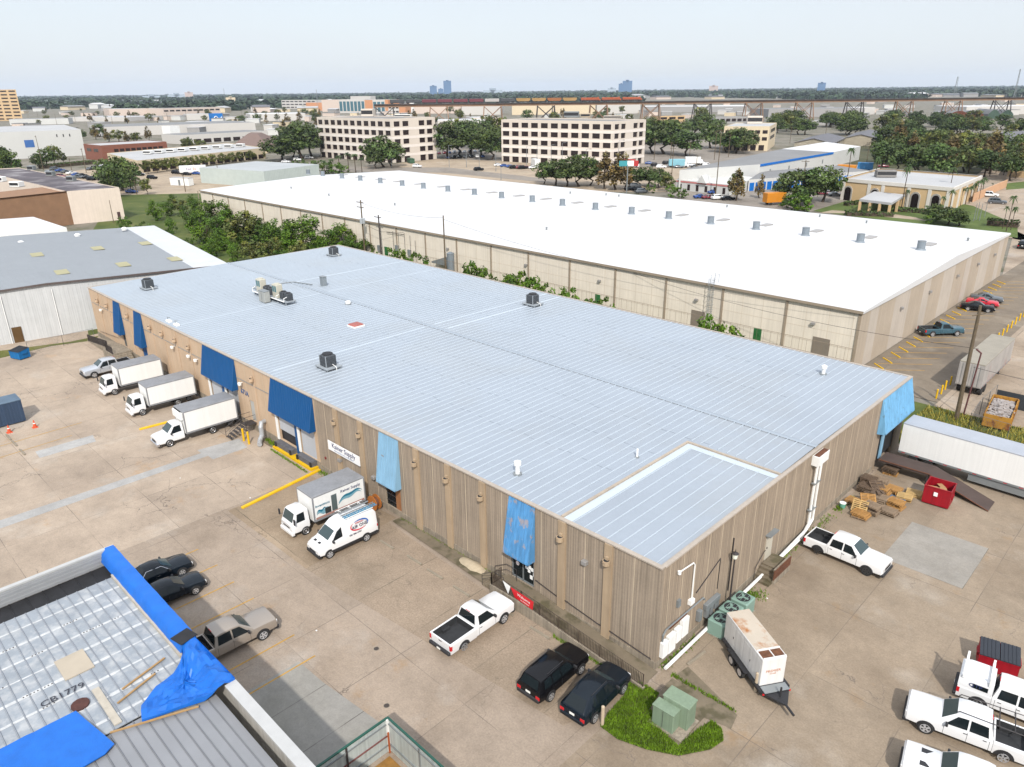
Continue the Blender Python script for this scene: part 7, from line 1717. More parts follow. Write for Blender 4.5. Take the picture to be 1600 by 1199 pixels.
def crown_mesh(name, seed, clumps, leaves, rx, rz, leaf, m, base=.0, shape='dome', cl=.32, jitter=.35):
    """leaf sized faces in clumps spread through the crown; rx, rz half sizes, centre at height base+rz"""
    rn = random.Random(seed); vs = []; fs = []; tint = []
    cs = []
    for i in range(clumps):
        while True:
            p = Vector((rn.uniform(-1,1), rn.uniform(-1,1), rn.uniform(-1,1)))
            if p.length < 1 and p.length > .35: break
        if shape == 'dome' and p.z < -.25: p.z = -.25+rn.uniform(-.15,.2)
        if shape == 'cone': k = (1-(p.z+1)/2)*.9+.12; p.x *= k; p.y *= k
        r_ = cl*rn.uniform(.42, 1.3); g = rn.uniform(.5, 1.45); w_ = rn.uniform(.86, 1.16)
        cs.append((p, r_, (g*w_, g, g*rn.uniform(.8,1.1))))
    for i in range(leaves):
        p, r_, g = cs[i % clumps]
        d = Vector((rn.gauss(0,1), rn.gauss(0,1), rn.gauss(0,1))).normalized()*r_*rn.uniform(.35,1.0)**.6
        c = Vector(((p.x+d.x)*rx, (p.y+d.y)*rx, base+rz+(p.z+d.z*.8)*rz))
        n = (Vector((d.x, d.y, d.z+.35)).normalized()*.9+Vector((rn.uniform(-1,1),rn.uniform(-1,1),rn.uniform(-1,1)))*.7).normalized()
        a = n.orthogonal().normalized(); b_ = n.cross(a); th = rn.uniform(0, 6.28); s = leaf*rn.uniform(.6,1.35)
        e1 = (a*math.cos(th)+b_*math.sin(th))*s; e2 = (b_*math.cos(th)-a*math.sin(th))*s*.62
        o = len(vs); vs += [tuple(c-e1), tuple(c+e2*.9), tuple(c+e1), tuple(c-e2)]; fs.append((o,o+1,o+2,o+3))
        jt = rn.uniform(.85,1.15); tint.append((g[0]*jt, g[1]*jt, g[2]*jt, 1))
    me = bpy.data.meshes.new(name); me.from_pydata(vs, [], fs); me.materials.append(m)
    at = me.color_attributes.new('tint', 'FLOAT_COLOR', 'CORNER')
    at.data.foreach_set('color', [c for t_ in tint for _ in range(4) for c in t_])
    me.update(); return me
def trunk_mesh(name, seed, h, r_, spread, n=6, z1=None):
    rn = random.Random(seed); q = MB(); z1 = z1 or h
    q.tube([(0,0,0),(rn.uniform(-.1,.1),rn.uniform(-.1,.1),h*.5),(rn.uniform(-.2,.2),rn.uniform(-.2,.2),h)], [r_*1.3,r_,r_*.7], 7)
    for k in range(n):
        a = 6.28*k/n+rn.uniform(-.4,.4); s = spread*rn.uniform(.6,1)
        q.tube([(0,0,h*.75),(s*.4*math.cos(a),s*.4*math.sin(a),h+(z1-h)*.3),(s*math.cos(a),s*math.sin(a),z1*rn.uniform(.8,1.0))], [r_*.6,r_*.4,r_*.12], 5)
    me = q.build(name, m_bark); d = me.data; bpy.data.objects.remove(me); return d
# unit trees: height about 1, scaled when planted
TREES = {
 'oak': [(crown_mesh('crown', 10+i, 46, 2300, .60, .43, .045, lf_oak, base=.10), trunk_mesh('trunk', i, .34, .035, .38, 6, .75)) for i in range(4)],
 'olive': [(crown_mesh('crown', 30+i, 34, 1500, .48, .45, .045, lf_mix, base=.08), trunk_mesh('trunk', 10+i, .34, .028, .25, 5, .75)) for i in range(3)],
 'rust': [(crown_mesh('crown', 40+i, 30, 900, .36, .44, .04, lf_rust, base=.12, shape='cone', cl=.3), trunk_mesh('trunk', 20+i, .5, .022, .16, 5, .85)) for i in range(2)],
 'bush': [(crown_mesh('crown', 50+i, 44, 3400, .52, .50, .032, lf_green, base=.02, shape='ball', cl=.30), trunk_mesh('trunk', 30+i, .3, .03, .25, 5, .7)) for i in range(4)],
 'shrub': [(crown_mesh('crown', 60+i, 16, 700, .60, .48, .06, lf_green, base=.02, shape='ball', cl=.34), trunk_mesh('trunk', 35+i, .3, .02, .3, 4, .6)) for i in range(3)],
}
def palm_mesh(seed, n=26):
    rn = random.Random(seed); vs = []; fs = []; tint = []
    for k in range(n):
        a = 6.28*k/n*1.618*2; el = rn.uniform(-.5,1.1); L_ = .22*rn.uniform(.8,1.1); prev = None
        g = rn.uniform(.7,1.2)
        for i in range(6):
            f = i/5; x = L_*f*math.cos(el); z = .93+L_*f*math.sin(el)-.16*f*f; w_ = .028*math.sin(PI*min(1,f*.9+.12))
            c = Vector((x*math.cos(a), x*math.sin(a), z)); sd_ = Vector((-math.sin(a), math.cos(a), 0))*w_
            o = len(vs); vs += [tuple(c-sd_-Vector((0,0,w_*.5))), tuple(c), tuple(c+sd_-Vector((0,0,w_*.5)))]
            if prev is not None:
                fs += [(prev,prev+1,o+1,o),(prev+1,prev+2,o+2,o+1)]; tint += [(g,g,g,1)]*2
            prev = o
    me = bpy.data.meshes.new('fronds'); me.from_pydata(vs, [], fs); me.materials.append(lf_palm)
    at = me.color_attributes.new('tint', 'FLOAT_COLOR', 'CORNER'); at.data.foreach_set('color', [c for t_ in tint for _ in range(4) for c in t_]); me.update()
    q = MB(); q.tube([(0,0,0),(.01,.0,.5),(0,.01,.94)], [.022,.016,.014], 7); o = q.build('trunk', m_bark); d = o.data; bpy.data.objects.remove(o)
    return me, d
TREES['palm'] = [palm_mesh(i) for i in range(3)]
_tc = [0]
def tree(kind, label, x, y, h, w_=1.0, group=None, name=None, z=0.0):
    i = _tc[0]; _tc[0] += 1; rn = random.Random(900+i)
    cm, tm = TREES[kind][i % len(TREES[kind])]
    nm = name or {'oak':'oak_tree','olive':'olive_green_tree','rust':'cypress_tree','bush':'leafy_tree','shrub':'shrub','palm':'palm_tree'}[kind]
    t = thing(nm, label, 'palm' if kind == 'palm' else 'shrub' if kind == 'shrub' else 'tree', (x,y,z), rn.uniform(0,6.28), group)
    t.scale = (h*w_, h*w_, h)
    put('crown' if kind != 'palm' else 'fronds', cm, t); put('trunk', tm, t)
    return t
def treepx(kind, label, u, v, vt, w_=1.0, group=None, hh=None):
    p = G(u, v); h = hh or hgt(u, v, vt); return tree(kind, label, p.x, p.y, h, w_, group)
# green belt behind the blue roof
rn = random.Random(77)
belt = [(245,345,28),(262,338,26),(283,335,30),(300,352,34),(318,346,38),(338,356,44),(352,372,52),(366,350,40),(384,384,56),(402,378,46),(420,396,58),(440,392,52),(455,403,58),(372,410,34),(396,412,40),(345,392,36),(322,380,40),(478,400,58),(500,396,40),(512,402,52),(430,412,42),(536,398,50),(548,405,36),(300,322,16),(270,318,12),(572,404,28),(470,415,40),(330,402,30)]
for i, (u, v, hp) in enumerate(belt):
    p = G(u, v); h = max(2.5, hgt(u, v, v-hp))
    if p.x > -100 and p.y < 44.5: p.y = 45.5
    kb = 'olive' if i % 6 == 2 else 'bush'
    tree(kb, 'bright green leafy tree in the thick belt behind the blue roof' if kb == 'bush' else 'duller olive tree in the thick belt behind the blue roof', p.x, p.y, h*rn.uniform(.8,1.15), rn.uniform(.75,1.1), 'green belt behind the blue roof' if kb == 'bush' else 'olive trees of the green belt')
for i in range(46):
    x = rn.uniform(-190,-101); y = rn.uniform(42,62) if x > -150 else rn.uniform(34,60)
    tree('shrub', 'low green shrub at the foot of the belt behind the blue roof', x, y, rn.uniform(1.6,4.2), rn.uniform(.7,1.1), 'low shrubs of the green belt')
for k, (u, v, hp) in enumerate(((741,436,16),(752,442,22),(765,448,13),(792,455,14),(802,450,22),(812,456,20),(826,460,18),(842,468,16),(850,470,12),(885,478,16),(925,488,16),(940,492,14),(620,410,16),(640,414,14),(655,418,16),(1110,524,12),(1140,530,12))):
    x, z = onY(u, v, 53.0); h = max(.8, z)+hp/14.0
    tree('shrub', 'bright green shrub in the alley showing over the rear eave', x, 53.0, max(3.5, h*1.05)*1.12+1.2, .62, 'alley shrubs over the rear eave')
# oaks and others placed from the photograph
GR = {
 'oaks left of the left cream office': ('dark green oak left of the left cream office block', [('oak',472,248,190,1.1),('oak',458,246,205,1.0),('oak',442,252,212,1.3),('rust',447,226,186,1.0),('oak',487,244,196,1.0),('oak',468,232,186,1.1)]),
 'oaks between the cream offices': ('dark green oak in the car park between the two cream office blocks', [('oak',700,248,192,1.0),('oak',716,244,196,1.1),('oak',735,242,193,1.1),('oak',752,246,200,1.0),('oak',768,250,205,1.0),('oak',745,232,186,1.1),('oak',776,236,196,1.0),('olive',705,225,184,1.0),('oak',725,226,188,1.1),('olive',765,222,178,.9),('olive',790,226,182,.8)]),
 'oaks right of the right cream office': ('spreading oak in the lot right of the right cream office block', [('oak',1020,240,186,1.2),('oak',1038,241,188,1.2),('oak',1072,244,204,1.3),('oak',1056,226,188,1.1),('oak',1085,214,182,1.2),('oak',1100,210,178,1.2),('oak',1118,214,186,1.1),('olive',1092,198,166,.9),('oak',1134,238,204,1.2),('oak',1150,240,200,1.2),('oak',1160,236,202,1.1),('oak',1110,232,190,1.0),('oak',1048,216,184,1.0),('oak',1012,226,184,1.0)]),
 'trees in front of the right office': ('tree in the row along the white roof before the right cream office', [('oak',850,288,252,.8),('oak',868,290,248,.95),('oak',886,292,244,1.0),('oak',905,292,242,1.0),('oak',922,290,246,.9)]),
 'rust cypresses by the white roof': ('rust tinged cypress in the row along the white roof before the right cream office', [('rust',945,296,240,1.1),('rust',962,297,236,1.15),('rust',976,296,242,1.0)]),
 'dark trees by the storage yard': ('dark oak between the cypresses and the storage office', [('oak',996,292,262,1.1),('oak',1012,291,260,1.2),('oak',1030,294,262,1.1),('shrub',1018,302,284,.8),('shrub',1050,308,288,1.0),('shrub',1064,310,290,1.0),('olive',1042,300,272,.9)]),
 'oaks by the storage units': ('grey green oak in front of the storage units', [('oak',1238,318,268,.9),('oak',1262,322,262,1.0),('oak',1285,316,258,.9),('shrub',1240,330,300,1.2),('shrub',1258,332,304,1.2),('shrub',1230,326,304,1.0),('oak',1225,300,268,.8)]),
 'autumn trees by the storage office': ('thin olive tree with bare patches beside the storage office drive', [('rust',1150,314,262,1.0),('olive',1148,312,266,.6),('rust',1186,310,270,.8)]),
 'trees at the brick office': ('tree in the lots around the red brick office', [('oak',75,262,230,.8),('olive',86,258,226,.8),('oak',62,264,240,.8),('rust',110,240,216,.9),('olive',100,256,238,.7),('rust',150,218,196,1.2),('oak',156,214,194,1.1),('rust',170,222,200,1.3),('olive',186,222,202,1.2),('rust',200,224,204,1.2),('olive',215,224,206,1.1),('rust',233,220,196,.9),('oak',128,220,202,.8),('olive',290,236,216,1.0),('olive',303,237,218,1.0),('olive',315,238,218,1.0),('oak',295,229,214,.8)]),
 'trees at the left edge': ('dark green tree at the left edge behind the brick building', [('oak',2,278,226,.9),('oak',18,282,236,.8),('oak',-14,280,224,.9)]),
 'trees beside the lot left': ('green tree beside the cars between the brick building and the sand building', [('oak',176,292,244,.85),('oak',192,298,242,.9),('oak',183,308,262,.8),('oak',200,286,250,.9),('oak',206,300,270,.8),('olive',231,304,278,.8),('shrub',168,296,276,1.0)]),
 'arcade trees': ('round clipped tree in the row along the sand building', [('olive',232+k*14.5,272-k*1.9,249-k*1.3,.85) for k in range(12)]+[('olive',396,250,238,1.0),('olive',410,248,237,1.0)]),
 'oak by the left office': ('big spreading oak in front of the left cream office block', [('oak',600,262,208,1.05),('oak',588,264,230,.8),('oak',612,260,222,.9)]),
 'left office palms': ('young palm in the planting before the left cream office block', [('palm',545,268,238,1.4),('palm',556,270,240,1.3),('palm',531,270,242,1.4),('palm',566,272,246,1.3),('palm',519,272,248,1.4),('palm',508,274,250,1.4)]),
 'left office shrubs': ('rounded shrub in the planting before the left cream office block', [('shrub',512,272,252,1.0),('shrub',524,274,252,1.0),('shrub',500,268,250,.9),('shrub',536,274,256,1.0),('shrub',462,262,248,1.0),('shrub',475,262,248,1.0),('shrub',490,260,250,.9),('shrub',420,262,252,1.2),('shrub',408,262,252,1.2)]),
 'hall palms': ('slim palm along the side of the tan hall', [('palm',1500,322,294,1.1),('palm',1508,320,292,1.1),('palm',1514,318,290,1.0),('palm',1519,316,286,1.0),('palm',1524,314,282,1.0),('palm',1529,312,280,1.0),('palm',1533,309,277,1.0)]),
 'hall front palms': ('palm in front of the tan hall', [('palm',1352,306,290,1.0),('palm',1470,334,306,1.0),('palm',1482,334,296,.9),('palm',1414,324,296,.9),('palm',1357,340,322,1.0),('palm',1330,336,322,1.0)]),
 'tall storage palms': ('tall palm by the storage yard', [('palm',1322,290,229,.62),('palm',1364,300,243,.6),('palm',1408,328,256,.55),('palm',1480,318,260,.6),('palm',1310,300,282,1.0)]),
 'lot palms': ('one of three palms with bare trunks by the far lot hedge', [('palm',1566,358,322,.75),('palm',1572,362,304,.62),('palm',1579,360,322,.75)]),
 'oaks at the hall corner': ('dark spreading shrub tree at the corner of the tan hall lawn', [('oak',1462,346,318,1.3),('oak',1480,352,322,1.3),('oak',1498,354,330,1.3),('shrub',1454,350,334,1.2)]),
 'palms in the wood': ('palm at the edge of the wood behind the tan hall', [('palm',1546,276,246,1.0),('palm',1556,270,238,1.0),('palm',1490,284,250,.9),('palm',1415,272,254,.9),('palm',1568,274,246,1.0),('palm',1549,296,286,1.3)]),
}
for g, (lab, L_) in GR.items():
    for (kind, u, v, vt, w_) in L_: treepx(kind, lab, u, v, vt, w_, g)
# wood at the right
rn = random.Random(31)
for k in range(64):
    u = rn.uniform(1375,1640); v = rn.uniform(214,284)
    lim = 288-(u-1375)*.03
    if u < 1400: v = rn.uniform(214,272)
    if 1525 < u < 1585 and 225 < v < 256: continue
    h = rn.uniform(9,15); p = G(u, v)
    kd = rn.choice(['oak','oak','oak','olive','olive','rust'])
    tree(kd, {'oak':'dark green tree in the wood behind the tan hall','olive':'olive green tree in the wood behind the tan hall','rust':'brownish cypress in the wood behind the tan hall'}[kd], p.x, p.y, h*(1.15 if kd == 'rust' else 1), rn.uniform(.8,1.05), {'oak':'dark trees of the wood','olive':'olive trees of the wood','rust':'cypresses of the wood'}[kd])
for k in range(46):
    u = rn.uniform(1205,1345) if k % 2 else rn.uniform(1375,1640); v = rn.uniform(196,214)
    p = G(u, v); kd = rn.choice(['oak','oak','olive']); tree(kd, {'oak':'dark tree in the band below the railway trestle at right','olive':'olive tree in the band below the railway trestle at right'}[kd], p.x, p.y, rn.uniform(10,16), rn.uniform(.9,1.2), {'oak':'dark trees below the trestle','olive':'olive trees below the trestle'}[kd])
for k in range(40):
    u = rn.choice([rn.uniform(640,780), rn.uniform(820,1010), rn.uniform(360,500)]); v = rn.uniform(178,197); p = G(u, v); kd = rn.choice(['oak','olive','rust'])
    tree(kd, {'oak':'dark tree in the streets beyond the cream offices','olive':'olive tree in the streets beyond the cream offices','rust':'brown cypress in the streets beyond the cream offices'}[kd], p.x, p.y, rn.uniform(8,14), rn.uniform(.8,1.1), {'oak':'dark street trees beyond the offices','olive':'olive street trees beyond the offices','rust':'brown street trees beyond the offices'}[kd])
for k in range(46):
    u = rn.uniform(60,500); v = rn.uniform(168,200); p = G(u, v)
    tree('olive' if k % 3 else 'rust', 'olive tree among the far white roofs at left' if k % 3 else 'brown tree among the far white roofs at left', p.x, p.y, rn.uniform(6,11), rn.uniform(.9,1.2), 'olive trees among the far roofs' if k % 3 else 'brown trees among the far roofs')
def hedge(lab, A, B_, h, w_, m=None):
    a = Vector(XY(*A)); b_ = Vector(XY(*B_)); L_ = (b_-a).length; rn = random.Random(int(A[0])); q = MB()
    t = thing('hedge', lab, 'hedge', ((a.x+b_.x)/2,(a.y+b_.y)/2,0), math.atan2((b_-a).y,(b_-a).x)); vs = []; fs = []; tint = []
    for k in range(int(L_*40)):
        c = Vector((rn.uniform(-L_/2,L_/2), rn.uniform(-w_/2,w_/2), h*rn.uniform(.05,1)**.6)); n = Vector((rn.gauss(0,1),rn.gauss(0,1),rn.gauss(0,1)+.6)).normalized(); e1 = n.orthogonal().normalized()*.3; e2 = n.cross(e1)*.8; o = len(vs)
        vs += [tuple(c-e1),tuple(c-e2),tuple(c+e1),tuple(c+e2)]; fs.append((o,o+1,o+2,o+3)); g = rn.uniform(.7,1.2); tint.append((g,g,g,1))
    me = bpy.data.meshes.new('leaves'); me.from_pydata(vs, [], fs); me.materials.append(lf_oak); at = me.color_attributes.new('tint','FLOAT_COLOR','CORNER'); at.data.foreach_set('color', [c for t_ in tint for _ in range(4) for c in t_]); put('leaves', me, t)
    MB().box(-L_/2+.2,L_/2-.2,-w_/2+.3,w_/2-.3,0,h*.7).build('branches', m_bark, t)
hedge('clipped dark hedge beside the three palms at the far lot', (1540,352), (1592,356), 1.8, 2); hedge('long green hedge in front of the red brick office', (62,264), (150,256), 2.0, 3); hedge('low hedge before the tan hall', (1320,322), (1352,318), 1.2, 2); hedge('low dark planting in the turning circle of the tan hall', (1320,336), (1395,338), 1.2, 4); hedge('low hedge right of the porch of the tan hall', (1396,330), (1450,334), 1.2, 2)

# ------------------------------------------------------------------ small parked cars
def small_proto(kind):
    t = thing('parked_car', 'x', 'car')
    if kind == 'suv': sts = [(2.3,.4,.75,.9,.8,.7),(2.1,.32,.95,1.05,.9,.8),(1.0,.3,1.02,1.1,.93,.8),(.4,.3,1.05,1.68,.93,.7),(-1.7,.3,1.05,1.7,.93,.7),(-2.2,.3,1.0,1.1,.9,.8),(-2.3,.4,.9,.95,.85,.75)]
    else: sts = [(2.3,.36,.65,.75,.78,.65),(2.1,.28,.8,.9,.88,.75),(1.0,.28,.9,.97,.9,.78),(.2,.28,.93,1.42,.9,.63),(-.9,.28,.95,1.42,.9,.63),(-1.7,.28,.95,1.03,.9,.74),(-2.2,.3,.9,.98,.86,.74),(-2.3,.4,.8,.86,.8,.7)]
    MB().loft([section(s) for s in sts]).build('body', p_white, t, smooth=35)
    for s in (1,-1):
        a, b_ = (.75, -1.95) if kind == 'suv' else (.7, -1.35)
        pts = [side_pt(sts, a, .1, s), side_pt(sts, b_, .1, s), side_pt(sts, b_+.35, .88, s), side_pt(sts, .2 if kind != 'suv' else .4, .88, s)]
        MB().poly(pts if s > 0 else pts[::-1]).build('side_window', m_glass, t)
    for (x0, x1, nm) in (((1.0,.4,'windscreen'),(-2.18,-1.75,'rear_window')) if kind == 'suv' else ((1.0,.2,'windscreen'),(-1.7,-.9,'rear_window'))):
        a = at_x(sts, x0+(x1-x0)*.08); b_ = at_x(sts, x0+(x1-x0)*.92)
        V = [(a[0],-a[5]+.12,a[3]+.03),(a[0],a[5]-.12,a[3]+.03),(b_[0],b_[5]-.12,b_[3]+.03),(b_[0],-b_[5]+.12,b_[3]+.03)]
        MB().poly(V if x1 < x0 else V[::-1]).build(nm, m_glass, t)
    for x in (1.4,-1.4):
        for s in (1,-1): MB().cyl((x,s*.82-.1,.33), .33, .2, 12, 'y').build('wheel', m_tyre, t)
    return t
cs_, cc_ = small_proto('suv'), small_proto('car')
paints = [('white',p_white),('silver',p_silver),('black',p_black),('grey',p_grey),('blue',p_blue),('maroon',p_maroon),('white',p_white),('black',p_black)]
_used = {}
def small(u, v, rz, where, kind=None, pi=None):
    rn = random.Random(int(u*13+v*7)); kind = kind or rn.choice(['suv','car']); nm, pm = paints[pi if pi is not None else rn.randrange(len(paints))]
    src = cs_ if kind == 'suv' else cc_; p = G(u, v); word = 'suv' if kind == 'suv' else 'car'
    lab = f'{nm} {word} parked {where}'
    if not _used.get(kind):
        _used[kind] = 1
    r_ = dup(src, (p.x,p.y,0), rz, lab, f'{nm} {word}s {where}'[:80], {'car_white': pm})
    return r_
W1 = 'in the lot behind the brick building'
for k in range(8): small(86+k*8.5, 266+k*2.2, rad(115), W1)
for k in range(7): small(142+k*5, 266-k*.8, rad(115), W1)
for k, (u, v) in enumerate(((143,282),(160,282),(112,284),(125,279),(78,272),(96,278))): small(u, v, rad(20), W1)
W2 = 'on the open ground by the sand building'
for u, v in ((219,274),(238,280),(276,272),(292,274),(308,273),(206,302),(218,275)): small(u, v, rad(25), W2)
W3 = 'in the empty lot before the left cream office'
small(652,262,rad(20),W3,'suv',0); small(748,267,rad(70),W3,'suv',2)
W4 = 'beside the right cream office'
for k in range(5): small(779+k*9.5, 260+k*1.1, rad(60), W4)
for k in range(4): small(803+k*10, 264, rad(60), W4)
W5 = 'under the oaks between the cream offices'
for k in range(9): small(686+k*8, 241-k*.4, rad(150), W5)
for k in range(7): small(700+k*9, 248-k*.3, rad(150), W5)
W6 = 'before the storage office'
for k, (u, v, pi) in enumerate(((1094,310,4),(1107,311,5),(1122,312,0),(1137,313,2),(1116,303,4),(1121,300,2),(985,298,2),(998,299,2),(992,293,3),(1002,302,3))): small(u, v, rad(60), W6, None, pi)
W7 = 'in the yard of rental vehicles'
for k in range(12): small(1015+k*9, 257+(k % 3)*3, rad(40), W7)
W8 = 'along the storage units'
for u, v in ((1380,262),(1300,300),(1285,305),(1275,300),(1305,307),(1405,275)): small(u, v, rad(30), W8)
W9 = 'on the streets at far left'
rn = random.Random(4)
for k in range(36): small(rn.uniform(205,495), rn.uniform(196,216), rn.uniform(0,3), W9)
W10 = 'in the lot by the left office trees'
for k in range(10): small(402+k*9, 262-k*1.5, rad(30), W10) if k % 2 else small(408+k*7, 222+k, rad(20), W10)
for s in (cs_, cc_):
    for c in list(s.children): bpy.data.objects.remove(c)
    bpy.data.objects.remove(s)

# ------------------------------------------------------------------ street lights and poles in the middle distance
def slight(lab, u, v, vt, group):
    p = G(u, v); h = hgt(u, v, vt); t = thing('street_light', lab, 'street light', (p.x,p.y,0), rad(45), group)
    MB().cyl((0,0,0), .14, h, 7, r2=.08).build('pole', m_galv, t); MB().tube([(0,0,h),(.6,0,h+.2),(1.6,0,h+.25)], .06, 5).build('arm', m_galv, t); MB().cbox(1.4,2.3,-.2,.2,h+.12,h+.3,.05).build('lamp_head', m_trim, t)
for u, v, vt in ((823,258,229),(839,262,228),(861,264,227),(878,266,224),(915,270,234),(702,262,228),(729,262,228),(749,262,234),(775,268,236),(612,262,240),(783,282,262),(965,276,220),(899,286,242)): slight('slender street light in the lots around the cream offices', u, v, vt, 'street lights round the cream offices')
for u, v, vt in ((1022,250,216),(1047,262,222),(1087,274,243),(1118,306,202),(1138,246,210),(1048,296,230),(1161,238,207),(1164,236,204),(1116,250,204),(1077,250,222)): upole('wooden utility pole around the storage yard', u, v, vt, 1, r_=.14, group='poles around the storage yard')
for u, v, vt in ((1240,320,272),(1250,322,250),(1243,302,262),(1354,254,222),(1234,224,198),(1290,210,192),(1432,232,205),(1580,200,186)): upole('wooden utility pole right of the storage yard', u, v, vt, 1, r_=.14, group='poles right of the storage yard')
for u, v, vt in ((68,266,212),(135,270,232),(112,266,247),(20,266,250),(178,276,244),(208,295,264),(343,286,252),(290,300,272),(214,304,282),(400,335,290)): upole('wooden utility pole in the lots at left', u, v, vt, 1, r_=.13, group='poles in the lots at left')
for u, v, vt in ((1521,346,318),(1525,344,316),(1530,345,318),(1538,340,318)): upole('grey flag mast in the cluster by the far lot hedge', u, v, vt, 0, r_=.08, group='grey masts by the hedge', wood=m_galv)
for k in range(26):
    u = 60+k*29.0; p = G(u, 186+(k*37) % 14); upole('far thin utility pole against the distant roofs', 0,0,12, 1, z=(p.x,p.y), r_=.16, group='far thin poles')

# ------------------------------------------------------------------ railway trestle with a freight train
DZ = 22.0
us = [585,640,760,880,1000,1120,1240,1360,1480,1600,1720]
trk = [G(u, 162.4-(u-650)*.0112, DZ) for u in us]
trk = [Vector((p.x,p.y,DZ)) for p in trk]
tp = thing('railway_trestle', 'long rusty steel railway viaduct on braced towers across the distance', 'bridge', tuple(trk[3].xy)+(0,))
dk_ = mat('trestle_dark', (.05,.042,.04), .8, var=.2, scale=.2); rs_ = mat('trestle_rust', S(176,140,112,.5), .85, var=.2, scale=.1)
q = MB(); q2 = MB()
for a, b_ in zip(trk, trk[1:]):
    d = (b_-a).xy.normalized(); n = Vector((-d.y,d.x))*2.2
    def seg(mb, z0, z1, w_):
        m_ = n*w_; mb.prism([((a.xy-m_).x,(a.xy-m_).y),((b_.xy-m_).x,(b_.xy-m_).y),((b_.xy+m_).x,(b_.xy+m_).y),((a.xy+m_).x,(a.xy+m_).y)], z0, z1)
    seg(q, DZ-.9, DZ, 1.5); seg(q2, DZ-3.2, DZ-.91, .9)
q.build('deck', dk_, tp, world=True); q2.build('girder', rs_, tp, world=True)
cum = [0]
for a, b_ in zip(trk, trk[1:]): cum.append(cum[-1]+(b_-a).length)
def along(s):
    for i in range(len(trk)-1):
        if s <= cum[i+1]: f = (s-cum[i])/(cum[i+1]-cum[i]); return trk[i].lerp(trk[i+1], f), (trk[i+1]-trk[i]).xy.normalized()
    return trk[-1], (trk[-1]-trk[-2]).xy.normalized()
s = 10.0; k = 0
while s < cum[-1]:
    p, d = along(s); n = Vector((-d.y,d.x)); tw = MB(); ht = DZ-3.2
    foot = []
    for a_ in (-10, 10):
        for c_ in (-1, 1):
            top = p.xy+d*a_*.9+n*c_*1.8; bt = p.xy+d*a_*1.05+n*c_*4.5; tw.tube([(bt.x,bt.y,0),(top.x,top.y,ht)], .62, 4)
    for c_ in (-1, 1):
        for (a1, a2) in ((-1,1),(1,-1)):
            t1 = p.xy+d*9*a1+n*c_*1.9; t2 = p.xy+d*10.5*a2+n*c_*4.2; tw.tube([(t1.x,t1.y,ht-.5),(t2.x,t2.y,1.5)], .34, 4)
    tw.build('tower', rs_ if k % 3 else dk_, tp, world=True)
    s += 57.0; k += 1
# train from u=600 to u=1003
def s_at(u):
    best = min(range(0, int(cum[-1])), key=lambda i: abs(800+FOC*((along(i)[0]-CAM).dot(RIGHT))/((along(i)[0]-CAM).dot(FWD))-u)); return best
sA, sB = s_at(597), s_at(1003)
def wagon(lab, s, L_, h, m, name='freight_wagon', hop=True, group=None, loco=False):
    p, d = along(s); t = thing(name, lab, 'wagon' if not loco else 'locomotive', (p.x,p.y,DZ+.05), math.atan2(d.y,d.x), group)
    if loco:
        MB().loft([[(x,-1.5,1.2),(x,1.5,1.2),(x,1.5,z-.5),(x,1.0,z),(x,-1.0,z),(x,-1.5,z-.5)] for x, z in ((-L_/2,4.2),(L_/2-3.2,4.2),(L_/2-3.1,4.7),(L_/2-1.6,4.7),(L_/2-1.5,3.0),(L_/2,2.8))]).build('body', m, t)
        MB().box(-L_/2,L_/2-1.5,-1.52,1.52,1.3,1.9).build('stripe', m_trim, t)
    elif hop:
        MB().loft([[(x,-1.4,z0),(x,1.4,z0),(x,1.55,h),(x,-1.55,h)] for x, z0 in ((-L_/2,2.6),(-L_/2+1.8,1.3),(L_/2-1.8,1.3),(L_/2,2.6))]).build('body', m, t)
        MB().box(-L_/2-.05,L_/2+.05,-1.58,1.58,h,h+.15).build('rim', m, t)
    else:
        MB().cbox(-L_/2,L_/2,-1.5,1.5,1.2,h,.1).build('body', m, t); MB().box(-L_/2+.2,L_/2-.2,-.4,.4,h,h+.12).build('walkway', m_galv, t)
    MB().box(-L_/2-.4,L_/2+.4,-1.2,1.2,.85,1.2).build('chassis', m_trim, t)
    for x in (-L_/2+2,L_/2-2):
        MB().box(x-1.4,x+1.4,-1.1,1.1,.1,.84).build('bogie', m_trim, t)
ycol = mat('wagon_tan', S(206,164,104,.5), .7, var=.1, scale=.2); ocol = mat('wagon_orange', S(190,122,72,.5), .6, var=.1); mcol = mat('wagon_maroon', S(128,62,74,.5), .7, var=.12, scale=.2); kcol = mat('wagon_black', (.05,.05,.055), .7, var=.2); wcol = mat('wagon_grey', S(206,200,196,.55), .7, var=.1); lcol = mat('loco_orange', S(196,96,52,.5), .5, var=.05)
s = sB-11; k = 0
while s > sA:
    if k < 3: wagon(['leading orange locomotive at the right end of the train','second orange locomotive of the train','third orange locomotive of the train'][k], s, 21, 4, lcol, 'locomotive', group=None, loco=True); s -= 22.5
    else:
        u_frac = (s-sA)/(sB-sA)
        if u_frac > .50: nm, m, hop = ('tan open hopper wagon behind the locomotives', ycol, True) if k % 4 else ('orange open hopper wagon behind the locomotives', ocol, True)
        elif u_frac > .44: nm, m, hop = ('black wagon in the middle of the train', kcol, False)
        elif u_frac > .38: nm, m, hop = ('pale grey wagon in the middle of the train', wcol, False)
        elif u_frac > .16: nm, m, hop = ('maroon wagon towards the left half of the train', mcol, False)
        else: nm, m, hop = ('dark wagon at the left tail of the train', kcol, False)
        wagon(nm, s, 15, 4.2, m, hop=hop, group=nm.split(' wagon')[0]+' wagons'); s -= 16.6
    k += 1

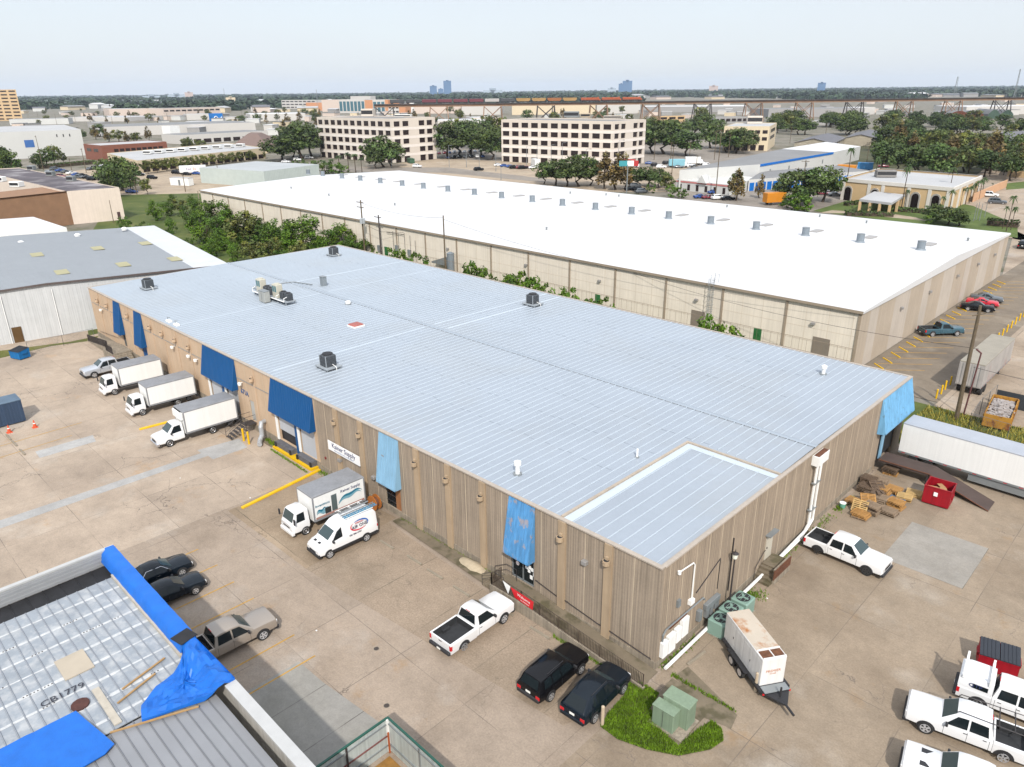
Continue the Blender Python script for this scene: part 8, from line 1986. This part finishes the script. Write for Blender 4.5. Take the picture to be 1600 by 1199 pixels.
# ------------------------------------------------------------------ far buildings from their front bases
def fb(name, label, cat, uL, vL, uR, vR, vt, depth, wallm, roofm, rows=0, cols=0, group=None, wm=None, wz0=.3, wz1=.8, along=False):
    a = Vector(XY(uL,vL)); b_ = Vector(XY(uR,vR)); um, vm = (uL+uR)/2, (vL+vR)/2; h = hgt(um, vm, vt)
    d = (b_-a); n = Vector((-d.y,d.x)).normalized(); m_ = (a+b_)/2
    if (m_-CAM.xy).dot(n) < 0: n = -n
    if along: n = (b_-CAM.xy).normalized()
    P = [a, b_, b_+n*depth, a+n*depth]
    t = thing(name, label, cat, (m_.x,m_.y,0), 0, group)
    MB().prism([(p.x,p.y) for p in P], 0, h, top=False).build('wall', wallm, t, world=True)
    Q = [(p.x,p.y) for p in P]; ar = sum(Q[i][0]*Q[(i+1)%4][1]-Q[(i+1)%4][0]*Q[i][1] for i in range(4)); Q = Q if ar > 0 else Q[::-1]
    MB().poly([(x,y,h-.02) for x,y in Q]).build('roof', roofm, t, world=True)
    for r_ in range(rows):
        for c in range(cols):
            zz = h*(r_+wz0)/rows; z2 = h*(r_+wz1)/rows; panel(t, P, 0, (c+.14)/cols, (c+.86)/cols, zz, z2, wm or m_win, 'window', .3, .3)
    return t, P, h
m_towr = mat('tower_tan', S(222,190,146,.66), .8, var=.04); m_fw = mat('far_white', S(226,222,216,.60), .8, var=.06, scale=.02); m_fo = mat('far_orange', S(224,160,116,.62), .8, var=.05); m_fp = mat('far_pink', S(232,214,200,.62), .8, var=.05)
fb('tan_tower', 'tan office tower with rows of dark window bands at the left edge', 'tower', -30,189,36,189,140.5,30, m_towr, m_fgrey, 9, 5, wz0=.35, wz1=.72, along=True)
fb('long_shed', 'long white shed with a grey roof just right of the tan tower base', 'warehouse', 16,196,108,194,186,40, m_wht, m_mroof); fb('far_store', 'far white store roofs beyond the long shed', 'building', 106,190,200,190,183.5,70, m_fw, m_lroof)
fb('long_warehouse', 'very long pale grey warehouse with flat grey roof left of the centre', 'warehouse', 165,214,400,205,195,70, m_fw, m_mroof); fb('strip_shops', 'grey roofed strip of shops with a dark blue entrance', 'shops', 285,226,420,218,208,30, m_fw, m_mroof, 1, 9, wz0=.1, wz1=.5)
sp = fb('pylon_sign', 'white shop pylon building with red lettering marks', 'building', 269,222,284,221,197,10, m_white, m_lroof)
t, P, h = fb('shop_tower', 'dark blue square shop entrance tower with pale letters', 'building', 324,222,338,221,208.5,8, mat('shop_navy', (.03,.06,.12), .6), m_fgrey); panel(t, P, 0, .15, .85, h*.6, h*.8, m_white, 'lettering', .3, .2)
fb('pink_retail', 'long pink beige retail block in the far left', 'shops', 172,182,256,180,170,60, m_fp, m_lroof); fb('pink_retail', 'second pale retail block right of the pink one', 'shops', 256,181,345,178,168.5,50, m_fp, m_mroof, 1, 10, wz0=.55, wz1=.75); fb('white_store', 'flat white store left of the blue box', 'shops', 292,188,332,187,178.5,30, m_fw, m_lroof)
t, P, h = fb('blue_box', 'bright blue box with a white swoosh among the far shops', 'billboard', 334,190,349,189.5,177.5,14, mat('box_blue', S(0,130,220,.6), .6, var=0), m_blued)
a_ = [facade_pt(P,0,.1+.08*i, h*(.45+.2*math.sin(i*.7)), .4) for i in range(11)]; MB().tube(a_, .5, 4).build('swoosh', m_white, t, world=True)
fb('white_store', 'wide white roofed store right of the blue box', 'shops', 392,190,478,188,178,60, m_fw, m_wroof); fb('green_roof_block', 'white office with green roof in the far centre left', 'building', 441,170,494,170,156.5,40, m_fw, mat('green_roof', S(90,130,104,.5), .8), 3, 8, wz0=.3, wz1=.65)
fb('orange_end', 'small orange and cream block below the green roofed office', 'building', 479,173,504,173,160.5,30, m_fo, m_lroof); fb('cream_block', 'cream block left of the tall window hall', 'building', 504,175,531,175,156,30, m_fp, m_lroof)
fb('window_hall', 'white hall with seven tall blue windows and orange ends', 'hospital', 531,177,571,177,155.5,40, m_fw, m_lroof, 1, 7, wm=m_winb, wz0=.15, wz1=.85); fb('hall_upper', 'white upper storey behind the tall window hall', 'building', 549,170,580,170,150.5,20, m_fw, m_lroof); fb('orange_block', 'orange block between the halls of tall windows', 'building', 571,177,583.5,177,156.5,40, m_fo, m_lroof); fb('window_hall', 'white hall of three tall blue windows right of the orange block', 'hospital', 583.5,178,602.5,178,156,40, m_fw, m_lroof, 1, 3, wm=m_winb, wz0=.15, wz1=.85); fb('orange_block', 'slim orange end wall right of the tall windows', 'building', 602.5,178,607.5,178,156,40, m_fo, m_lroof); fb('white_shop', 'white shop with yellow patch under the train', 'shops', 607.5,180,624,180,164,20, m_fw, m_lroof, 2, 3); fb('orange_block', 'orange block at the right of the white shop under the train', 'building', 624,180,634,180,162.5,20, m_fo, m_lroof); fb('pylon_sign', 'pale tall sign pylon under the train', 'sign', 640,179,646,179,160,4, m_white, m_white)
rn = random.Random(12)
strip = [('pale shopfront wall under the left half of the viaduct',646,720,178,164,m_fp),('white shop wall under the viaduct left of centre',722,782,180,166,m_fw),('cream wall under the viaduct behind the right office',800,862,180,163.5,m_sandw),('cream long wall under the viaduct',864,930,179,163.5,m_sandw),('white long wall under the locomotives',932,1000,178,162.5,m_fw),('grey wall behind the trestle right of the locomotives',1002,1168,176,166.5,mat('far_grey', S(176,174,172,.6), .8, var=.06))]
for lab, a, b_, vb, vt, m in strip: fb('far_warehouse', lab, 'warehouse', a, vb, b_, vb-.5, vt, 80, m, m_wroof)
fb('white_roofs', 'white flat roofs between the cream offices', 'building', 684,199,760,198,188,40, m_fw, m_wroof); fb('white_roofs', 'second line of white flat roofs between the cream offices', 'building', 740,196,784,195,184,40, m_fp, m_wroof)
fb('orange_diner', 'low orange building right of the right cream office', 'building', 1030,192,1070,191,181,20, m_sand2, m_mroof, 1, 3, wz0=.5, wz1=.8); fb('grey_offices', 'grey low office with black windows beside the yellow office', 'building', 1115,194,1168,193,183,20, mat('far_grey'), m_fgrey, 1, 6, wz0=.35, wz1=.75)
fb('far_warehouse', 'grey roofed warehouse behind the trestle towers at right', 'warehouse', 1200,184,1350,182,170,60, mat('far_grey'), m_mroof); fb('white_tents', 'white peaked sheds behind the trestle at right', 'shed', 1335,180,1366,179,168,30, m_fw, m_wroof); fb('petrol_station', 'low white station with flat roof under the trestle', 'building', 1296,196,1338,194,188,20, m_fw, m_wroof, 1, 3, wz0=.1, wz1=.6)
def barrel(lab, uL, uR, vb, vt, m, depth=60):
    a = Vector(XY(uL,vb)); b_ = Vector(XY(uR,vb)); h = hgt((uL+uR)/2, vb, vt); d = b_-a; n = Vector((-d.y,d.x)).normalized(); n = n if (a-CAM.xy).dot(n) > 0 else -n
    t = thing('barrel_shed', lab, 'shed', (a.x,a.y,0)); N_ = 10
    F = [(a.x,a.y,0)]+[(a.x+d.x*k/N_, a.y+d.y*k/N_, h*(.5+.5*math.sin(PI*k/N_))) for k in range(N_+1)]+[(b_.x,b_.y,0)]
    B_ = [(x+n.x*depth,y+n.y*depth,z) for x,y,z in F]; nn = len(F)
    MB().add(F, [tuple(range(nn)), tuple(range(nn))[::-1]]).build('front_wall', m, t, world=True); MB().add(F+B_, [(k,k+1,k+1+nn,k+nn) for k in range(nn-1)]).build('roof', m_mroof, t, world=True)
br = mat('barn_red', S(160,96,72,.6), .8, var=.1); bgn = mat('barn_green', S(112,140,122,.6), .8, var=.1)
barrel('reddish barrel roofed shed beyond the wood, the left one', 1480,1515,187,173.5,br); barrel('reddish barrel roofed shed beyond the wood, the smaller right one', 1515,1536,186,174,br); barrel('green barrel roofed shed beyond the wood, the left one', 1543,1561,186,171.5,bgn); barrel('green barrel roofed shed beyond the wood, the right one', 1563,1582,185,172,bgn)
fb('far_warehouse', 'bright white long warehouse at the far right edge under the viaduct', 'warehouse', 1508,180,1640,178,166,60, m_fw, m_wroof); fb('brown_roof_house', 'low house with a brown roof under the trestle at right', 'house', 1420,192,1448,191,183,20, m_fp, mat('brown_roof', S(150,126,116,.5), .9, var=.1))
t = thing('brown_roof_hall', 'hall with a brown hipped shingle roof left of the oaks', 'building', (*XY(395,236),0))
A_ = [Vector(XY(u,v)) for u, v in ((366,238),(418,240),(436,230),(384,228))]; cz = sum(A_, Vector((0,0)))/4
MB().prism([(p.x,p.y) for p in A_], 0, 4).build('wall', m_sandw, t, world=True); E_ = [p+(p-cz)*.08 for p in A_]; T_ = [p+(cz-p)*.7 for p in A_]
MB().add([(p.x,p.y,3.9) for p in E_]+[(p.x,p.y,10) for p in T_], [(0,1,5,4),(1,2,6,5),(2,3,7,6),(3,0,4,7),(4,5,6,7)]).build('roof', mat('brown_roof'), t, world=True)
# skyline towers on the horizon
def sky(lab, u0, u1, vt, D, m, name='distant_tower'):
    d0, d1 = ray(u0, 150), ray(u1, 150); a = CAM.xy+d0.xy.normalized()*D; b_ = CAM.xy+d1.xy.normalized()*D
    c = (a+b_)/2; q0 = Vector((c.x,c.y,0)); lo, hi = 0, 600
    for _ in range(40):
        m_ = (lo+hi)/2; qq = Vector((c.x,c.y,m_))-CAM
        if 599.5+FOC*qq.dot(DOWN)/qq.dot(FWD) > vt: lo = m_
        else: hi = m_
    h = lo; n = (c-CAM.xy).normalized()*((b_-a).length*.8)
    t = thing(name, lab, 'tower', (c.x,c.y,0)); MB().prism([(a.x,a.y),(b_.x,b_.y),(b_.x+n.x,b_.y+n.y),(a.x+n.x,a.y+n.y)], 0, h).build('shaft', m, t, world=True)
    w_ = (b_-a).length*.12; MB().box(c.x-w_,c.x+w_,c.y-w_,c.y+w_,h,h+w_*.8).build('plant_room', m, t, world=True)
sb = mat('sky_tower_blue', S(110,150,196,.5), .4, var=.1, scale=.02, wave=('Z', .08, .15)); sw = mat('sky_tower_pale', S(190,206,220,.55), .5, var=.05); spk = mat('sky_tower_pink', S(222,200,190,.55), .7, var=.05)
sky('short blue tower at the left of the central skyline group', 672,683,134.5,5200,sb); sky('low blue block between the two central skyline towers', 685,693,139,5200,sb); sky('tall blue glass tower of the central skyline group', 693.5,705.5,126.5,5200,sb); sky('lower blue step of the skyline pair right of centre', 966,974,131,5200,sb); sky('tall pale blue tower right of centre on the skyline', 972,987,126.5,5300,sb); sky('white block left of the right skyline pair', 949,962,138,5600,sw); sky('pale pink blocks on the skyline above the trestle', 1107,1121,134.5,5600,spk); sky('blue glass tower on the skyline at right', 1275.5,1288,129.5,4600,sb)
sky('pale cream block on the horizon at left', 289,302,144.5,5200,spk,'distant_block'); sky('long pale block on the horizon at left', 262,289,148,5200,sw,'distant_block'); sky('yellow cream block over the far trees at left', 352,367,152.5,2700,m_sandw,'distant_block'); sky('pale cluster block on the horizon left of the skyline', 222,250,150,5000,sw,'distant_block'); sky('faint pale blocks on the horizon right of the central towers', 755,785,141,6500,sw,'distant_block')
def mastt(lab, u, vt, D, w_):
    d = ray(u, 150); c = CAM.xy+d.xy.normalized()*D; lo, hi = 0, 600
    for _ in range(40):
        m_ = (lo+hi)/2; qq = Vector((c.x,c.y,m_))-CAM
        if 599.5+FOC*qq.dot(DOWN)/qq.dot(FWD) > vt: lo = m_
        else: hi = m_
    t = thing('radio_mast', lab, 'mast', (c.x,c.y,0)); q = MB()
    for k in range(3): a = k*2.09; q.tube([(c.x+w_*math.cos(a),c.y+w_*math.sin(a),0),(c.x+w_*.3*math.cos(a),c.y+w_*.3*math.sin(a),lo)], .25, 4)
    for k in range(14):
        z = lo*k/14; f = w_*(1-.7*k/14); q.tube([(c.x+f,c.y,z),(c.x-f*.5,c.y+f*.8,z+lo/14)], .14, 4)
    q.build('lattice', m_galv, t, world=True)
mastt('lattice mast above the trestle at far right', 1491, 120, 1500, 3); mastt('thin mast on the left horizon', 351, 138, 2500, 2); mastt('thin mast above the green roofed office', 495, 140, 1600, 1.6); mastt('thin mast at the right edge of the sky', 1585, 108, 1300, 1.6)
# scattered far houses and sheds between the trees
rn = random.Random(21); fm = [m_fw, m_fp, m_sandw, mat('far_grey'), m_wht]
for k in range(150):
    u = rn.uniform(20,1600); v = rn.uniform(154,176) if u < 640 else rn.uniform(148,160)
    if u > 640: v = rn.uniform(146,158)-(u-640)*.006
    d = ray(u, v); p = G(u, v); D = (p-CAM).length
    w_ = rn.uniform(12,40)*(1+D/3500); a = rn.uniform(0,3.1); h = rn.uniform(4,8)*(1+D/6000)
    t = thing('distant_house', 'small pale house or shed far off among the trees', 'house', (p.x,p.y,0), a, 'far houses among the trees')
    MB().box(-w_/2,w_/2,-w_*.3,w_*.3,0,h).build('wall', rn.choice(fm), t)
    r3 = h*.35; MB().add([(-w_/2-1,-w_*.34,h),(w_/2+1,-w_*.34,h),(w_/2+1,0,h+r3),(-w_/2-1,0,h+r3),(-w_/2-1,w_*.34,h),(w_/2+1,w_*.34,h)], [(0,1,2,3),(3,2,5,4),(0,3,4),(1,5,2)]).build('roof', rn.choice([m_lroof, m_mroof, m_wroof, m_shing]), t)
for k in range(150):
    u = rn.uniform(30,640); v = rn.uniform(170,212)
    if k > 80: u = rn.uniform(1000,1640); v = rn.uniform(160,190)-(u-1000)*.008
    elif k > 66: u = rn.uniform(640,1000); v = rn.uniform(182,200)
    p = G(u, v); w_ = rn.uniform(10,24); a = rn.uniform(0,3.1); h = rn.uniform(4,6)
    t = thing('distant_shop', 'small pale building among the roofs at far left' if u < 641 else 'small pale building below the railway viaduct', 'shop', (p.x,p.y,0), a, 'small buildings among the far left roofs' if u < 641 else 'small buildings below the viaduct')
    MB().box(-w_/2,w_/2,-w_*.3,w_*.3,0,h).build('wall', rn.choice(fm), t); MB().box(-w_/2-.3,w_/2+.3,-w_*.3-.3,w_*.3+.3,h,h+.4).build('roof', rn.choice([m_lroof, m_mroof, m_wroof]), t)
# far woodland: one mass to the horizon
vs = []; fs = []; tint = []; rn = random.Random(5)
def clump(x, y, r_, h):
    g = rn.uniform(.65,1.25); wv = rn.uniform(.85,1.2)
    for k in range(9):
        c = Vector((x+rn.gauss(0,.45)*r_, y+rn.gauss(0,.45)*r_, h*rn.uniform(.35,1.0))); n = Vector((rn.gauss(0,.7),rn.gauss(0,.7),1)).normalized(); e1 = n.orthogonal().normalized()*r_*rn.uniform(.35,.6); e2 = n.cross(e1)*rn.uniform(.6,1)
        o = len(vs); vs.extend([tuple(c-e1),tuple(c-e2),tuple(c+e1),tuple(c+e2)]); fs.append((o,o+1,o+2,o+3)); j = g*rn.uniform(.85,1.15); tint.append((j*wv,j,j*.9,1))
    for k in range(5):
        a = rn.uniform(0,6.28); c = Vector((x+math.cos(a)*r_*.4, y+math.sin(a)*r_*.4, h*.42)); t_ = Vector((-math.sin(a),math.cos(a),0))*r_*.55; o = len(vs); up = Vector((0,0,h*.42))
        vs.extend([tuple(c-t_-up),tuple(c+t_-up),tuple(c+t_*.7+up),tuple(c-t_*.7+up)]); fs.append((o,o+1,o+2,o+3)); j = g*.9; tint.append((j*wv,j,j*.9,1))
cnt = 0
while cnt < 17000:
    u = rn.uniform(-60,1660)
    hz_ = 144-(u-800)*.0107
    dv = rn.uniform(2.6,30) if u < 650 else rn.uniform(2.6,17)
    if rn.random() < .55: dv = rn.uniform(2.6,11)
    v = hz_+dv; p = G(u, v); D = (p-CAM).length
    dens = math.sin(p.x*.0021+1.3)+math.sin(p.y*.0017+.4)+math.sin((p.x+p.y)*.005)
    if u < 650 and dv > 14 and dens < .9: continue
    if dv > 7 and dens < -1.6: continue
    clump(p.x, p.y, rn.uniform(5,9)*(1+D/2600), rn.uniform(8,14)*(1+D/9000)); cnt += 1
me = bpy.data.meshes.new('woodland'); me.from_pydata(vs, [], fs); me.materials.append(lf_far); at = me.color_attributes.new('tint','FLOAT_COLOR','CORNER'); at.data.foreach_set('color', [c for t_ in tint for _ in range(4) for c in t_]); me.update()
o = bpy.data.objects.new('far_woodland', me); COL.objects.link(o); tag(o, 'dark green wood stretching to the horizon', 'woodland', None, 'stuff')
# ------------------------------------------------------------------ air
hz_m = bpy.data.materials.new('haze'); hz_m.use_nodes = True; nt = hz_m.node_tree; nt.nodes.remove(nt.nodes['Principled BSDF'])
pv = nt.nodes.new('ShaderNodeVolumePrincipled'); pv.inputs['Color'].default_value = (.74,.85,1.0,1); pv.inputs['Density'].default_value = 4.6e-5; pv.inputs['Anisotropy'].default_value = 0
nt.links.new(pv.outputs[0], nt.nodes['Material Output'].inputs['Volume'])
hb_ = MB().box(-15900,8900,-3900,15900,-1.05,230).build('haze', hz_m); tag(hb_, kind='stuff')
# ------------------------------------------------------------------ light, sky, camera
AZ = math.atan2(.755, -.656); EL = rad(42)
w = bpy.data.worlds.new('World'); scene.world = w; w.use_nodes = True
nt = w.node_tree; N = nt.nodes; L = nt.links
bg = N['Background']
sk = N.new('ShaderNodeTexSky'); sk.sky_type = 'NISHITA'; sk.sun_disc = False
sk.sun_elevation = EL; sk.sun_rotation = AZ; sk.air_density = 1.0; sk.dust_density = 1.6; sk.ozone_density = 1.0; sk.altitude = 0
# thin bright overcast veil in front of the blue
tc = N.new('ShaderNodeTexCoord'); mp = N.new('ShaderNodeMapping'); mp.inputs['Scale'].default_value = (1.0, 1.0, 5.0)
L.new(tc.outputs['Generated'], mp.inputs['Vector'])
nz = N.new('ShaderNodeTexNoise'); nz.inputs['Scale'].default_value = 1.7; nz.inputs['Detail'].default_value = 5; L.new(mp.outputs[0], nz.inputs['Vector'])
mr = N.new('ShaderNodeMapRange'); mr.inputs[1].default_value = .3; mr.inputs[2].default_value = .72; mr.inputs[3].default_value = .70; mr.inputs[4].default_value = .90
L.new(nz.outputs['Fac'], mr.inputs[0])
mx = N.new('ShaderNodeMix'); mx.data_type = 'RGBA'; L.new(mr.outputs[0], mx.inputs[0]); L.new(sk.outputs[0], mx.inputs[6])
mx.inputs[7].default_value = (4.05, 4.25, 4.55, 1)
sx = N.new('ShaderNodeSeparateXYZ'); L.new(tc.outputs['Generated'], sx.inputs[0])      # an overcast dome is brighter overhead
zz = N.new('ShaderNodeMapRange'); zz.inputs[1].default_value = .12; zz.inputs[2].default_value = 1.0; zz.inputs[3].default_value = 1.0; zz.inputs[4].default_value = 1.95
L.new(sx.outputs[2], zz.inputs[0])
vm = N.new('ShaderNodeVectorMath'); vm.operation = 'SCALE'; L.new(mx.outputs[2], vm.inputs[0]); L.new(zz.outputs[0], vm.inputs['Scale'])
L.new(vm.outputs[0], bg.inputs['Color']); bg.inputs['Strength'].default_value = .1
sd = bpy.data.lights.new('sun', 'SUN'); sd.energy = 2.4; sd.angle = rad(1.2); sd.color = (1.0, .95, .88)
so = bpy.data.objects.new('sun', sd); COL.objects.link(so)
dirv = Vector((.755*math.cos(EL), -.656*math.cos(EL), math.sin(EL)))
so.rotation_euler = dirv.to_track_quat('Z', 'Y').to_euler(); so.location = (40, -40, 80)
cd = bpy.data.cameras.new('camera'); co = bpy.data.objects.new('camera', cd); COL.objects.link(co)
cd.sensor_width = 36; cd.sensor_fit = 'HORIZONTAL'; cd.lens = FOC/1600*36; cd.clip_start = .5; cd.clip_end = 40000
co.matrix_world = Matrix.Translation(CAM) @ Matrix((RIGHT, -DOWN, -FWD)).transposed().to_4x4()
scene.camera = co
scene.view_settings.view_transform = 'Standard'; scene.view_settings.look = 'None'
scene.view_settings.exposure = 1.0; scene.view_settings.gamma = 1.0
scene.render.engine = 'CYCLES'
scene.cycles.max_bounces = 5; scene.cycles.diffuse_bounces = 2; scene.cycles.glossy_bounces = 2; scene.cycles.transmission_bounces = 3; scene.cycles.volume_bounces = 0
scene.cycles.use_denoising = True
